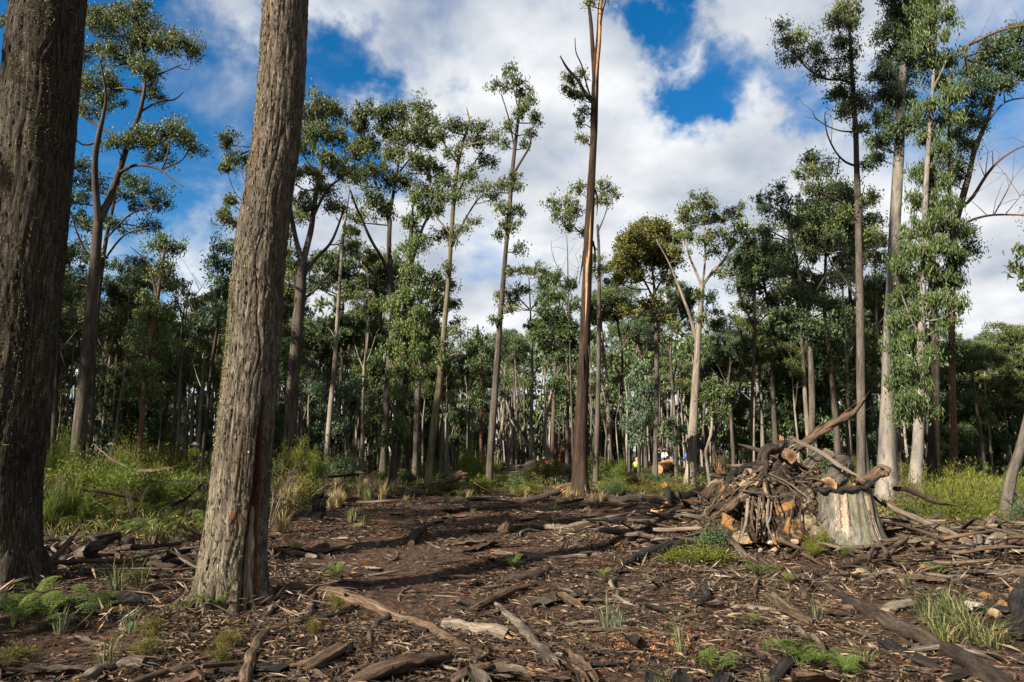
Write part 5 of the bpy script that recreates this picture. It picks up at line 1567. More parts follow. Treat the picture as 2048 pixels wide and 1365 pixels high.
slab('split_plank', 'jagged pale plank sticking up behind the short sawn log', [(1625, 912, 14, 12.2), (1650, 905, 16, 12.1), (1668, 915, 12, 12.0)], 'wood_pale', 'plank', PILE, 0.04, rock=(0, -0.8, 0.6))
wood('sawn_log', 'dark log behind the pile with torn end right of the stump', [(1716, 965, 20, 11.0), (1740, 955, 24, 11.0), (1760, 942, 26, 11.0), (1778, 946, 22, 10.9)], 'wood_brown', ('break', 'round'), group=PILE)
wood('fallen_log', 'thick bark-covered log slanting down the left flank of the pile', [(1398, 1012, 26), (1420, 992, 28, 12.0), (1440, 976, 28, 12.1), (1462, 962, 26, 12.2)], 'wood_brown', ('shred', 'round'), group=PILE, peel=8)
wood('fallen_log', 'pale barkless log running left from the pile', [(1340, 1000, 16, 13.4), (1365, 992, 17, 13.3), (1392, 984, 17, 13.2), (1440, 965, 16, 13.0)], 'wood_pale', ('break', 'round'), group=PILE)
wood('fallen_log', 'log with a snapped oval end tucked under the charred branch', [(1490, 966, 20, 11.5), (1470, 975, 20, 11.9), (1440, 985, 20, 12.3)], 'wood_brown', ('break', 'round'), group=PILE)
wood('torn_root', 'dark root running down left from the elbow log', [(1507, 978, 15, 10.9), (1480, 1000, 17, 10.8), (1455, 1022, 17, 10.9), (1435, 1042, 14)], 'wood_brown', ('round', 'taper'), 'root', PILE)
wood('fallen_log', 'dark-barked log lying low at the left foot of the pile', [(1290, 1060, 20), (1320, 1042, 22), (1345, 1027, 22), (1368, 1012, 20)], 'bark_dark', ('round', 'break'), group=PILE)
wood('fallen_log', 'ragged weathered log beside the dark-barked one', [(1338, 1050, 22), (1365, 1035, 24), (1398, 1017, 20)], 'wood_weathered', ('shred', 'shred'), group=PILE, lump=0.35, peel=8)
wood('upright_stub', 'short dark upright stub left of the pile', [(1346, 1012, 17, 13.2), (1342, 1000, 17, 13.2), (1336, 984, 15, 13.2), (1332, 975, 12, 13.2)], 'charcoal', ('round', 'break'), 'stub', PILE)
wood('splintered_chunk', 'bright orange splintered wood standing behind the left of the pile', [(1446, 962, 20, 13.0), (1444, 950, 18, 13.0), (1440, 938, 12, 13.0)], 'wood_red', ('round', 'break'), 'splinters', PILE, lump=0.5, peel=10)
wood('splintered_chunk', 'orange torn splinters low at the left end of the pile', [(1300, 1035, 16), (1312, 1028, 20), (1330, 1020, 18)], 'wood_split', ('break', 'shred'), 'splinters', PILE, lump=0.5, peel=12)
wood('charred_log', 'charred log lying in shadow toward the pile from lower left', [(1240, 1135, 20), (1265, 1122, 24), (1290, 1110, 26), (1345, 1088, 26), (1400, 1072, 22), (1425, 1062, 18)], 'charcoal', ('shred', 'round'), group=PILE)
wood('sawn_log', 'small log with orange broken end left of the charred log', [(1236, 1092, 18), (1250, 1086, 22), (1275, 1077, 22), (1294, 1070, 18)], 'wood_brown', ('break', 'round'), group=PILE)
wood('fallen_log', 'longer brown log just behind the small orange-ended one', [(1206, 1092, 14), (1230, 1080, 18), (1258, 1067, 20), (1285, 1054, 18), (1320, 1044, 14)], 'wood_brown', ('taper', 'round'), group=PILE, peel=5)
wood('bare_branch', 'long branch lying level across the middle of the clearing', [(992, 1106, 13), (1025, 1107, 14), (1054, 1110, 14), (1098, 1115, 15), (1157, 1112, 14), (1205, 1108, 13)], 'wood_weathered', ('break', 'round'), 'branch')
wood('curved_branch', 'curling S-shaped dark branch in front of the root ball', [(1503, 1090, 12), (1514, 1104, 14), (1524, 1122, 15), (1540, 1140, 16), (1566, 1151, 17), (1605, 1154, 14)], 'wood_brown', ('taper', 'round'), 'branch', PILE)
wood('curved_branch', 'long brown branch arching below the stump', [(1548, 1152, 13), (1580, 1142, 17), (1615, 1132, 18), (1650, 1121, 19), (1676, 1116, 19), (1733, 1107, 18), (1799, 1110, 13)], 'wood_red', ('taper', 'round'), 'branch', PILE, peel=4)
wood('curved_branch', 'short hooked black branch at the tail of the S-shaped one', [(1492, 1140, 10), (1500, 1124, 12), (1515, 1120, 12), (1530, 1128, 10)], 'charcoal', ('taper', 'round'), 'branch', PILE)
wood('long_log', 'long dark spotted log running to the bottom right corner', [(1634, 1160, 20), (1670, 1182, 24), (1720, 1208, 29), (1765, 1232, 31), (1808, 1256, 33), (1895, 1298, 38), (1990, 1360, 44), (2040, 1400, 46)], 'log_spotted', ('round', 'round'))
wood('split_log', 'pale split length of wood pointing at the stump from the right', [(1705, 1166, 12), (1740, 1154, 16), (1775, 1142, 16), (1812, 1128, 9)], 'wood_pale', ('taper', 'shred'), 'split wood', PILE, lump=0.35, flat=0.6)
slab('split_wood_piece', 'white splintered slab in the grass below the right pile', [(1765, 1222, 14), (1795, 1212, 22), (1830, 1205, 18)], 'wood_pale', 'split wood', None, 0.06)
slab('charred_plank', 'flat black plank lying tilted at the bottom of the frame', [(1545, 1362, 22), (1572, 1330, 28), (1608, 1296, 26)], 'charcoal', 'plank', None, 0.05, 0.1, 0.15)
slab('charred_plank', 'grey-black leaning slab beside the white splintered slab', [(1828, 1232, 14), (1845, 1210, 20), (1862, 1188, 16, 8.6)], 'charcoal', 'plank', None, 0.05, 0.1, 0.15, rock=(0.3, -0.7, 0.6))
wood('charred_stick', 'stubby black stick standing out of bare ground in front of the charred log', [(1414, 1192, 16), (1412, 1180, 18), (1408, 1166, 16)], 'charcoal', ('round', 'round'), 'stick')
wood('charred_stick', 'small black chunk beside the stubby black stick', [(1390, 1212, 13), (1405, 1204, 16), (1424, 1194, 14)], 'charcoal', ('break', 'round'), 'stick')
slab('bark_sheet', 'wide sheet of brown bark curling in front of the S-shaped branch', [(1538, 1188, 22), (1556, 1208, 30), (1585, 1228, 30), (1622, 1248, 22)], 'wood_brown', 'bark', None, 0.03, 0.6, 0.3)
slab('bark_sheet', 'brown bark sheet folded on the ground above the black plank', [(1618, 1270, 18), (1630, 1290, 26), (1650, 1320, 26), (1665, 1345, 16)], 'wood_brown', 'bark', None, 0.03, 0.6, 0.3)
slab('bark_sheet', 'dark bark sheet beside the long spotted log', [(1760, 1278, 16), (1790, 1298, 24), (1830, 1316, 24), (1880, 1340, 18)], 'charcoal', 'bark', None, 0.03, 0.4, 0.3)
wood('stub_root', 'brown forked root stub in front of the long log', [(1612, 1205, 14), (1608, 1190, 17), (1600, 1180, 15)], 'wood_brown', ('break', 'round'), 'root')
# right-hand heap
RH = 'branches heaped right of the stump'
wood('bare_branch', 'long pale branch sliding down right from the stump', [(1746, 988, 12, 10.6), (1775, 1012, 13, 10.5), (1808, 1028, 14, 10.4), (1850, 1045, 14, 10.3), (1895, 1064, 13, 10.1), (1950, 1088, 12, 9.9), (2010, 1106, 10, 9.7)], 'wood_weathered', ('round', 'taper'), 'branch', RH)
wood('bare_branch', 'thinner branch lying below the long pale one', [(1780, 1042, 8, 10.2), (1820, 1056, 9, 10.1), (1870, 1072, 10, 9.9), (1930, 1098, 10, 9.6), (1990, 1120, 8, 9.4)], 'wood_brown', ('taper', 'taper'), 'branch', RH)
wood('bare_branch', 'reddish branch arching over the bright bushes right of the stump', [(1786, 978, 11, 11.2), (1815, 980, 11, 11.2), (1840, 990, 10, 11.2), (1869, 1004, 9, 11.2), (1900, 1010, 8, 11.2), (1930, 1016, 5, 11.2)], 'wood_red', ('round', 'taper'), 'branch', RH)
wood('upright_stub', 'pale brown broken stub leaning up at the right', [(1958, 1075, 16, 10.6), (1966, 1062, 18, 10.6), (1976, 1048, 18, 10.6), (1986, 1036, 12, 10.6)], 'wood_weathered', ('round', 'break'), 'stub', RH)
wood('fallen_log', 'dark log end at the right edge under the leaning trunk', [(1985, 1078, 22), (2015, 1082, 26), (2060, 1090, 28)], 'wood_brown', ('round', 'round'), group=RH)
wood('fallen_log', 'grey bleached log at the right edge below the heap', [(1925, 1150, 12), (1960, 1148, 16), (2000, 1140, 22), (2060, 1125, 28)], 'wood_weathered', ('taper', 'round'), group=RH, peel=8)
wood('bare_branch', 'long bleached stick lying level under the heap', [(1822, 1146, 11), (1860, 1150, 14), (1900, 1155, 14), (1945, 1153, 12), (1990, 1146, 11)], 'wood_pale', ('round', 'taper'), 'branch', RH)
wood('charred_log', 'black log end cut off by the right edge', [(2045, 1275, 30), (2040, 1240, 36), (2042, 1200, 36), (2060, 1160, 34)], 'charcoal', ('round', 'round'), group=RH)
wood('upright_stub', 'thin dark upright stick in the heap at the right edge', [(2013, 1125, 10, 9.4), (2014, 1105, 10, 9.4), (2012, 1078, 8, 9.4)], 'charcoal', ('round', 'break'), 'stub', RH)
for i, (x, y, w, m, lb) in enumerate([(1972, 1188, 30, 'clay_orange', 'orange clay boulder near the right edge'), (1942, 1206, 40, 'rock_grey', 'large pale grey rock below the heap'), (2005, 1205, 26, 'clay_orange', 'smaller orange rock next to the black log end'), (1990, 1222, 34, 'clay_cream', 'cream rock beneath the orange clay boulder'), (1828, 1146, 24, 'clay_orange', 'orange lump under the long arching branch'), (1720, 1140, 26, 'clay_cream', 'cream clay lump in front of the stump'), (2030, 1180, 30, 'gravel_red', 'rusty rock at the right edge'), (1850, 1112, 20, 'clay_orange', 'orange earth lump inside the heap'), (1875, 1120, 18, 'clay_cream', 'cream lump inside the heap')]):
    rock('rock', lb, x, y, w, m)


def heap_sticks(n, region, sizes, mats, label, group, base_fn, seed, name='broken_branch', cat='branch'):
    r = random.Random(seed)
    for k in range(n):
        (x0, x1, y0, y1) = region
        x = r.uniform(x0, x1); y = r.uniform(y0, y1)
        c = np.array([x, y, base_fn(x, y, r)])
        ln = r.uniform(*sizes[0]); rad = r.uniform(*sizes[1]) * (0.7 + 0.5 * ln)
        a = r.uniform(0, 6.28); el = r.gauss(0, 0.22)
        d = np.array([math.cos(a) * math.cos(el), math.sin(a) * math.cos(el) * 0.8, math.sin(el)])
        side = np.array([-d[1], d[0], 0]) * r.uniform(-0.15, 0.15) * ln
        P = [c - d * ln / 2, c + side + np.array([0, 0, r.uniform(-.03, .05)]), c + d * ln / 2]
        for p in P:
            p[2] = max(p[2], float(ground_z(p[0], p[1])[0]) + rad * 0.6)
        wood(name, label, None, r.choice(mats), (r.choice(['break', 'taper', 'round']), r.choice(['shred', 'taper', 'taper'])), cat, group, 0.25, world=(np.array(P), np.array([rad, rad * 0.9, rad * 0.6])), knots=1, seg=7, split='wood_weathered')


def mound_h(x, y, r):
    u = math.hypot((x - 4.55) / 1.5, (y - 11.5) / 0.9)
    return float(ground_z(x, y)[0]) + 0.95 * max(0, 1 - u) ** 0.7 * r.uniform(0.7, 1.15) + r.uniform(0.02, 0.18)


heap_sticks(80, (2.4, 6.6, 10.6, 12.6), ((0.4, 1.5), (0.010, 0.042)), ['wood_weathered', 'wood_brown', 'wood_brown', 'wood_pale', 'wood_red', 'charcoal'], 'broken branch tangled in the heap left of the stump', 'broken branches tangled in the pile', mound_h, 4)
heap_sticks(120, (6.0, 9.6, 9.0, 11.4), ((0.5, 1.7), (0.009, 0.032)), ['wood_weathered', 'wood_brown', 'wood_brown', 'wood_red', 'wood_pale'], 'broken branch in the low heap right of the stump', 'broken branches right of the stump', lambda x, y, r: float(ground_z(x, y)[0]) + r.uniform(0.03, 0.34), 5)
heap_sticks(34, (1.2, 4.2, 11.2, 14.2), ((0.6, 1.8), (0.014, 0.05)), ['wood_weathered', 'wood_brown', 'wood_weathered', 'wood_red', 'charcoal'], 'broken branch in the low tail of the pile spreading left', 'broken branches trailing left of the pile', lambda x, y, r: float(ground_z(x, y)[0]) + r.uniform(0.03, 0.3), 14)
heap_sticks(40, (4.4, 7.2, 9.3, 10.3), ((0.3, 0.9), (0.014, 0.05)), ['wood_weathered', 'wood_brown', 'wood_pale', 'wood_red'], 'torn root or slab lying against the foot of the stump', 'torn roots round the foot of the stump', lambda x, y, r: float(ground_z(x, y)[0]) + r.uniform(0.03, 0.16), 15, 'torn_root', 'root')
heap_sticks(26, (2.0, 6.5, 8.6, 10.4), ((0.4, 1.2), (0.012, 0.03)), ['wood_weathered', 'wood_brown', 'wood_red', 'charcoal'], 'stick lying in the debris in front of the stump', 'sticks in front of the stump', lambda x, y, r: float(ground_z(x, y)[0]) + r.uniform(0.02, 0.1), 6, 'stick', 'stick')

heap_sticks(40, (-7.2, -3.4, 8.8, 11.2), ((0.5, 1.6), (0.014, 0.04)), ['wood_brown', 'wood_brown', 'charcoal', 'wood_weathered'], 'dark broken branch in the shaded debris between the huge trunks', 'broken branches between the huge trunks', lambda x, y, r: float(ground_z(x, y)[0]) + r.uniform(0.03, 0.28), 7)
heap_sticks(26, (-15, -5, 14, 24), ((0.6, 2.2), (0.012, 0.03)), ['wood_brown', 'wood_weathered', 'charcoal', 'wood_pale'], 'dead branch fallen in the left undergrowth', 'dead branches in the left undergrowth', lambda x, y, r: float(ground_z(x, y)[0]) + r.uniform(0.3, 0.8), 9)
heap_sticks(30, (-4, 7, 17, 29), ((0.5, 2.0), (0.02, 0.05)), ['wood_brown', 'wood_weathered', 'charcoal', 'wood_red'], 'broken branch at the far end of the clearing', 'broken branches at the far end of the clearing', lambda x, y, r: float(ground_z(x, y)[0]) + r.uniform(0.02, 0.2), 10)
# split slabs and torn bark lying over the right-hand heap and the pile's flanks
r_ = random.Random(51)
for k in range(34):
    if k < 20: x, y = r_.uniform(5.6, 9.2), r_.uniform(8.6, 11.0)
    else: x, y = r_.uniform(1.6, 5.2), r_.uniform(10.0, 13.2)
    a = r_.uniform(0, 6.28); ln = r_.uniform(0.25, 0.8); w = r_.uniform(0.03, 0.085)
    z = float(ground_z(x, y)[0]) + r_.uniform(0.04, 0.22)
    d = np.array([math.cos(a), math.sin(a), r_.gauss(0, .25)]) * ln / 2
    c = np.array([x, y, z])
    slab('split_wood_piece', 'split slab of wood lying on the debris heap', None, r_.choice(['wood_weathered', 'wood_pale', 'wood_brown', 'wood_weathered', 'wood_red']), 'split wood', 'split slabs on the debris heaps', 0.03, 0.3, 0.4, world=(np.array([c - d, c + np.array([0, 0, .03]), c + d]), np.array([w, w * 1.2, w * .7])))
# ---- foreground wood
wood('fallen_log', 'long brown log crossing the foreground from the scarred trunk', [(588, 1172, 26), (640, 1180, 32), (690, 1190, 32), (730, 1204, 28), (761, 1216, 27), (800, 1232, 26), (834, 1244, 26), (870, 1260, 25), (908, 1280, 23), (940, 1298, 20), (968, 1316, 15)], 'wood_brown', ('break', 'break'), peel=7)
wood('fallen_log', 'pale barkless log with orange broken end in the foreground', [(882, 1250, 24), (920, 1252, 29), (965, 1258, 30), (1012, 1266, 30)], 'wood_pale', ('round', 'break'), lump=0.12)
wood('fallen_log', 'grey frayed log slanting toward the bottom of the frame', [(994, 1208, 14), (1015, 1226, 20), (1039, 1248, 23), (1062, 1274, 26), (1083, 1296, 30), (1108, 1320, 32)], 'wood_weathered', ('shred', 'shred'), lump=0.3, peel=12)
wood('fallen_log', 'short dark log lying in a tree shadow in mid clearing', [(1004, 1157, 18), (1030, 1154, 21), (1060, 1150, 20), (1085, 1146, 17), (1098, 1138, 13)], 'bark_dark', ('cut', 'round'))
slab('bark_sheet', 'reddish strip of bark draped behind the grey frayed log', [(930, 1230, 10), (965, 1212, 16), (1005, 1192, 18), (1040, 1178, 18), (1072, 1172, 12)], 'wood_red', 'bark', None, 0.03, 0.7, 0.3)
wood('short_branch', 'stubby dark branch under the long foreground log', [(740, 1284, 14), (744, 1266, 17), (754, 1250, 17), (778, 1232, 16)], 'wood_brown', ('break', 'shred'), 'branch')
wood('fallen_log', 'short round log lying alone in the clearing', [(822, 1086, 17), (826, 1072, 18), (838, 1060, 17), (860, 1050, 15)], 'bark_dark', ('cut', 'round'))
wood('bare_branch', 'curved dark stick right of the scarred trunk', [(572, 1117, 8), (600, 1112, 10), (625, 1100, 12), (648, 1080, 11)], 'wood_brown', ('taper', 'break'), 'branch')
wood('surface_root', 'thick curved grey-brown branch at the foot of the scarred trunk', [(488, 1375, 30), (496, 1340, 28), (508, 1300, 26), (525, 1268, 25), (560, 1253, 23), (592, 1246, 23), (612, 1234, 21), (620, 1212, 19), (628, 1190, 17)], 'wood_brown', ('round', 'break'), 'branch', knots=3)
wood('surface_root', 'straight branch leaning on the thick curved one', [(506, 1268, 14), (525, 1242, 16), (545, 1212, 17)], 'wood_weathered', ('taper', 'round'), 'branch')
wood('surface_root', 'thin forked branch beside the thick curved one', [(584, 1290, 10), (588, 1262, 12), (586, 1236, 12), (572, 1216, 10), (560, 1198, 7)], 'wood_brown', ('shred', 'taper'), 'branch')
wood('bare_branch', 'thin twisted root running left from the scarred trunk', [(376, 1268, 8), (410, 1262, 9), (450, 1258, 9), (490, 1252, 10), (514, 1246, 9)], 'wood_brown', ('taper', 'round'), 'root')
wood('fallen_log', 'dark log lying in shade between the two huge trunks', [(40, 1218, 30), (110, 1210, 34), (183, 1203, 34), (250, 1198, 34), (318, 1194, 30)], 'charcoal', ('break', 'break'))
wood('splintered_log', 'splintered log with pale tip pointing up between the huge trunks', [(120, 1128, 26), (150, 1112, 28), (185, 1098, 26, 9.4), (215, 1080, 16, 9.3), (236, 1068, 7, 9.3)], 'wood_weathered', ('round', 'shred'), lump=0.4, peel=8)
wood('fallen_log', 'dark log behind the splintered one between the huge trunks', [(80, 1080, 18), (130, 1076, 20), (200, 1074, 20), (270, 1085, 18), (330, 1100, 15)], 'bark_dark', ('round', 'shred'), peel=4)
wood('fallen_log', 'brown log end in the bottom left corner of the frame', [(160, 1358, 26), (195, 1340, 30), (230, 1328, 30), (290, 1328, 26)], 'wood_weathered', ('break', 'shred'), peel=5)
wood('fallen_log', 'long dark log along the bottom edge left of centre', [(240, 1378, 22), (310, 1352, 24), (370, 1334, 24), (435, 1312, 20)], 'wood_brown', ('round', 'shred'), peel=6)
wood('bare_branch', 'slanting branch against the left side of the scarred trunk', [(260, 1095, 10), (300, 1110, 12), (345, 1122, 12), (395, 1128, 10)], 'bark_dark', ('taper', 'round'), 'branch')
slab('bark_sheet', 'broad dark bark sheet at the bottom centre', [(700, 1372, 30), (760, 1345, 46), (830, 1325, 44), (900, 1312, 24)], 'wood_brown', 'bark', None, 0.04, 0.5, 0.3)
slab('bark_sheet', 'fibrous bark slab under the thick curved branch', [(596, 1345, 20), (630, 1330, 34), (665, 1308, 34), (690, 1290, 18)], 'wood_brown', 'bark', None, 0.04, 0.5, 0.3)
slab('bark_sheet', 'torn bark piece at the bottom edge right of centre', [(905, 1362, 22), (945, 1345, 32), (990, 1332, 20)], 'wood_brown', 'bark', None, 0.03, 0.5, 0.35)
# charred stumps in the middle distance
wood('charred_stump', 'small black burnt stump in the grass right of the scarred trunk', [(638, 1050, 36, 15.2), (638, 1030, 31, 15.2), (637, 1010, 29, 15.2), (637, 996, 27, 15.2)], 'charcoal', ('round', 'break'), 'stump', knots=0, split='charcoal')
wood('gnarled_root', 'gnarled blackened root mass behind the burnt stump', [(560, 962, 12, 21), (580, 950, 15, 21), (602, 948, 13, 21), (626, 960, 8, 20.5), (640, 985, 5, 20)], 'bark_dark', ('shred', 'round'), 'root', lump=0.4)
wood('bare_twig', 'bent silvery twig above the burnt stump', [(622, 995, 3, 15.6), (640, 980, 3, 15.6), (662, 966, 3, 15.6), (688, 962, 3, 15.6), (690, 970, 2, 15.6)], 'wood_pale', ('round', 'taper'), 'twig', knots=0)
wood('small_stump', 'little splayed stump with roots in mid clearing', [(1012, 1058, 30), (1012, 1046, 24, 14.4), (1010, 1034, 17, 14.4)], 'wood_brown', ('round', 'break'), 'stump', lump=0.5, peel=10)
wood('fallen_branch', 'long curved fallen branch through the left undergrowth', [(185, 888, 5, 24), (212, 910, 6, 23.5), (236, 926, 7, 23), (265, 938, 8, 22.5), (294, 943, 8, 22), (333, 938, 7, 21.5), (360, 934, 6, 21.5)], 'wood_brown', ('taper', 'round'), 'branch')
wood('fallen_branch', 'dark broken branch with a bent end in the left undergrowth', [(165, 956, 6, 17), (190, 957, 7, 17), (200, 968, 7, 17), (205, 980, 5, 17)], 'charcoal', ('round', 'round'), 'branch')
wood('fallen_log', 'dark log half buried in ferns left of the scarred trunk', [(270, 985, 9, 18), (330, 978, 10, 18), (400, 974, 11, 18), (430, 972, 11, 18)], 'charcoal', ('taper', 'round'))
wood('fallen_log', 'dark log at the foot of the leaf-sheathed dark gum', [(715, 945, 10, 27), (740, 958, 12, 26.5), (760, 975, 13, 26)], 'wood_brown', ('break', 'round'))
wood('fallen_log', 'log with upturned end between the leaf-sheathed gum and the narrow tufted gum', [(880, 968, 16, 26), (905, 958, 18, 26), (925, 950, 16, 26)], 'wood_brown', ('round', 'break'))
wood('fallen_log', 'thick dark log lying left of the foot of the peeling bare tree', [(1050, 1000, 12, 23), (1090, 992, 16, 23), (1120, 980, 16, 23)], 'bark_dark', ('shred', 'break'))
wood('fallen_log', 'low dark log lying right of the foot of the peeling bare tree', [(1180, 1003, 14, 22), (1230, 1000, 17, 22), (1280, 996, 16, 22), (1330, 998, 12, 22)], 'bark_dark', ('break', 'shred'))
wood('fallen_log', 'grey log on the ground in front of the narrow tufted gum', [(880, 1022, 8), (930, 1018, 11), (985, 1014, 12), (1040, 1012, 9)], 'wood_brown', ('taper', 'break'))
wood('fallen_log', 'brown log strewn left of the peeling bare tree base', [(1000, 1008, 9), (1050, 1004, 11), (1105, 1000, 10)], 'wood_red', ('taper', 'break'), peel=5)
# sawn logs and stumps at the far edge of the clearing, by the people
wood('sawn_log', 'hollow orange-ended sawn log beside the walkers', [(1311, 940, 24, 41), (1325, 934, 24, 42.5), (1342, 930, 22, 44)], 'wood_split', ('cut', 'round'), knots=0)
wood('sawn_stump', 'cut stump with bright orange top far behind the narrow tufted gum', [(1005, 938, 16, 42), (1005, 932, 14, 42), (1005, 926, 13, 42)], 'wood_brown', ('round', 'cut'), 'stump', knots=0)
wood('broken_stump', 'tall brown broken stump behind the peeling bare tree', [(1127, 935, 34, 45), (1127, 915, 32, 45), (1128, 900, 30, 45), (1128, 892, 26, 45)], 'bark_red', ('round', 'break'), 'stump', split='wood_brown')
wood('root_clump', 'dark earthy root clump left of the peeling bare tree', [(1052, 940, 22, 38), (1067, 934, 30, 38), (1082, 940, 20, 38)], 'bark_dark', ('shred', 'shred'), 'root', lump=0.4)
rock('clay_lump', 'cream rooty clay lump just left of the peeling bare tree', 1127, 942, 26, 'clay_cream', D=36)
rock('clay_lump', 'orange clay lump by the curved fallen branch on the left', 240, 936, 24, 'clay_orange', D=26)
# thin leaning dead poles in front of the forest
for (x0, y0, x1, y1, lb) in [(1068, 912, 1015, 830, 'leaning dead pole crossing the forest edge behind the narrow tufted gum'), (1045, 905, 1030, 800, 'near-upright dead pole beside the crossing leaning pole'), (1000, 900, 1012, 770, 'dead pole leaning right behind the narrow tufted gum')]:
    wood('leaning_pole', lb, [(x0, y0, 6, 43), ((x0 + x1) / 2, (y0 + y1) / 2, 6, 43.3), (x1, y1, 4, 43.6)], 'bark_pale', ('round', 'taper'), 'pole', knots=0)

# sticks and bark strips strewn over the cleared ground
def strewn():
    sticks, strips = [], []
    r = random.Random(21)
    for k in range(5):
        mb = MB(); b = r.uniform(-.12, .12)
        tube(mb, [[-.5, 0, 0.02], [-.15, b, 0.035], [.2, b * .6, .03], [.5, -b, 0.015]], [.022, .028, .024, .008], 7, step=0.06, disp=lambda g, th, s, rr: 0.006 * fbm(np.stack([np.cos(th) * 2, np.sin(th) * 2, s * 6], 1), 2, k), goff=k)
        if k % 2:
            tube(mb, [[.1, b * .7, .03], [.25, b + .14, .07]], [.012, .004], 5)
        sticks.append([mb.mesh('stick', MATS[m]) for m in ('wood_brown', 'wood_weathered', 'charcoal', 'wood_pale')])
    for k in range(5):
        m = 5; n = 12
        u = np.linspace(-1, 1, m); sx = np.linspace(-.5, .5, n)
        wv = 0.075 * (1 + 0.35 * fbm(np.stack([sx * 5, np.zeros(n), np.zeros(n)], 1), 2, k)) * np.minimum(1, np.minimum(np.arange(n) + 0.5, n - np.arange(n) - 0.5) / 2.5)
        V = np.stack([np.repeat(sx, m), (wv[:, None] * u[None]).ravel(), np.tile(u ** 2 * 0.035, n) + 0.02 + 0.03 * np.repeat(np.sin(sx * 4 + k), m) + 0.012 * rng.normal(size=n * m)], 1)
        lo = V - np.array([0, 0, 0.014])
        a = (np.arange(n - 1)[:, None] * m + np.arange(m - 1)[None]).ravel()
        q = np.vstack([np.stack([a, a + m, a + m + 1, a + 1], 1), np.stack([a, a + 1, a + m + 1, a + m], 1) + n * m])
        g = np.stack([V[:, 1], np.full(len(V), k), V[:, 0]], 1)
        mb = MB(); mb.add(np.vstack([V, lo]), q=q, grain=np.vstack([g, g]))
        strips.append([mb.mesh('bark_strip', MATS[mm]) for mm in ('wood_brown', 'wood_red', 'charcoal', 'wood_weathered')])
    rr = random.Random(8)
    for kind, pool, nm, lab, gp, cnt, wts in (('s', sticks, 'stick', 'loose stick strewn on the cleared ground', 'sticks strewn over the cleared ground', 270, (5, 4, 3, 1.6)),
                                               ('b', strips, 'bark_strip', 'loose bark strip strewn on the cleared ground', 'bark strips strewn over the cleared ground', 250, (5, 2, 3, 3))):
        n = 0
        while n < cnt:
            y = 4.6 * (5.2 ** (rr.random() ** 1.15))
            x = rr.uniform(-0.8, 0.8) * y
            if x < -0.2 * y - 2.5 and y > 11 and rr.random() < 0.85: continue
            if abs(x + 2.9) < 0.75 and abs(y - 7.4) < 0.7: continue
            me = rr.choice(pool)[rr.choices(range(4), wts)[0]]
            o = bpy.data.objects.new(nm, me); COL.objects.link(o)
            s = rr.uniform(0.22, 0.8) * (0.75 + 0.035 * y)
            o.location = (x, y, float(ground_z(x, y, True)[0]) - 0.002)
            o.rotation_euler = (rr.gauss(0, 0.12), rr.gauss(0, 0.1), rr.uniform(0, 6.28))
            ws = rr.uniform(0.7, 1.4)
            o.scale = (s, s * ws, s * ws)
            tag(o, lab, 'stick' if kind == 's' else 'bark', gp)
            n += 1


strewn()


# ------------------------------------------------------------------ shrubs, ferns, grasses
def shrub_mesh(seed, h, w, mat, style='needle'):
    r = np.random.default_rng(seed)
    st, lf = MB(), MB()
    nst = 10
    tips = []
    for k in range(nst):
        a = r.uniform(0, 6.28); q = r.uniform(0.15, 1) * w * 0.5
        e = np.array([math.cos(a) * q, math.sin(a) * q, h * r.uniform(0.6, 1.0) * (1 - 0.3 * (q / (w * 0.5)) ** 2)])
        m = e * np.array([0.35, 0.35, 0.5])
        tube(st, [[0, 0, -0.05], m, e], [0.02 * h, 0.013 * h, 0.004], 4, cap=False)
        for j in range(7):
            f = r.uniform(0.4, 1.0)
            p = (m + (e - m) * (f - 0.3) / 0.7) if f > 0.3 else m
            tips.append((p, e - m))
            b = p + r.normal(size=3) * 0.16 * w + np.array([0, 0, 0.06 * h])
            tube(st, [p, b], [0.006 * h, 0.003], 3, cap=False); tips.append((b, b - p + np.array([0, 0, .1])))
    nl = 2800
    T = np.array([t[0] for t in tips]); Dd = unit(np.array([t[1] for t in tips]))
    i = r.integers(0, len(T), nl)
    if style == 'needle':
        C = T[i] + r.normal(size=(nl, 3)) * 0.075 * w * np.array([1, 1, 0.9])
        A = Dd[i] * 0.9 + r.normal(size=(nl, 3)) * 0.55 + np.array([0, 0, 0.45])
        leaf_quads(lf, C, A, r.uniform(0.06, 0.15, nl) * h ** 0.5, 0.013 * h ** 0.4)
    elif style == 'broom':
        C = T[i] + r.normal(size=(nl, 3)) * 0.05 * w
        A = Dd[i] * 1.2 + r.normal(size=(nl, 3)) * 0.22 + np.array([0, 0, 0.9])
        leaf_quads(lf, C + np.array([0, 0, 0.06]), A, r.uniform(0.14, 0.32, nl) * h ** 0.5, 0.014)
    else:
        C = T[i] + r.normal(size=(nl, 3)) * 0.11 * w
        A = r.normal(size=(nl, 3)) + np.array([0, 0, 0.2])
        leaf_quads(lf, C, A, r.uniform(0.05, 0.10, nl) * h ** 0.4, 0.03 * h ** 0.4)
    C = np.concatenate(lf.v)
    C[:, 2] = np.maximum(C[:, 2], 0.01)
    lf.v = [C]
    return st.mesh('stem', MATS['bark_dark']), lf.mesh('foliage', MATS[mat], False, grain=False)


SHV = {}
for s, (mat, style) in dict(green=('shrub_green', 'needle'), bright=('shrub_bright', 'needle'), broom=('shrub_bright', 'broom'), olive=('shrub_olive', 'needle'), dark=('leaf_dark', 'leafy'), heath=('shrub_green', 'leafy')).items():
    SHV[s] = [shrub_mesh(k * 7 + len(s), 1.0, 1.15, mat, style) for k in range(3)]
SR = random.Random(77)


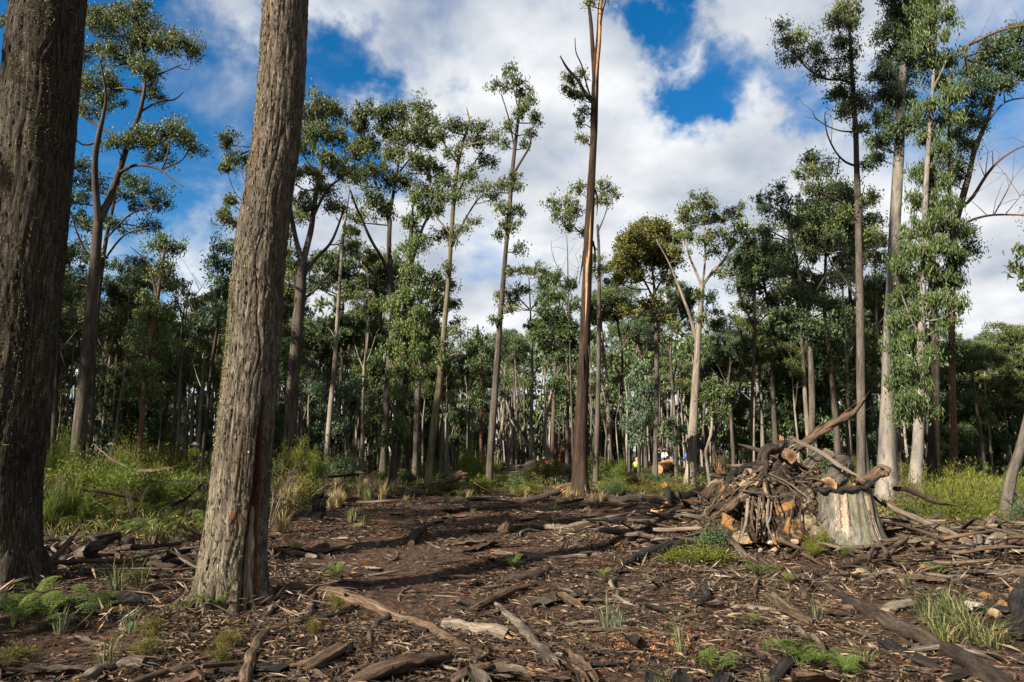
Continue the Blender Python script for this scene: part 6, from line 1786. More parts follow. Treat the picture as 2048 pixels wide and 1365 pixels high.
def dead_mesh(seed):
    r = np.random.default_rng(seed)
    mb = MB()
    for k in range(9):
        a = r.uniform(0, 6.28)
        e = np.array([math.cos(a) * r.uniform(.1, .5), math.sin(a) * r.uniform(.1, .5), r.uniform(.5, 1.0)])
        m = e * np.array([.4, .4, .5]) + r.normal(size=3) * .05
        tube(mb, [[0, 0, -.05], m, e], [.014, .010, .003], 5, step=0.1, cap=False)
        for j in range(4):
            f = r.uniform(.3, .95); p = m + (e - m) * f
            q = p + r.normal(size=3) * .14 + np.array([0, 0, .1])
            tube(mb, [p, (p + q) / 2 + r.normal(size=3) * .02, q], [.006, .004, .002], 3, cap=False)
    return mb.mesh('dead_shrub', MATS['wood_weathered'])


DEAD = [dead_mesh(k) for k in range(4)]


def shrub(kind, x, y, h, w, label, group=None, cat='shrub', name='shrub'):
    sm, fm = SR.choice(SHV[kind])
    e = empty(name, (x, y, float(ground_z(x, y)[0])), label, cat, group)
    e.scale = (w, w, h); e.rotation_euler = (0, 0, SR.uniform(0, 6.28))
    link_mesh('stem', sm, e); link_mesh('foliage', fm, e)


def shrub_px(kind, px, py_top, wpx, D, label, group=None, name='shrub'):
    p, t = at(px, py_top, D)
    h = p[2] - float(ground_z(p[0], D)[0])
    h *= 0.7 if kind == 'broom' else 0.82
    shrub(kind, p[0], D, max(0.15, h), wpx / F * t / 1.15 * 1.05, label, group, name=name)


# left thicket
shrub_px('bright', 118, 856, 62, 19, 'bright green feathery shrub rising beside the huge leftmost trunk')
shrub_px('bright', 140, 845, 44, 20, 'tallest bright green shrub tip left of the forked gum')
shrub_px('broom', 150, 925, 36, 12.5, 'broom-like shrub of upright yellow-green stems near the huge leftmost trunk')
shrub_px('broom', 105, 965, 36, 12.2, 'lower broom-like shrub at the side of the huge leftmost trunk')
shrub_px('broom', 180, 972, 36, 13, 'small yellow-green broom shrub right of the upright broom stems')
shrub_px('green', 390, 905, 80, 20, 'yellow-green shrub hiding the walker in the yellow vest')
shrub_px('bright', 360, 925, 90, 17, 'rounded bright shrub before the yellow-green one left of the scarred trunk')
shrub_px('green', 275, 862, 90, 27, 'large olive-green bush behind the curved fallen branch')
shrub_px('green', 250, 880, 80, 25, 'bush just left of the large olive-green bush')
shrub_px('green', 330, 872, 80, 28, 'bush right of the large olive-green bush under bare twigs')
shrub_px('dark', 165, 895, 60, 26, 'dark leafy bush at the foot of the forked gum')
shrub_px('bright', 145, 905, 50, 22, 'pale green bush before the forked gum foot')
shrub_px('green', 600, 878, 60, 27, 'bright bush right of the scarred trunk, nearer one')
shrub_px('green', 578, 885, 44, 26, 'bright bush touching the right side of the scarred trunk')
shrub_px('bright', 638, 888, 46, 28, 'bright bush at the foot of the bare pale pole')
shrub_px('bright', 935, 880, 56, 31, 'bright feathery bush left of the narrow tufted gum')
shrub_px('bright', 958, 905, 44, 29, 'lower bright bush touching the narrow tufted gum')
shrub_px('bright', 852, 910, 40, 31, 'pale green bush behind the slender leaning gum')
shrub_px('dark', 690, 900, 70, 30, 'dark bush behind the bare pale pole')
shrub_px('bright', 1238, 910, 34, 33, 'upright green shrub in the middle behind the clearing')
shrub_px('broom', 1220, 915, 22, 34, 'slim green shrub next to the upright green shrub')
# right thicket
for i, (px, py, w, D, kd, lb) in enumerate([(1880, 940, 110, 15.5, 'green', 'wide yellow-green bush behind the right-hand heap'), (1935, 945, 100, 14.6, 'green', 'yellow-green bush left of the leaning grey trunk'), (1850, 955, 90, 13.6, 'green', 'low yellow-green bush under the arching reddish branch'), (1990, 935, 80, 15.2, 'bright', 'brighter bush just left of the leaning grey trunk'), (1905, 975, 110, 12.8, 'green', 'nearest bush beyond the right-hand heap'), (1965, 990, 70, 12.6, 'green', 'small bush at the foot of the leaning grey trunk'), (2030, 930, 60, 16.5, 'bright', 'bush right of the leaning grey trunk'), (1900, 925, 80, 18, 'green', 'bush at the foot of the dark rough-barked trunk'), (1820, 945, 60, 16.5, 'green', 'bush at the foot of the weeping gum'), (1960, 930, 80, 19, 'green', 'far bush behind the right thicket'), (2040, 1000, 60, 13, 'dark', 'dark bush behind the leaning grey trunk at the frame edge'), (1805, 985, 44, 12.0, 'heath', 'grey-green heath clump behind the stump')]):
    shrub_px(kd, px, py, w, D, lb)
for i in range(60):                                              # scrub along the forest foot
    y = SR.uniform(33, 52); x = SR.uniform(-0.8, 0.8) * y
    px = px_of(x, y)
    if 1240 < px < 1400 and y < 47: continue
    shrub(SR.choice(['green', 'heath', 'dark', 'bright', 'green']), x, y, SR.uniform(0.5, 1.15), SR.uniform(0.8, 1.9), 'low scrub bush along the foot of the forest', 'scrub along the forest foot')
for i in range(72):
    y = SR.uniform(14.0, 31); x = -SR.uniform(0.30, 0.78) * y
    if y < 18 and x > -6: continue
    shrub(SR.choice(['green', 'dark', 'bright', 'olive', 'green', 'heath', 'dark']), x, y, SR.uniform(0.4, 1.15), SR.uniform(0.6, 1.4), 'low green bush in the left undergrowth', 'bushes of the left undergrowth')
for i in range(34):
    y = SR.uniform(24, 34); x = SR.uniform(-0.3, 0.5) * y
    shrub(SR.choice(['green', 'heath', 'olive', 'dark']), x, y, SR.uniform(0.25, 0.6), SR.uniform(0.6, 1.4), 'low scrub plant around the far end of the clearing', 'low scrub at the far end of the clearing')
for i in range(44):                                              # leafless dead shrubs
    if i < 30:
        y = SR.uniform(12.5, 26); x = -SR.uniform(0.34, 0.78) * y
    else:
        y = SR.uniform(12, 19); x = SR.uniform(0.55, 0.78) * y
    o = bpy.data.objects.new('dead_shrub', DEAD[SR.randrange(len(DEAD))]); COL.objects.link(o)
    o.location = (x, y, float(ground_z(x, y)[0])); o.rotation_euler = (SR.gauss(0, .25), SR.gauss(0, .25), SR.uniform(0, 6.28)); h_ = SR.uniform(0.6, 1.4)
    o.scale = (h_ * 0.8, h_ * 0.8, h_)
    tag(o, 'leafless dead shrub of grey twigs in the undergrowth', 'shrub', 'dead shrubs in the undergrowth')
# olive heath sprigs in the foreground
for i, (px, py, w, D, lb) in enumerate([(300, 1270, 60, 6.2, 'yellow-olive heath sprig left of the scarred trunk'), (290, 1310, 70, 5.6, 'yellow-olive heath clump at the bottom left'), (455, 1280, 60, 5.9, 'heath clump at the foot of the thick curved branch'), (440, 1310, 50, 5.5, 'lower heath clump by the thick curved branch'), (676, 1205, 44, 7.1, 'heath sprig beside the long foreground log'), (628, 1262, 30, 6.2, 'tiny heath sprig under the forked branch'), (30, 1310, 80, 5.4, 'heath clump in the bottom left corner'), (270, 1150, 40, 8.6, 'heath sprig behind the dark shaded log')]):
    shrub_px('olive', px, py, w, D, lb)
for i, (px, py, w, D, lb) in enumerate([(1395, 1085, 90, 10.2, 'low green heath patch left of the root ball'), (1350, 1100, 70, 10.2, 'low green heath patch by the charred log'), (1440, 1095, 60, 10.0, 'heath patch under the leafy cut branch'), (1640, 1050, 34, 10.0, 'small green plant growing at the foot of the stump'), (1620, 1075, 30, 9.9, 'second small plant at the left foot of the stump'), (1690, 1090, 30, 9.8, 'small plant at the right foot of the stump')]):
    shrub_px('heath', px, py, w, D, lb)
shrub_px('dark', 1430, 1045, 70, 10.6, 'leafy cut green branch lying left of the root ball')


def frond_mesh(seed):
    r = np.random.default_rng(seed)
    mb = MB()
    L_ = 1.0
    n = 15
    s = np.linspace(0, 1, 20)
    ax = np.stack([s * 0.8, np.zeros(20), 0.62 * np.sin(s * 2.1) * (1 - 0.2 * s)], 1)
    tube(mb, ax, 0.008 * (1 - 0.8 * s) + 0.0015, 3, cap=False)
    C, A, Ln, Wd = [], [], [], []
    for k in range(n):
        f = 0.28 + 0.72 * k / (n - 1)
        p = np.array([np.interp(f, s, ax[:, c]) for c in range(3)])
        pl = 0.34 * math.sin(min(1, (f - 0.2) * 2.2) * 1.57) * (1.06 - f) / 0.75 + 0.03
        for sd in (-1, 1):
            d = np.array([0.45, sd * 0.9, -0.05 + r.normal() * 0.08]); d /= np.linalg.norm(d)
            m = max(3, int(pl * 26))
            for j in range(m):
                q = p + d * pl * (j + 0.6) / m + np.array([0, 0, -0.06 * (j / m) ** 2])
                w = 0.055 * (1 - 0.75 * j / m) * (pl / 0.3) ** 0.5 + 0.012
                for s2 in (-1, 1):
                    e = np.cross(d, [0, 0, 1.0]) * s2 + d * 0.35
                    e = e / np.linalg.norm(e)
                    C.append(q + e * w * 0.5); A.append(e); Ln.append(w * 1.1); Wd.append(pl / m * 0.95)
    C, A = np.array(C), np.array(A)
    B = unit(np.cross(A, np.array([0, 0, 1.0]) + r.normal(size=A.shape) * 0.25))
    Ln = np.array(Ln)[:, None] / 2; Wd = np.array(Wd)[:, None] / 2
    V = np.stack([C - A * Ln, C + B * Wd, C + A * Ln, C - B * Wd], 1).reshape(-1, 3)
    mb.add(V, q=np.arange(len(V)).reshape(-1, 4))
    return mb.mesh('frond', MATS['fern_green'], False, grain=False)


FRONDS = [frond_mesh(k) for k in range(3)]


def fern(x, y, size, label, group=None, n=None):
    e = empty('fern', (x, y, float(ground_z(x, y)[0])), label, 'fern', group)
    n = n or SR.randrange(5, 9)
    e.rotation_euler = (0, 0, SR.uniform(0, 6.28))
    for k in range(n):
        o = link_mesh('frond', SR.choice(FRONDS), e)
        o.rotation_euler = (SR.gauss(0, .15), SR.uniform(-0.55, 0.1), k / n * 6.28 + SR.uniform(-.3, .3))
        s = size * SR.uniform(0.7, 1.1)
        o.scale = (s, s, s)


for (px, py, sz, lb) in [(60, 1235, .42, 'bracken fern spreading at the base of the huge leftmost trunk'), (25, 1260, .4, 'bracken fern at the left edge of the frame'), (80, 1262, .4, 'small bracken by the huge leftmost trunk'), (178, 1245, .42, 'bracken fern standing over the dark shaded log'), (430, 1225, .3, 'small fern against the scarred trunk base'), (362, 1235, .25, 'tiny fern left of the scarred trunk base'), (675, 1160, .3, 'small bright fern right of the scarred trunk'), (1025, 1140, .26, 'little fern by the short dark log in mid clearing'), (1600, 1345, .34, 'bright fern growing through the flat black plank'), (1640, 1350, .3, 'yellow-green fern right of the black plank'), (1500, 1258, .2, 'tiny fern in front of the bark sheet'), (1425, 1360, .26, 'yellow fern at the bottom edge'), (1690, 1360, .24, 'small fern at the bottom edge near the long log'), (1520, 1160, .36, 'fern beside the S-shaped branch'), (1580, 1172, .25, 'small fern under the S-shaped branch'), (695, 1005, .6, 'fern in the dry grass behind the burnt stump'), (612, 1030, .5, 'fern left of the burnt stump'), (860, 992, .6, 'green fern in front of the slender leaning gum'), (920, 1000, .5, 'fern between the slender gums'), (1165, 985, .7, 'yellow-green fern at the foot of the peeling bare tree'), (1205, 1165, .2, 'tiny fern alone on the bare ground'), (1880, 1155, .25, 'small green plant behind the bleached stick')]:
    p, t = gnd(px, py)
    fern(p[0], p[1], sz, lb)
for i in range(84):
    y = SR.uniform(12.0, 22); x = -SR.uniform(0.36, 0.78) * y
    if y < 15 and x > -5.2: continue
    fern(x, y, SR.uniform(0.4, 0.75), 'bracken fern in the left undergrowth', 'bracken of the left undergrowth', 5)


def tussock_mesh(seed, n, mat, spread=0.5, droop=0.5, width=0.008):
    r = np.random.default_rng(seed)
    mb = MB()
    a = r.uniform(0, 6.28, n); rr = r.uniform(0, 0.13, n)
    base = np.stack([np.cos(a) * rr, np.sin(a) * rr, np.zeros(n)], 1)
    a2 = a + r.normal(size=n) * 0.6
    out = np.stack([np.cos(a2), np.sin(a2), np.zeros(n)], 1) * (spread * r.uniform(0.1, 1, n))[:, None]
    h = r.uniform(0.5, 1.0, n)
    side = np.stack([-np.sin(a2), np.cos(a2), np.zeros(n)], 1) * width
    m = base + out * 0.35 + np.array([0, 0, 1.0]) * (h * 0.62)[:, None]
    e = base + out + np.array([0, 0, 1.0]) * (h * (1 - droop * r.uniform(0, 1, n) * 0.5))[:, None]
    V = np.stack([base - side, base + side, m + side * 0.8, m - side * 0.8, e], 1).reshape(-1, 3)
    k = np.arange(n) * 5
    mb.add(V, q=np.stack([k, k + 1, k + 2, k + 3], 1), t=np.stack([k + 3, k + 2, k + 4], 1))
    return mb.mesh('grass_tussock', MATS[mat], False, grain=False)


TUS = {'green': [tussock_mesh(k, 60, 'grass_green') for k in range(3)], 'straw': [tussock_mesh(k + 9, 80, 'grass_straw', 0.35, 0.3, 0.009) for k in range(3)], 'grey': [tussock_mesh(k + 20, 40, 'grass_grey', 0.45, 0.3) for k in range(3)], 'long': [tussock_mesh(k + 30, 34, 'grass_green', 0.75, 0.9) for k in range(2)], 'dense': [tussock_mesh(k + 40, 260, 'grass_straw', 0.8, 0.6, 0.006) for k in range(2)]}


def tussock(kind, x, y, h, w, label, group=None):
    o = bpy.data.objects.new('grass_tussock', SR.choice(TUS[kind])); COL.objects.link(o)
    o.location = (x, y, float(ground_z(x, y)[0]) - 0.01); o.scale = (w, w, h); o.rotation_euler = (SR.gauss(0, .08), SR.gauss(0, .08), SR.uniform(0, 6.28))
    tag(o, label, 'grass', group)


for (px, py, kd, h, w, lb) in [(232, 1190, 'long', .55, .55, 'tall arching yellow-green grass tuft in front of the shaded log'), (275, 1180, 'long', .45, .5, 'arching grass tuft right of the tall one'), (262, 1268, 'grey', .28, .5, 'grey-green grass tuft in the left foreground'), (212, 1340, 'long', .4, .4, 'thin grass blades near the bottom left log'), (590, 1105, 'dense', .26, .42, 'pale straw-coloured tussock right of the scarred trunk'), (350, 1100, 'grey', .32, .4, 'bluish grass tuft left of the scarred trunk'), (318, 1072, 'long', .45, .5, 'green grass tuft behind the splintered log'), (705, 1050, 'green', .5, .7, 'green grass clump right of the burnt stump'), (730, 1052, 'green', .4, .6, 'second green grass clump right of the burnt stump'), (712, 1060, 'dense', .2, .4, 'straw tussock in front of the green grass clump'), (1212, 1262, 'grey', .42, .42, 'grey-green grass tuft on the bare ground'), (1235, 1268, 'grey', .36, .36, 'second grey-green tuft beside the first on bare ground'), (1362, 1312, 'grey', .34, .34, 'grey-green tuft near the bottom centre right'), (1632, 1245, 'grey', .3, .4, 'grey grass tuft by the brown bark sheet'), (1900, 1248, 'green', .46, .7, 'largest green grass clump below the right rocks'), (1930, 1262, 'green', .4, .7, 'green grass clump right of the largest one'), (1868, 1262, 'long', .4, .7, 'long-bladed grass left of the largest clump'), (1950, 1290, 'long', .36, .7, 'arching grass near the right edge'), (1850, 1240, 'long', .3, .6, 'short arching grass behind the long spotted log'), (1890, 1290, 'green', .26, .7, 'low grass beside the long spotted log'), (1985, 1300, 'green', .3, .7, 'low grass in the bottom right corner'), (1810, 1175, 'green', .2, .4, 'small grass tuft beside the pale split wood'), (120, 1268, 'grey', .3, .4, 'grass tuft under the bracken at left'), (1180, 1030, 'green', .25, .4, 'small tuft in front of the peeling bare tree'), (1110, 1022, 'green', .25, .35, 'tiny tuft left of the one before the peeling bare tree'), (1270, 1028, 'green', .3, .4, 'tuft near the left end of the pile')]:
    p, t = gnd(px, py)
    tussock(kd, p[0], p[1], h, w, lb)
for i in range(46):
    p, t = gnd(SR.uniform(540, 790), SR.uniform(975, 1022))
    tussock(SR.choice(['straw', 'straw', 'straw', 'green']), p[0], p[1], SR.uniform(.4, .75), SR.uniform(.5, .9), 'dry straw grass tussock in the patch right of the scarred trunk', 'dry grass right of the scarred trunk')
for i in range(60):
    y = SR.uniform(11.5, 24); x = -SR.uniform(0.32, 0.78) * y
    tussock(SR.choice(['green', 'long', 'straw', 'straw']), x, y, SR.uniform(.3, .6), SR.uniform(.4, .9), 'grass tussock in the left undergrowth', 'grass of the left undergrowth')
for i in range(40):
    y = SR.uniform(20, 32); x = SR.uniform(-0.2, 0.45) * y
    tussock(SR.choice(['straw', 'green', 'straw']), x, y, SR.uniform(.25, .5), SR.uniform(.4, .8), 'grass tussock around the far end of the clearing', 'grass at the far end of the clearing')
for i in range(46):
    y = 4.8 * (4.2 ** SR.random()); x = SR.uniform(-0.75, 0.78) * y
    tussock(SR.choice(['green', 'grey', 'green']), x, y, SR.uniform(.08, .2), SR.uniform(.15, .35), 'small grass sprout on the bare ground', 'grass sprouts on the bare ground')


# ------------------------------------------------------------------ litter: leaves, chips and twigs on the ground
def litter():
    def field(n, ymin, ymax, pw, keep=None):
        y = ymin * (ymax / ymin) ** (rng.random(n) ** pw)
        x = rng.uniform(-0.82, 0.82, n) * y
        nz = fbm(np.stack([x, y, x * 0], 1) * 0.8, 3, 91)
        k = rng.random(n) < np.clip(0.62 + nz * 1.5, 0.12, 1)
        x, y = x[k], y[k]
        z = ground_z(x, y, True)
        return np.stack([x, y, z], 1)
    mb = MB()
    P = field(160000, 4.3, 32, 1.0)
    n = len(P)
    dist = P[:, 1]
    A = rng.normal(size=(n, 3)); A[:, 2] *= 0.18; A = unit(A)
    N_ = np.array([0, 0, 1.0]) + rng.normal(size=(n, 3)) * 0.4
    B = unit(np.cross(N_, A)); U = np.cross(A, B)
    l = (rng.uniform(0.012, 0.045, n) * (0.8 + dist * 0.045))[:, None]; w = l * rng.uniform(0.12, 0.42, n)[:, None]
    C = P + np.array([0, 0, 0.008]) + np.array([0, 0, 1.0]) * rng.uniform(0, 0.02, n)[:, None]
    V = np.stack([C - A * l, C + B * w + U * w * .4, C + A * l, C - B * w + U * w * .4], 1).reshape(-1, 3)
    mb.add(V, q=np.arange(4 * n).reshape(n, 4))
    o = mb.build('leaf_litter', MATS['litter'], None, False, grain=False); tag(o, 'brown and tan fallen leaves littering the ground', 'leaf litter', kind='stuff')
    mb = MB()
    P = field(105000, 4.3, 32, 1.0)
    n = len(P)
    a = rng.uniform(0, 6.28, n)
    A = np.stack([np.cos(a), np.sin(a), rng.normal(size=n) * 0.15], 1)
    B = unit(np.cross(A, np.array([0, 0, 1.0]) + rng.normal(size=(n, 3)) * 0.3)); U = np.array([0, 0, 1.0])
    l = (rng.uniform(0.02, 0.11, n) ** 1.0 * (0.7 + P[:, 1] * 0.04))[:, None]; w = rng.uniform(0.002, 0.009, n)[:, None] * (0.7 + P[:, 1] * 0.04)[:, None]
    C = P + U * (0.012 + rng.uniform(0, 0.03, n))[:, None]
    e0, e1 = C - A * l, C + A * l
    mid = C + U * l * rng.uniform(0, 0.12, n)[:, None] + B * l * rng.uniform(-.12, .12, n)[:, None]
    V = np.stack([e0, mid - B * w, e1, mid + B * w + U * w * 1.2], 1).reshape(-1, 3)
    mb.add(V, q=np.arange(4 * n).reshape(n, 4))
    o = mb.build('twig_litter', MATS['litter_dark'], None, False, grain=False); tag(o, 'dark twigs and bark chips littering the ground', 'twig litter', kind='stuff')
    # splinters and shards lying thick over the wood piles
    mb = MB()
    regs = [(2.4, 6.6, 10.3, 12.4, 4000, 1), (5.8, 9.4, 8.8, 11.4, 7000, 0), (1.5, 7.0, 8.0, 10.6, 5000, 0), (-7.2, -3.2, 8.6, 11.2, 3500, 0), (-3.9, -1.9, 6.3, 8.1, 2200, 0), (-7.4, -5.0, 7.3, 9.2, 1800, 0), (0.8, 4.2, 11.0, 14.4, 5000, 0)]
    for (x0, x1, y0, y1, n, m) in regs:
        x = rng.uniform(x0, x1, n); y = rng.uniform(y0, y1, n)
        z = ground_z(x, y, True) + 0.008 + rng.random(n) ** 3 * 0.16
        if m:
            u = np.hypot((x - 4.5) / 1.25, (y - 11.4) / 0.95)
            z = z + 0.98 * np.clip(1 - u ** 2.6, 0, 1) ** 0.8
        a = rng.uniform(0, 6.28, n)
        A = unit(np.stack([np.cos(a), np.sin(a), rng.normal(size=n) * 0.45], 1))
        C = np.stack([x, y, z], 1)
        B = unit(np.cross(A, rng.normal(size=(n, 3)) + np.array([0, 0, 1.5])))
        l = (0.02 + 0.13 * rng.random(n) ** 2.5)[:, None]; w = l * rng.uniform(0.03, 0.09, n)[:, None] + 0.002
        V = np.stack([C - A * l, C + B * w, C + A * l, C - B * w], 1).reshape(-1, 3)
        mb.add(V, q=np.arange(4 * n).reshape(n, 4))
    o = mb.build('wood_shards', MATS['shards'], None, False, grain=False); tag(o, 'splinters and shards of wood strewn over the heaps', 'splinters', kind='stuff')
    # reddish gravel patch
    mb = MB()
    c, t = gnd(1300, 1275)
    n = 2600
    g = rng.normal(size=(n, 2)) * np.array([0.28, 0.22])
    x = c[0] + g[:, 0]; y = c[1] + g[:, 1]
    P = np.stack([x, y, ground_z(x, y, True) + 0.004], 1)
    r = rng.uniform(0.005, 0.017, n)[:, None]
    a = rng.uniform(0, 6.28, n)
    d1 = np.stack([np.cos(a), np.sin(a), rng.normal(size=n) * .3], 1) * r; d2 = np.stack([-np.sin(a), np.cos(a), rng.normal(size=n) * .3], 1) * r
    V = np.stack([P + d1, P + d2, P - d1, P - d2, P + np.array([0, 0, 1]) * r], 1).reshape(-1, 3)
    k = np.arange(n) * 5
    mb.add(V, t=np.vstack([np.stack([k + i, k + (i + 1) % 4, k + 4], 1) for i in range(4)]))
    o = mb.build('gravel', MATS['gravel_red'], None, False, grain=False); tag(o, 'patch of red gravel on the bare ground', 'gravel', kind='stuff')


litter()


def undergrowth():
    mb = MB()
    n = 30000
    y = 11.5 * (3.6 ** rng.random(n)); x = -rng.uniform(0.30, 0.82, n) * y
    nz = fbm(np.stack([x, y, x * 0], 1) * 0.7, 3, 55)
    k = (nz > -0.25) & ((y > 15) | (x < -5.0))
    x2 = rng.uniform(0.52, 0.85, 9000); y2 = rng.uniform(11.5, 24, 9000)
    x = np.concatenate([x[k], x2 * y2]); y = np.concatenate([y[k], y2])
    y3 = rng.uniform(24, 44, 16000); x3 = rng.uniform(-0.8, 0.8, 16000) * y3
    x = np.concatenate([x, x3]); y = np.concatenate([y, y3])
    n = len(x)
    C = np.stack([x, y, ground_z(x, y) + rng.uniform(0.0, 0.28, n)], 1)
    A = rng.normal(size=(n, 3)) * 0.8 + np.array([0, 0, 0.8])
    s = 0.6 + y * 0.04
    leaf_quads(mb, C, A, rng.uniform(0.06, 0.22, n) * s, rng.uniform(0.006, 0.02, n) * s)
    o = mb.build('ground_cover', MATS['grass_mix'], None, False, grain=False); tag(o, 'green ground cover of grass and creeping plants under the thickets', 'ground cover', kind='stuff')


undergrowth()


# ------------------------------------------------------------------ people at the far edge of the clearing
def person(label, px, py_head, D, pose, top, legs, hat, hatmat, face=0.0, pack=None):
    p, t = at(px, py_head, D)
    x = p[0]; g = float(ground_z(x, D)[0])
    J = {}
    if pose == 'stand':
        J = dict(hip=(0, 0, .92), chest=(0, .02, 1.30), neck=(0, .03, 1.46), head=(0, .05, 1.58), crown=(0, .05, 1.70),
                 la=(-.18, .02, 1.40), le=(-.24, .05, 1.13), lw=(-.2, .2, .95), ra=(.18, .02, 1.40), re=(.24, .05, 1.13), rw=(.22, .18, .93),
                 lh=(-.09, 0, .88), lk=(-.11, .03, .48), lf=(-.11, -.02, .07), lt=(-.12, .14, .04), rh=(.09, 0, .88), rk=(.11, .06, .48), rf=(.12, .02, .07), rt=(.13, .18, .04))
    elif pose == 'bend':
        J = dict(hip=(0, -.12, .86), chest=(0, .22, 1.08), neck=(0, .36, 1.13), head=(0, .46, 1.13), crown=(0, .57, 1.12),
                 la=(-.18, .30, 1.06), le=(-.2, .36, .80), lw=(-.14, .46, .58), ra=(.18, .30, 1.06), re=(.2, .38, .80), rw=(.12, .48, .57),
                 lh=(-.09, -.12, .83), lk=(-.12, .02, .46), lf=(-.12, -.06, .07), lt=(-.13, .1, .04), rh=(.09, -.12, .83), rk=(.12, .08, .46), rf=(.13, .02, .07), rt=(.14, .18, .04))
    else:
        J = dict(hip=(0, -.1, .38), chest=(0, .06, .72), neck=(0, .12, .88), head=(0, .16, 1.0), crown=(0, .18, 1.11),
                 la=(-.18, .08, .82), le=(-.24, .2, .60), lw=(-.14, .38, .48), ra=(.18, .08, .82), re=(.24, .22, .60), rw=(.12, .4, .46),
                 lh=(-.1, -.08, .36), lk=(-.16, .28, .46), lf=(-.14, .14, .07), lt=(-.15, .3, .04), rh=(.1, -.08, .36), rk=(.14, .2, .1), rf=(.14, -.18, .08), rt=(.14, -.26, .04))
    names = list(J)
    rad = dict(hip=.15, chest=.165, neck=.06, head=.09, crown=.075, la=.07, le=.048, lw=.034, ra=.07, re=.048, rw=.034, lh=.095, lk=.062, lf=.045, lt=.04, rh=.095, rk=.062, rf=.045, rt=.04)
    edges = [('hip', 'chest'), ('chest', 'neck'), ('neck', 'head'), ('head', 'crown'), ('chest', 'la'), ('la', 'le'), ('le', 'lw'), ('chest', 'ra'), ('ra', 're'), ('re', 'rw'), ('hip', 'lh'), ('lh', 'lk'), ('lk', 'lf'), ('lf', 'lt'), ('hip', 'rh'), ('rh', 'rk'), ('rk', 'rf'), ('rf', 'rt')]
    me = bpy.data.meshes.new('tmp')
    me.from_pydata([J[n] for n in names], [(names.index(a), names.index(b)) for a, b in edges], [])
    ob = bpy.data.objects.new('tmp', me); COL.objects.link(ob)
    sk = ob.modifiers.new('s', 'SKIN'); sb = ob.modifiers.new('d', 'SUBSURF'); sb.levels = 1
    for i, n in enumerate(names):
        sv = me.skin_vertices[0].data[i]; sv.radius = (rad[n], rad[n] * (0.72 if n in ('hip', 'chest') else 1)); sv.use_root = (n == 'hip')
    dg = bpy.context.evaluated_depsgraph_get()
    ev = ob.evaluated_get(dg); em = ev.to_mesh()
    V = np.array([v.co[:] for v in em.vertices]); faces = [tuple(f.vertices) for f in em.polygons]
    ev.to_mesh_clear(); bpy.data.objects.remove(ob)
    mb = MB()
    Jp = np.array([J[n] for n in names])
    zone = dict(hip=2, lh=2, lk=2, lf=2, rh=2, rk=2, rf=2, lt=3, rt=3, head=0, crown=0, neck=0, lw=0, rw=0)
    qs = {}
    for f in faces:
        c = V[list(f)].mean(0)
        k = names[int(np.argmin(np.linalg.norm(Jp - c, axis=1)))]
        qs.setdefault(zone.get(k, 1), []).append(f)
    first = True
    for z, fl in qs.items():
        q = [f for f in fl if len(f) == 4]; tt = [f for f in fl if len(f) == 3]
        if first:
            mb.add(V, q=q, t=tt, mi=z); first = False
        else:
            mb.q.append(np.array(q, np.int64).reshape(-1, 4)); mb.mq.append(np.full(len(q), z))
            if tt: mb.t.append(np.array(tt, np.int64)); mb.mt.append(np.full(len(tt), z))
    for s in 'lr':                                              # five fingers on each hand, nose and ears
        w = np.array(J[s + 'w']); d = unit(w - np.array(J[s + 'e']))
        side = unit(np.cross(d, [0, 1.0, 0.2]))
        for k in range(5):
            o = side * (k - 1.7) * 0.018
            ln = [0.07, 0.1, 0.11, 0.10, 0.08][k]
            e0 = w + d * 0.02 + o
            tube(mb, [e0, e0 + d * (0.05 + ln * .5) + (side * -0.03 if k == 0 else 0), e0 + d * (0.05 + ln) + np.array([0, 0.02, -0.02])], [.014, .011, .007], 5, mi=0)
    h = np.array(J['head']); fw = unit(np.array([0, 1.0, 0.0]) if pose != 'bend' else np.array([0, 0.3, -1.0]))
    tube(mb, [h + fw * .07, h + fw * .115], [.022, .01], 5, mi=0)
    e = empty('person', (x, D, g), label, 'person', 'people working at the far edge of the clearing')
    e.rotation_euler = (0, 0, face)
    mb.build('body', [MATS['skin'], MATS[top], MATS[legs], MATS['cloth_brown']], e, True, grain=False)
    c = np.array(J['crown']); up = unit(c - h)
    hb = MB()
    tube(hb, [c - up * .10, c - up * .03, c + up * .045], [.118, .115, .05], 14)
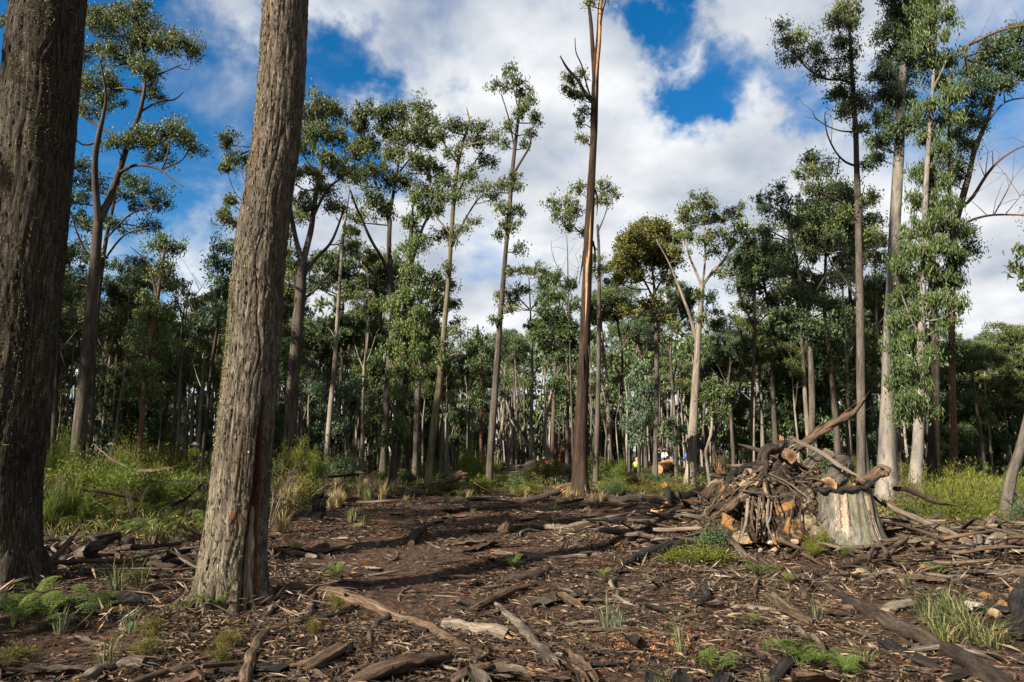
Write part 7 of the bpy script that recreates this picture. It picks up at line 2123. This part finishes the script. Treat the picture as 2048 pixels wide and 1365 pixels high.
    if hat == 'brim':
        tube(hb, [c - up * .075, c - up * .06], [.22, .21], 18)
    elif hat == 'cap':
        tube(hb, [c - up * .07 + fw * .07, c - up * .075 + fw * .19], [.08, .06], 10, flat=0.2)
    hb.build('hat', MATS[hatmat], e, True, grain=False)
    if pack:
        ch = np.array(J['chest']); hp = np.array(J['hip'])
        pb = MB(); bk = -fw if pose != 'bend' else np.array([0, -.3, 1.0])
        tube(pb, [hp * .6 + ch * .4 + unit(bk) * .2, ch + unit(bk) * .21, ch * 1.0 + unit(bk) * .2 + unit(ch - hp) * .1], [.13, .16, .1], 10, step=0.06)
        pb.build('backpack', MATS[pack], e, True, grain=False)


person('person in a red cap and dark clothes beside the huge leftmost trunk', 86, 903, 36, 'stand', 'cloth_brown', 'cloth_khaki', 'cap', 'cloth_red', 2.2)
person('person in a white hat and blue shirt behind the left undergrowth', 220, 903, 35, 'stand', 'cloth_blue', 'cloth_jeans', 'brim', 'cloth_white', 1.0)
person('person in a yellow vest and white hat left of the scarred trunk', 388, 903, 33, 'stand', 'cloth_yellow', 'cloth_navy', 'brim', 'cloth_white', -2.4)
person('person in red crouching left of the peeling bare tree', 1091, 925, 44, 'crouch', 'cloth_red', 'cloth_navy', 'cap', 'cloth_white', 2.6)
person('person in a tan wide hat and navy coat behind the hollow orange log', 1317, 912, 46.5, 'stand', 'cloth_navy', 'cloth_navy', 'brim', 'straw', 0.6)
person('person in a white hat and pale shirt behind the hollow orange log', 1329, 915, 47.5, 'stand', 'cloth_white', 'cloth_jeans', 'brim', 'cloth_white', -0.8)
person('person in blue jeans bending by the leafy sapling', 1349, 925, 44, 'bend', 'cloth_blue', 'cloth_jeans', 'cap', 'cloth_navy', 2.0)
person('stooping person in navy with a blue backpack right of the leafy sapling', 1377, 920, 42, 'bend', 'cloth_navy', 'cloth_navy', 'cap', 'cloth_navy', 0.5, 'cloth_blue')
person('crouching person in a lime vest at the forest foot', 1273, 932, 44, 'crouch', 'cloth_lime', 'cloth_navy', 'cap', 'cloth_khaki', -0.4)
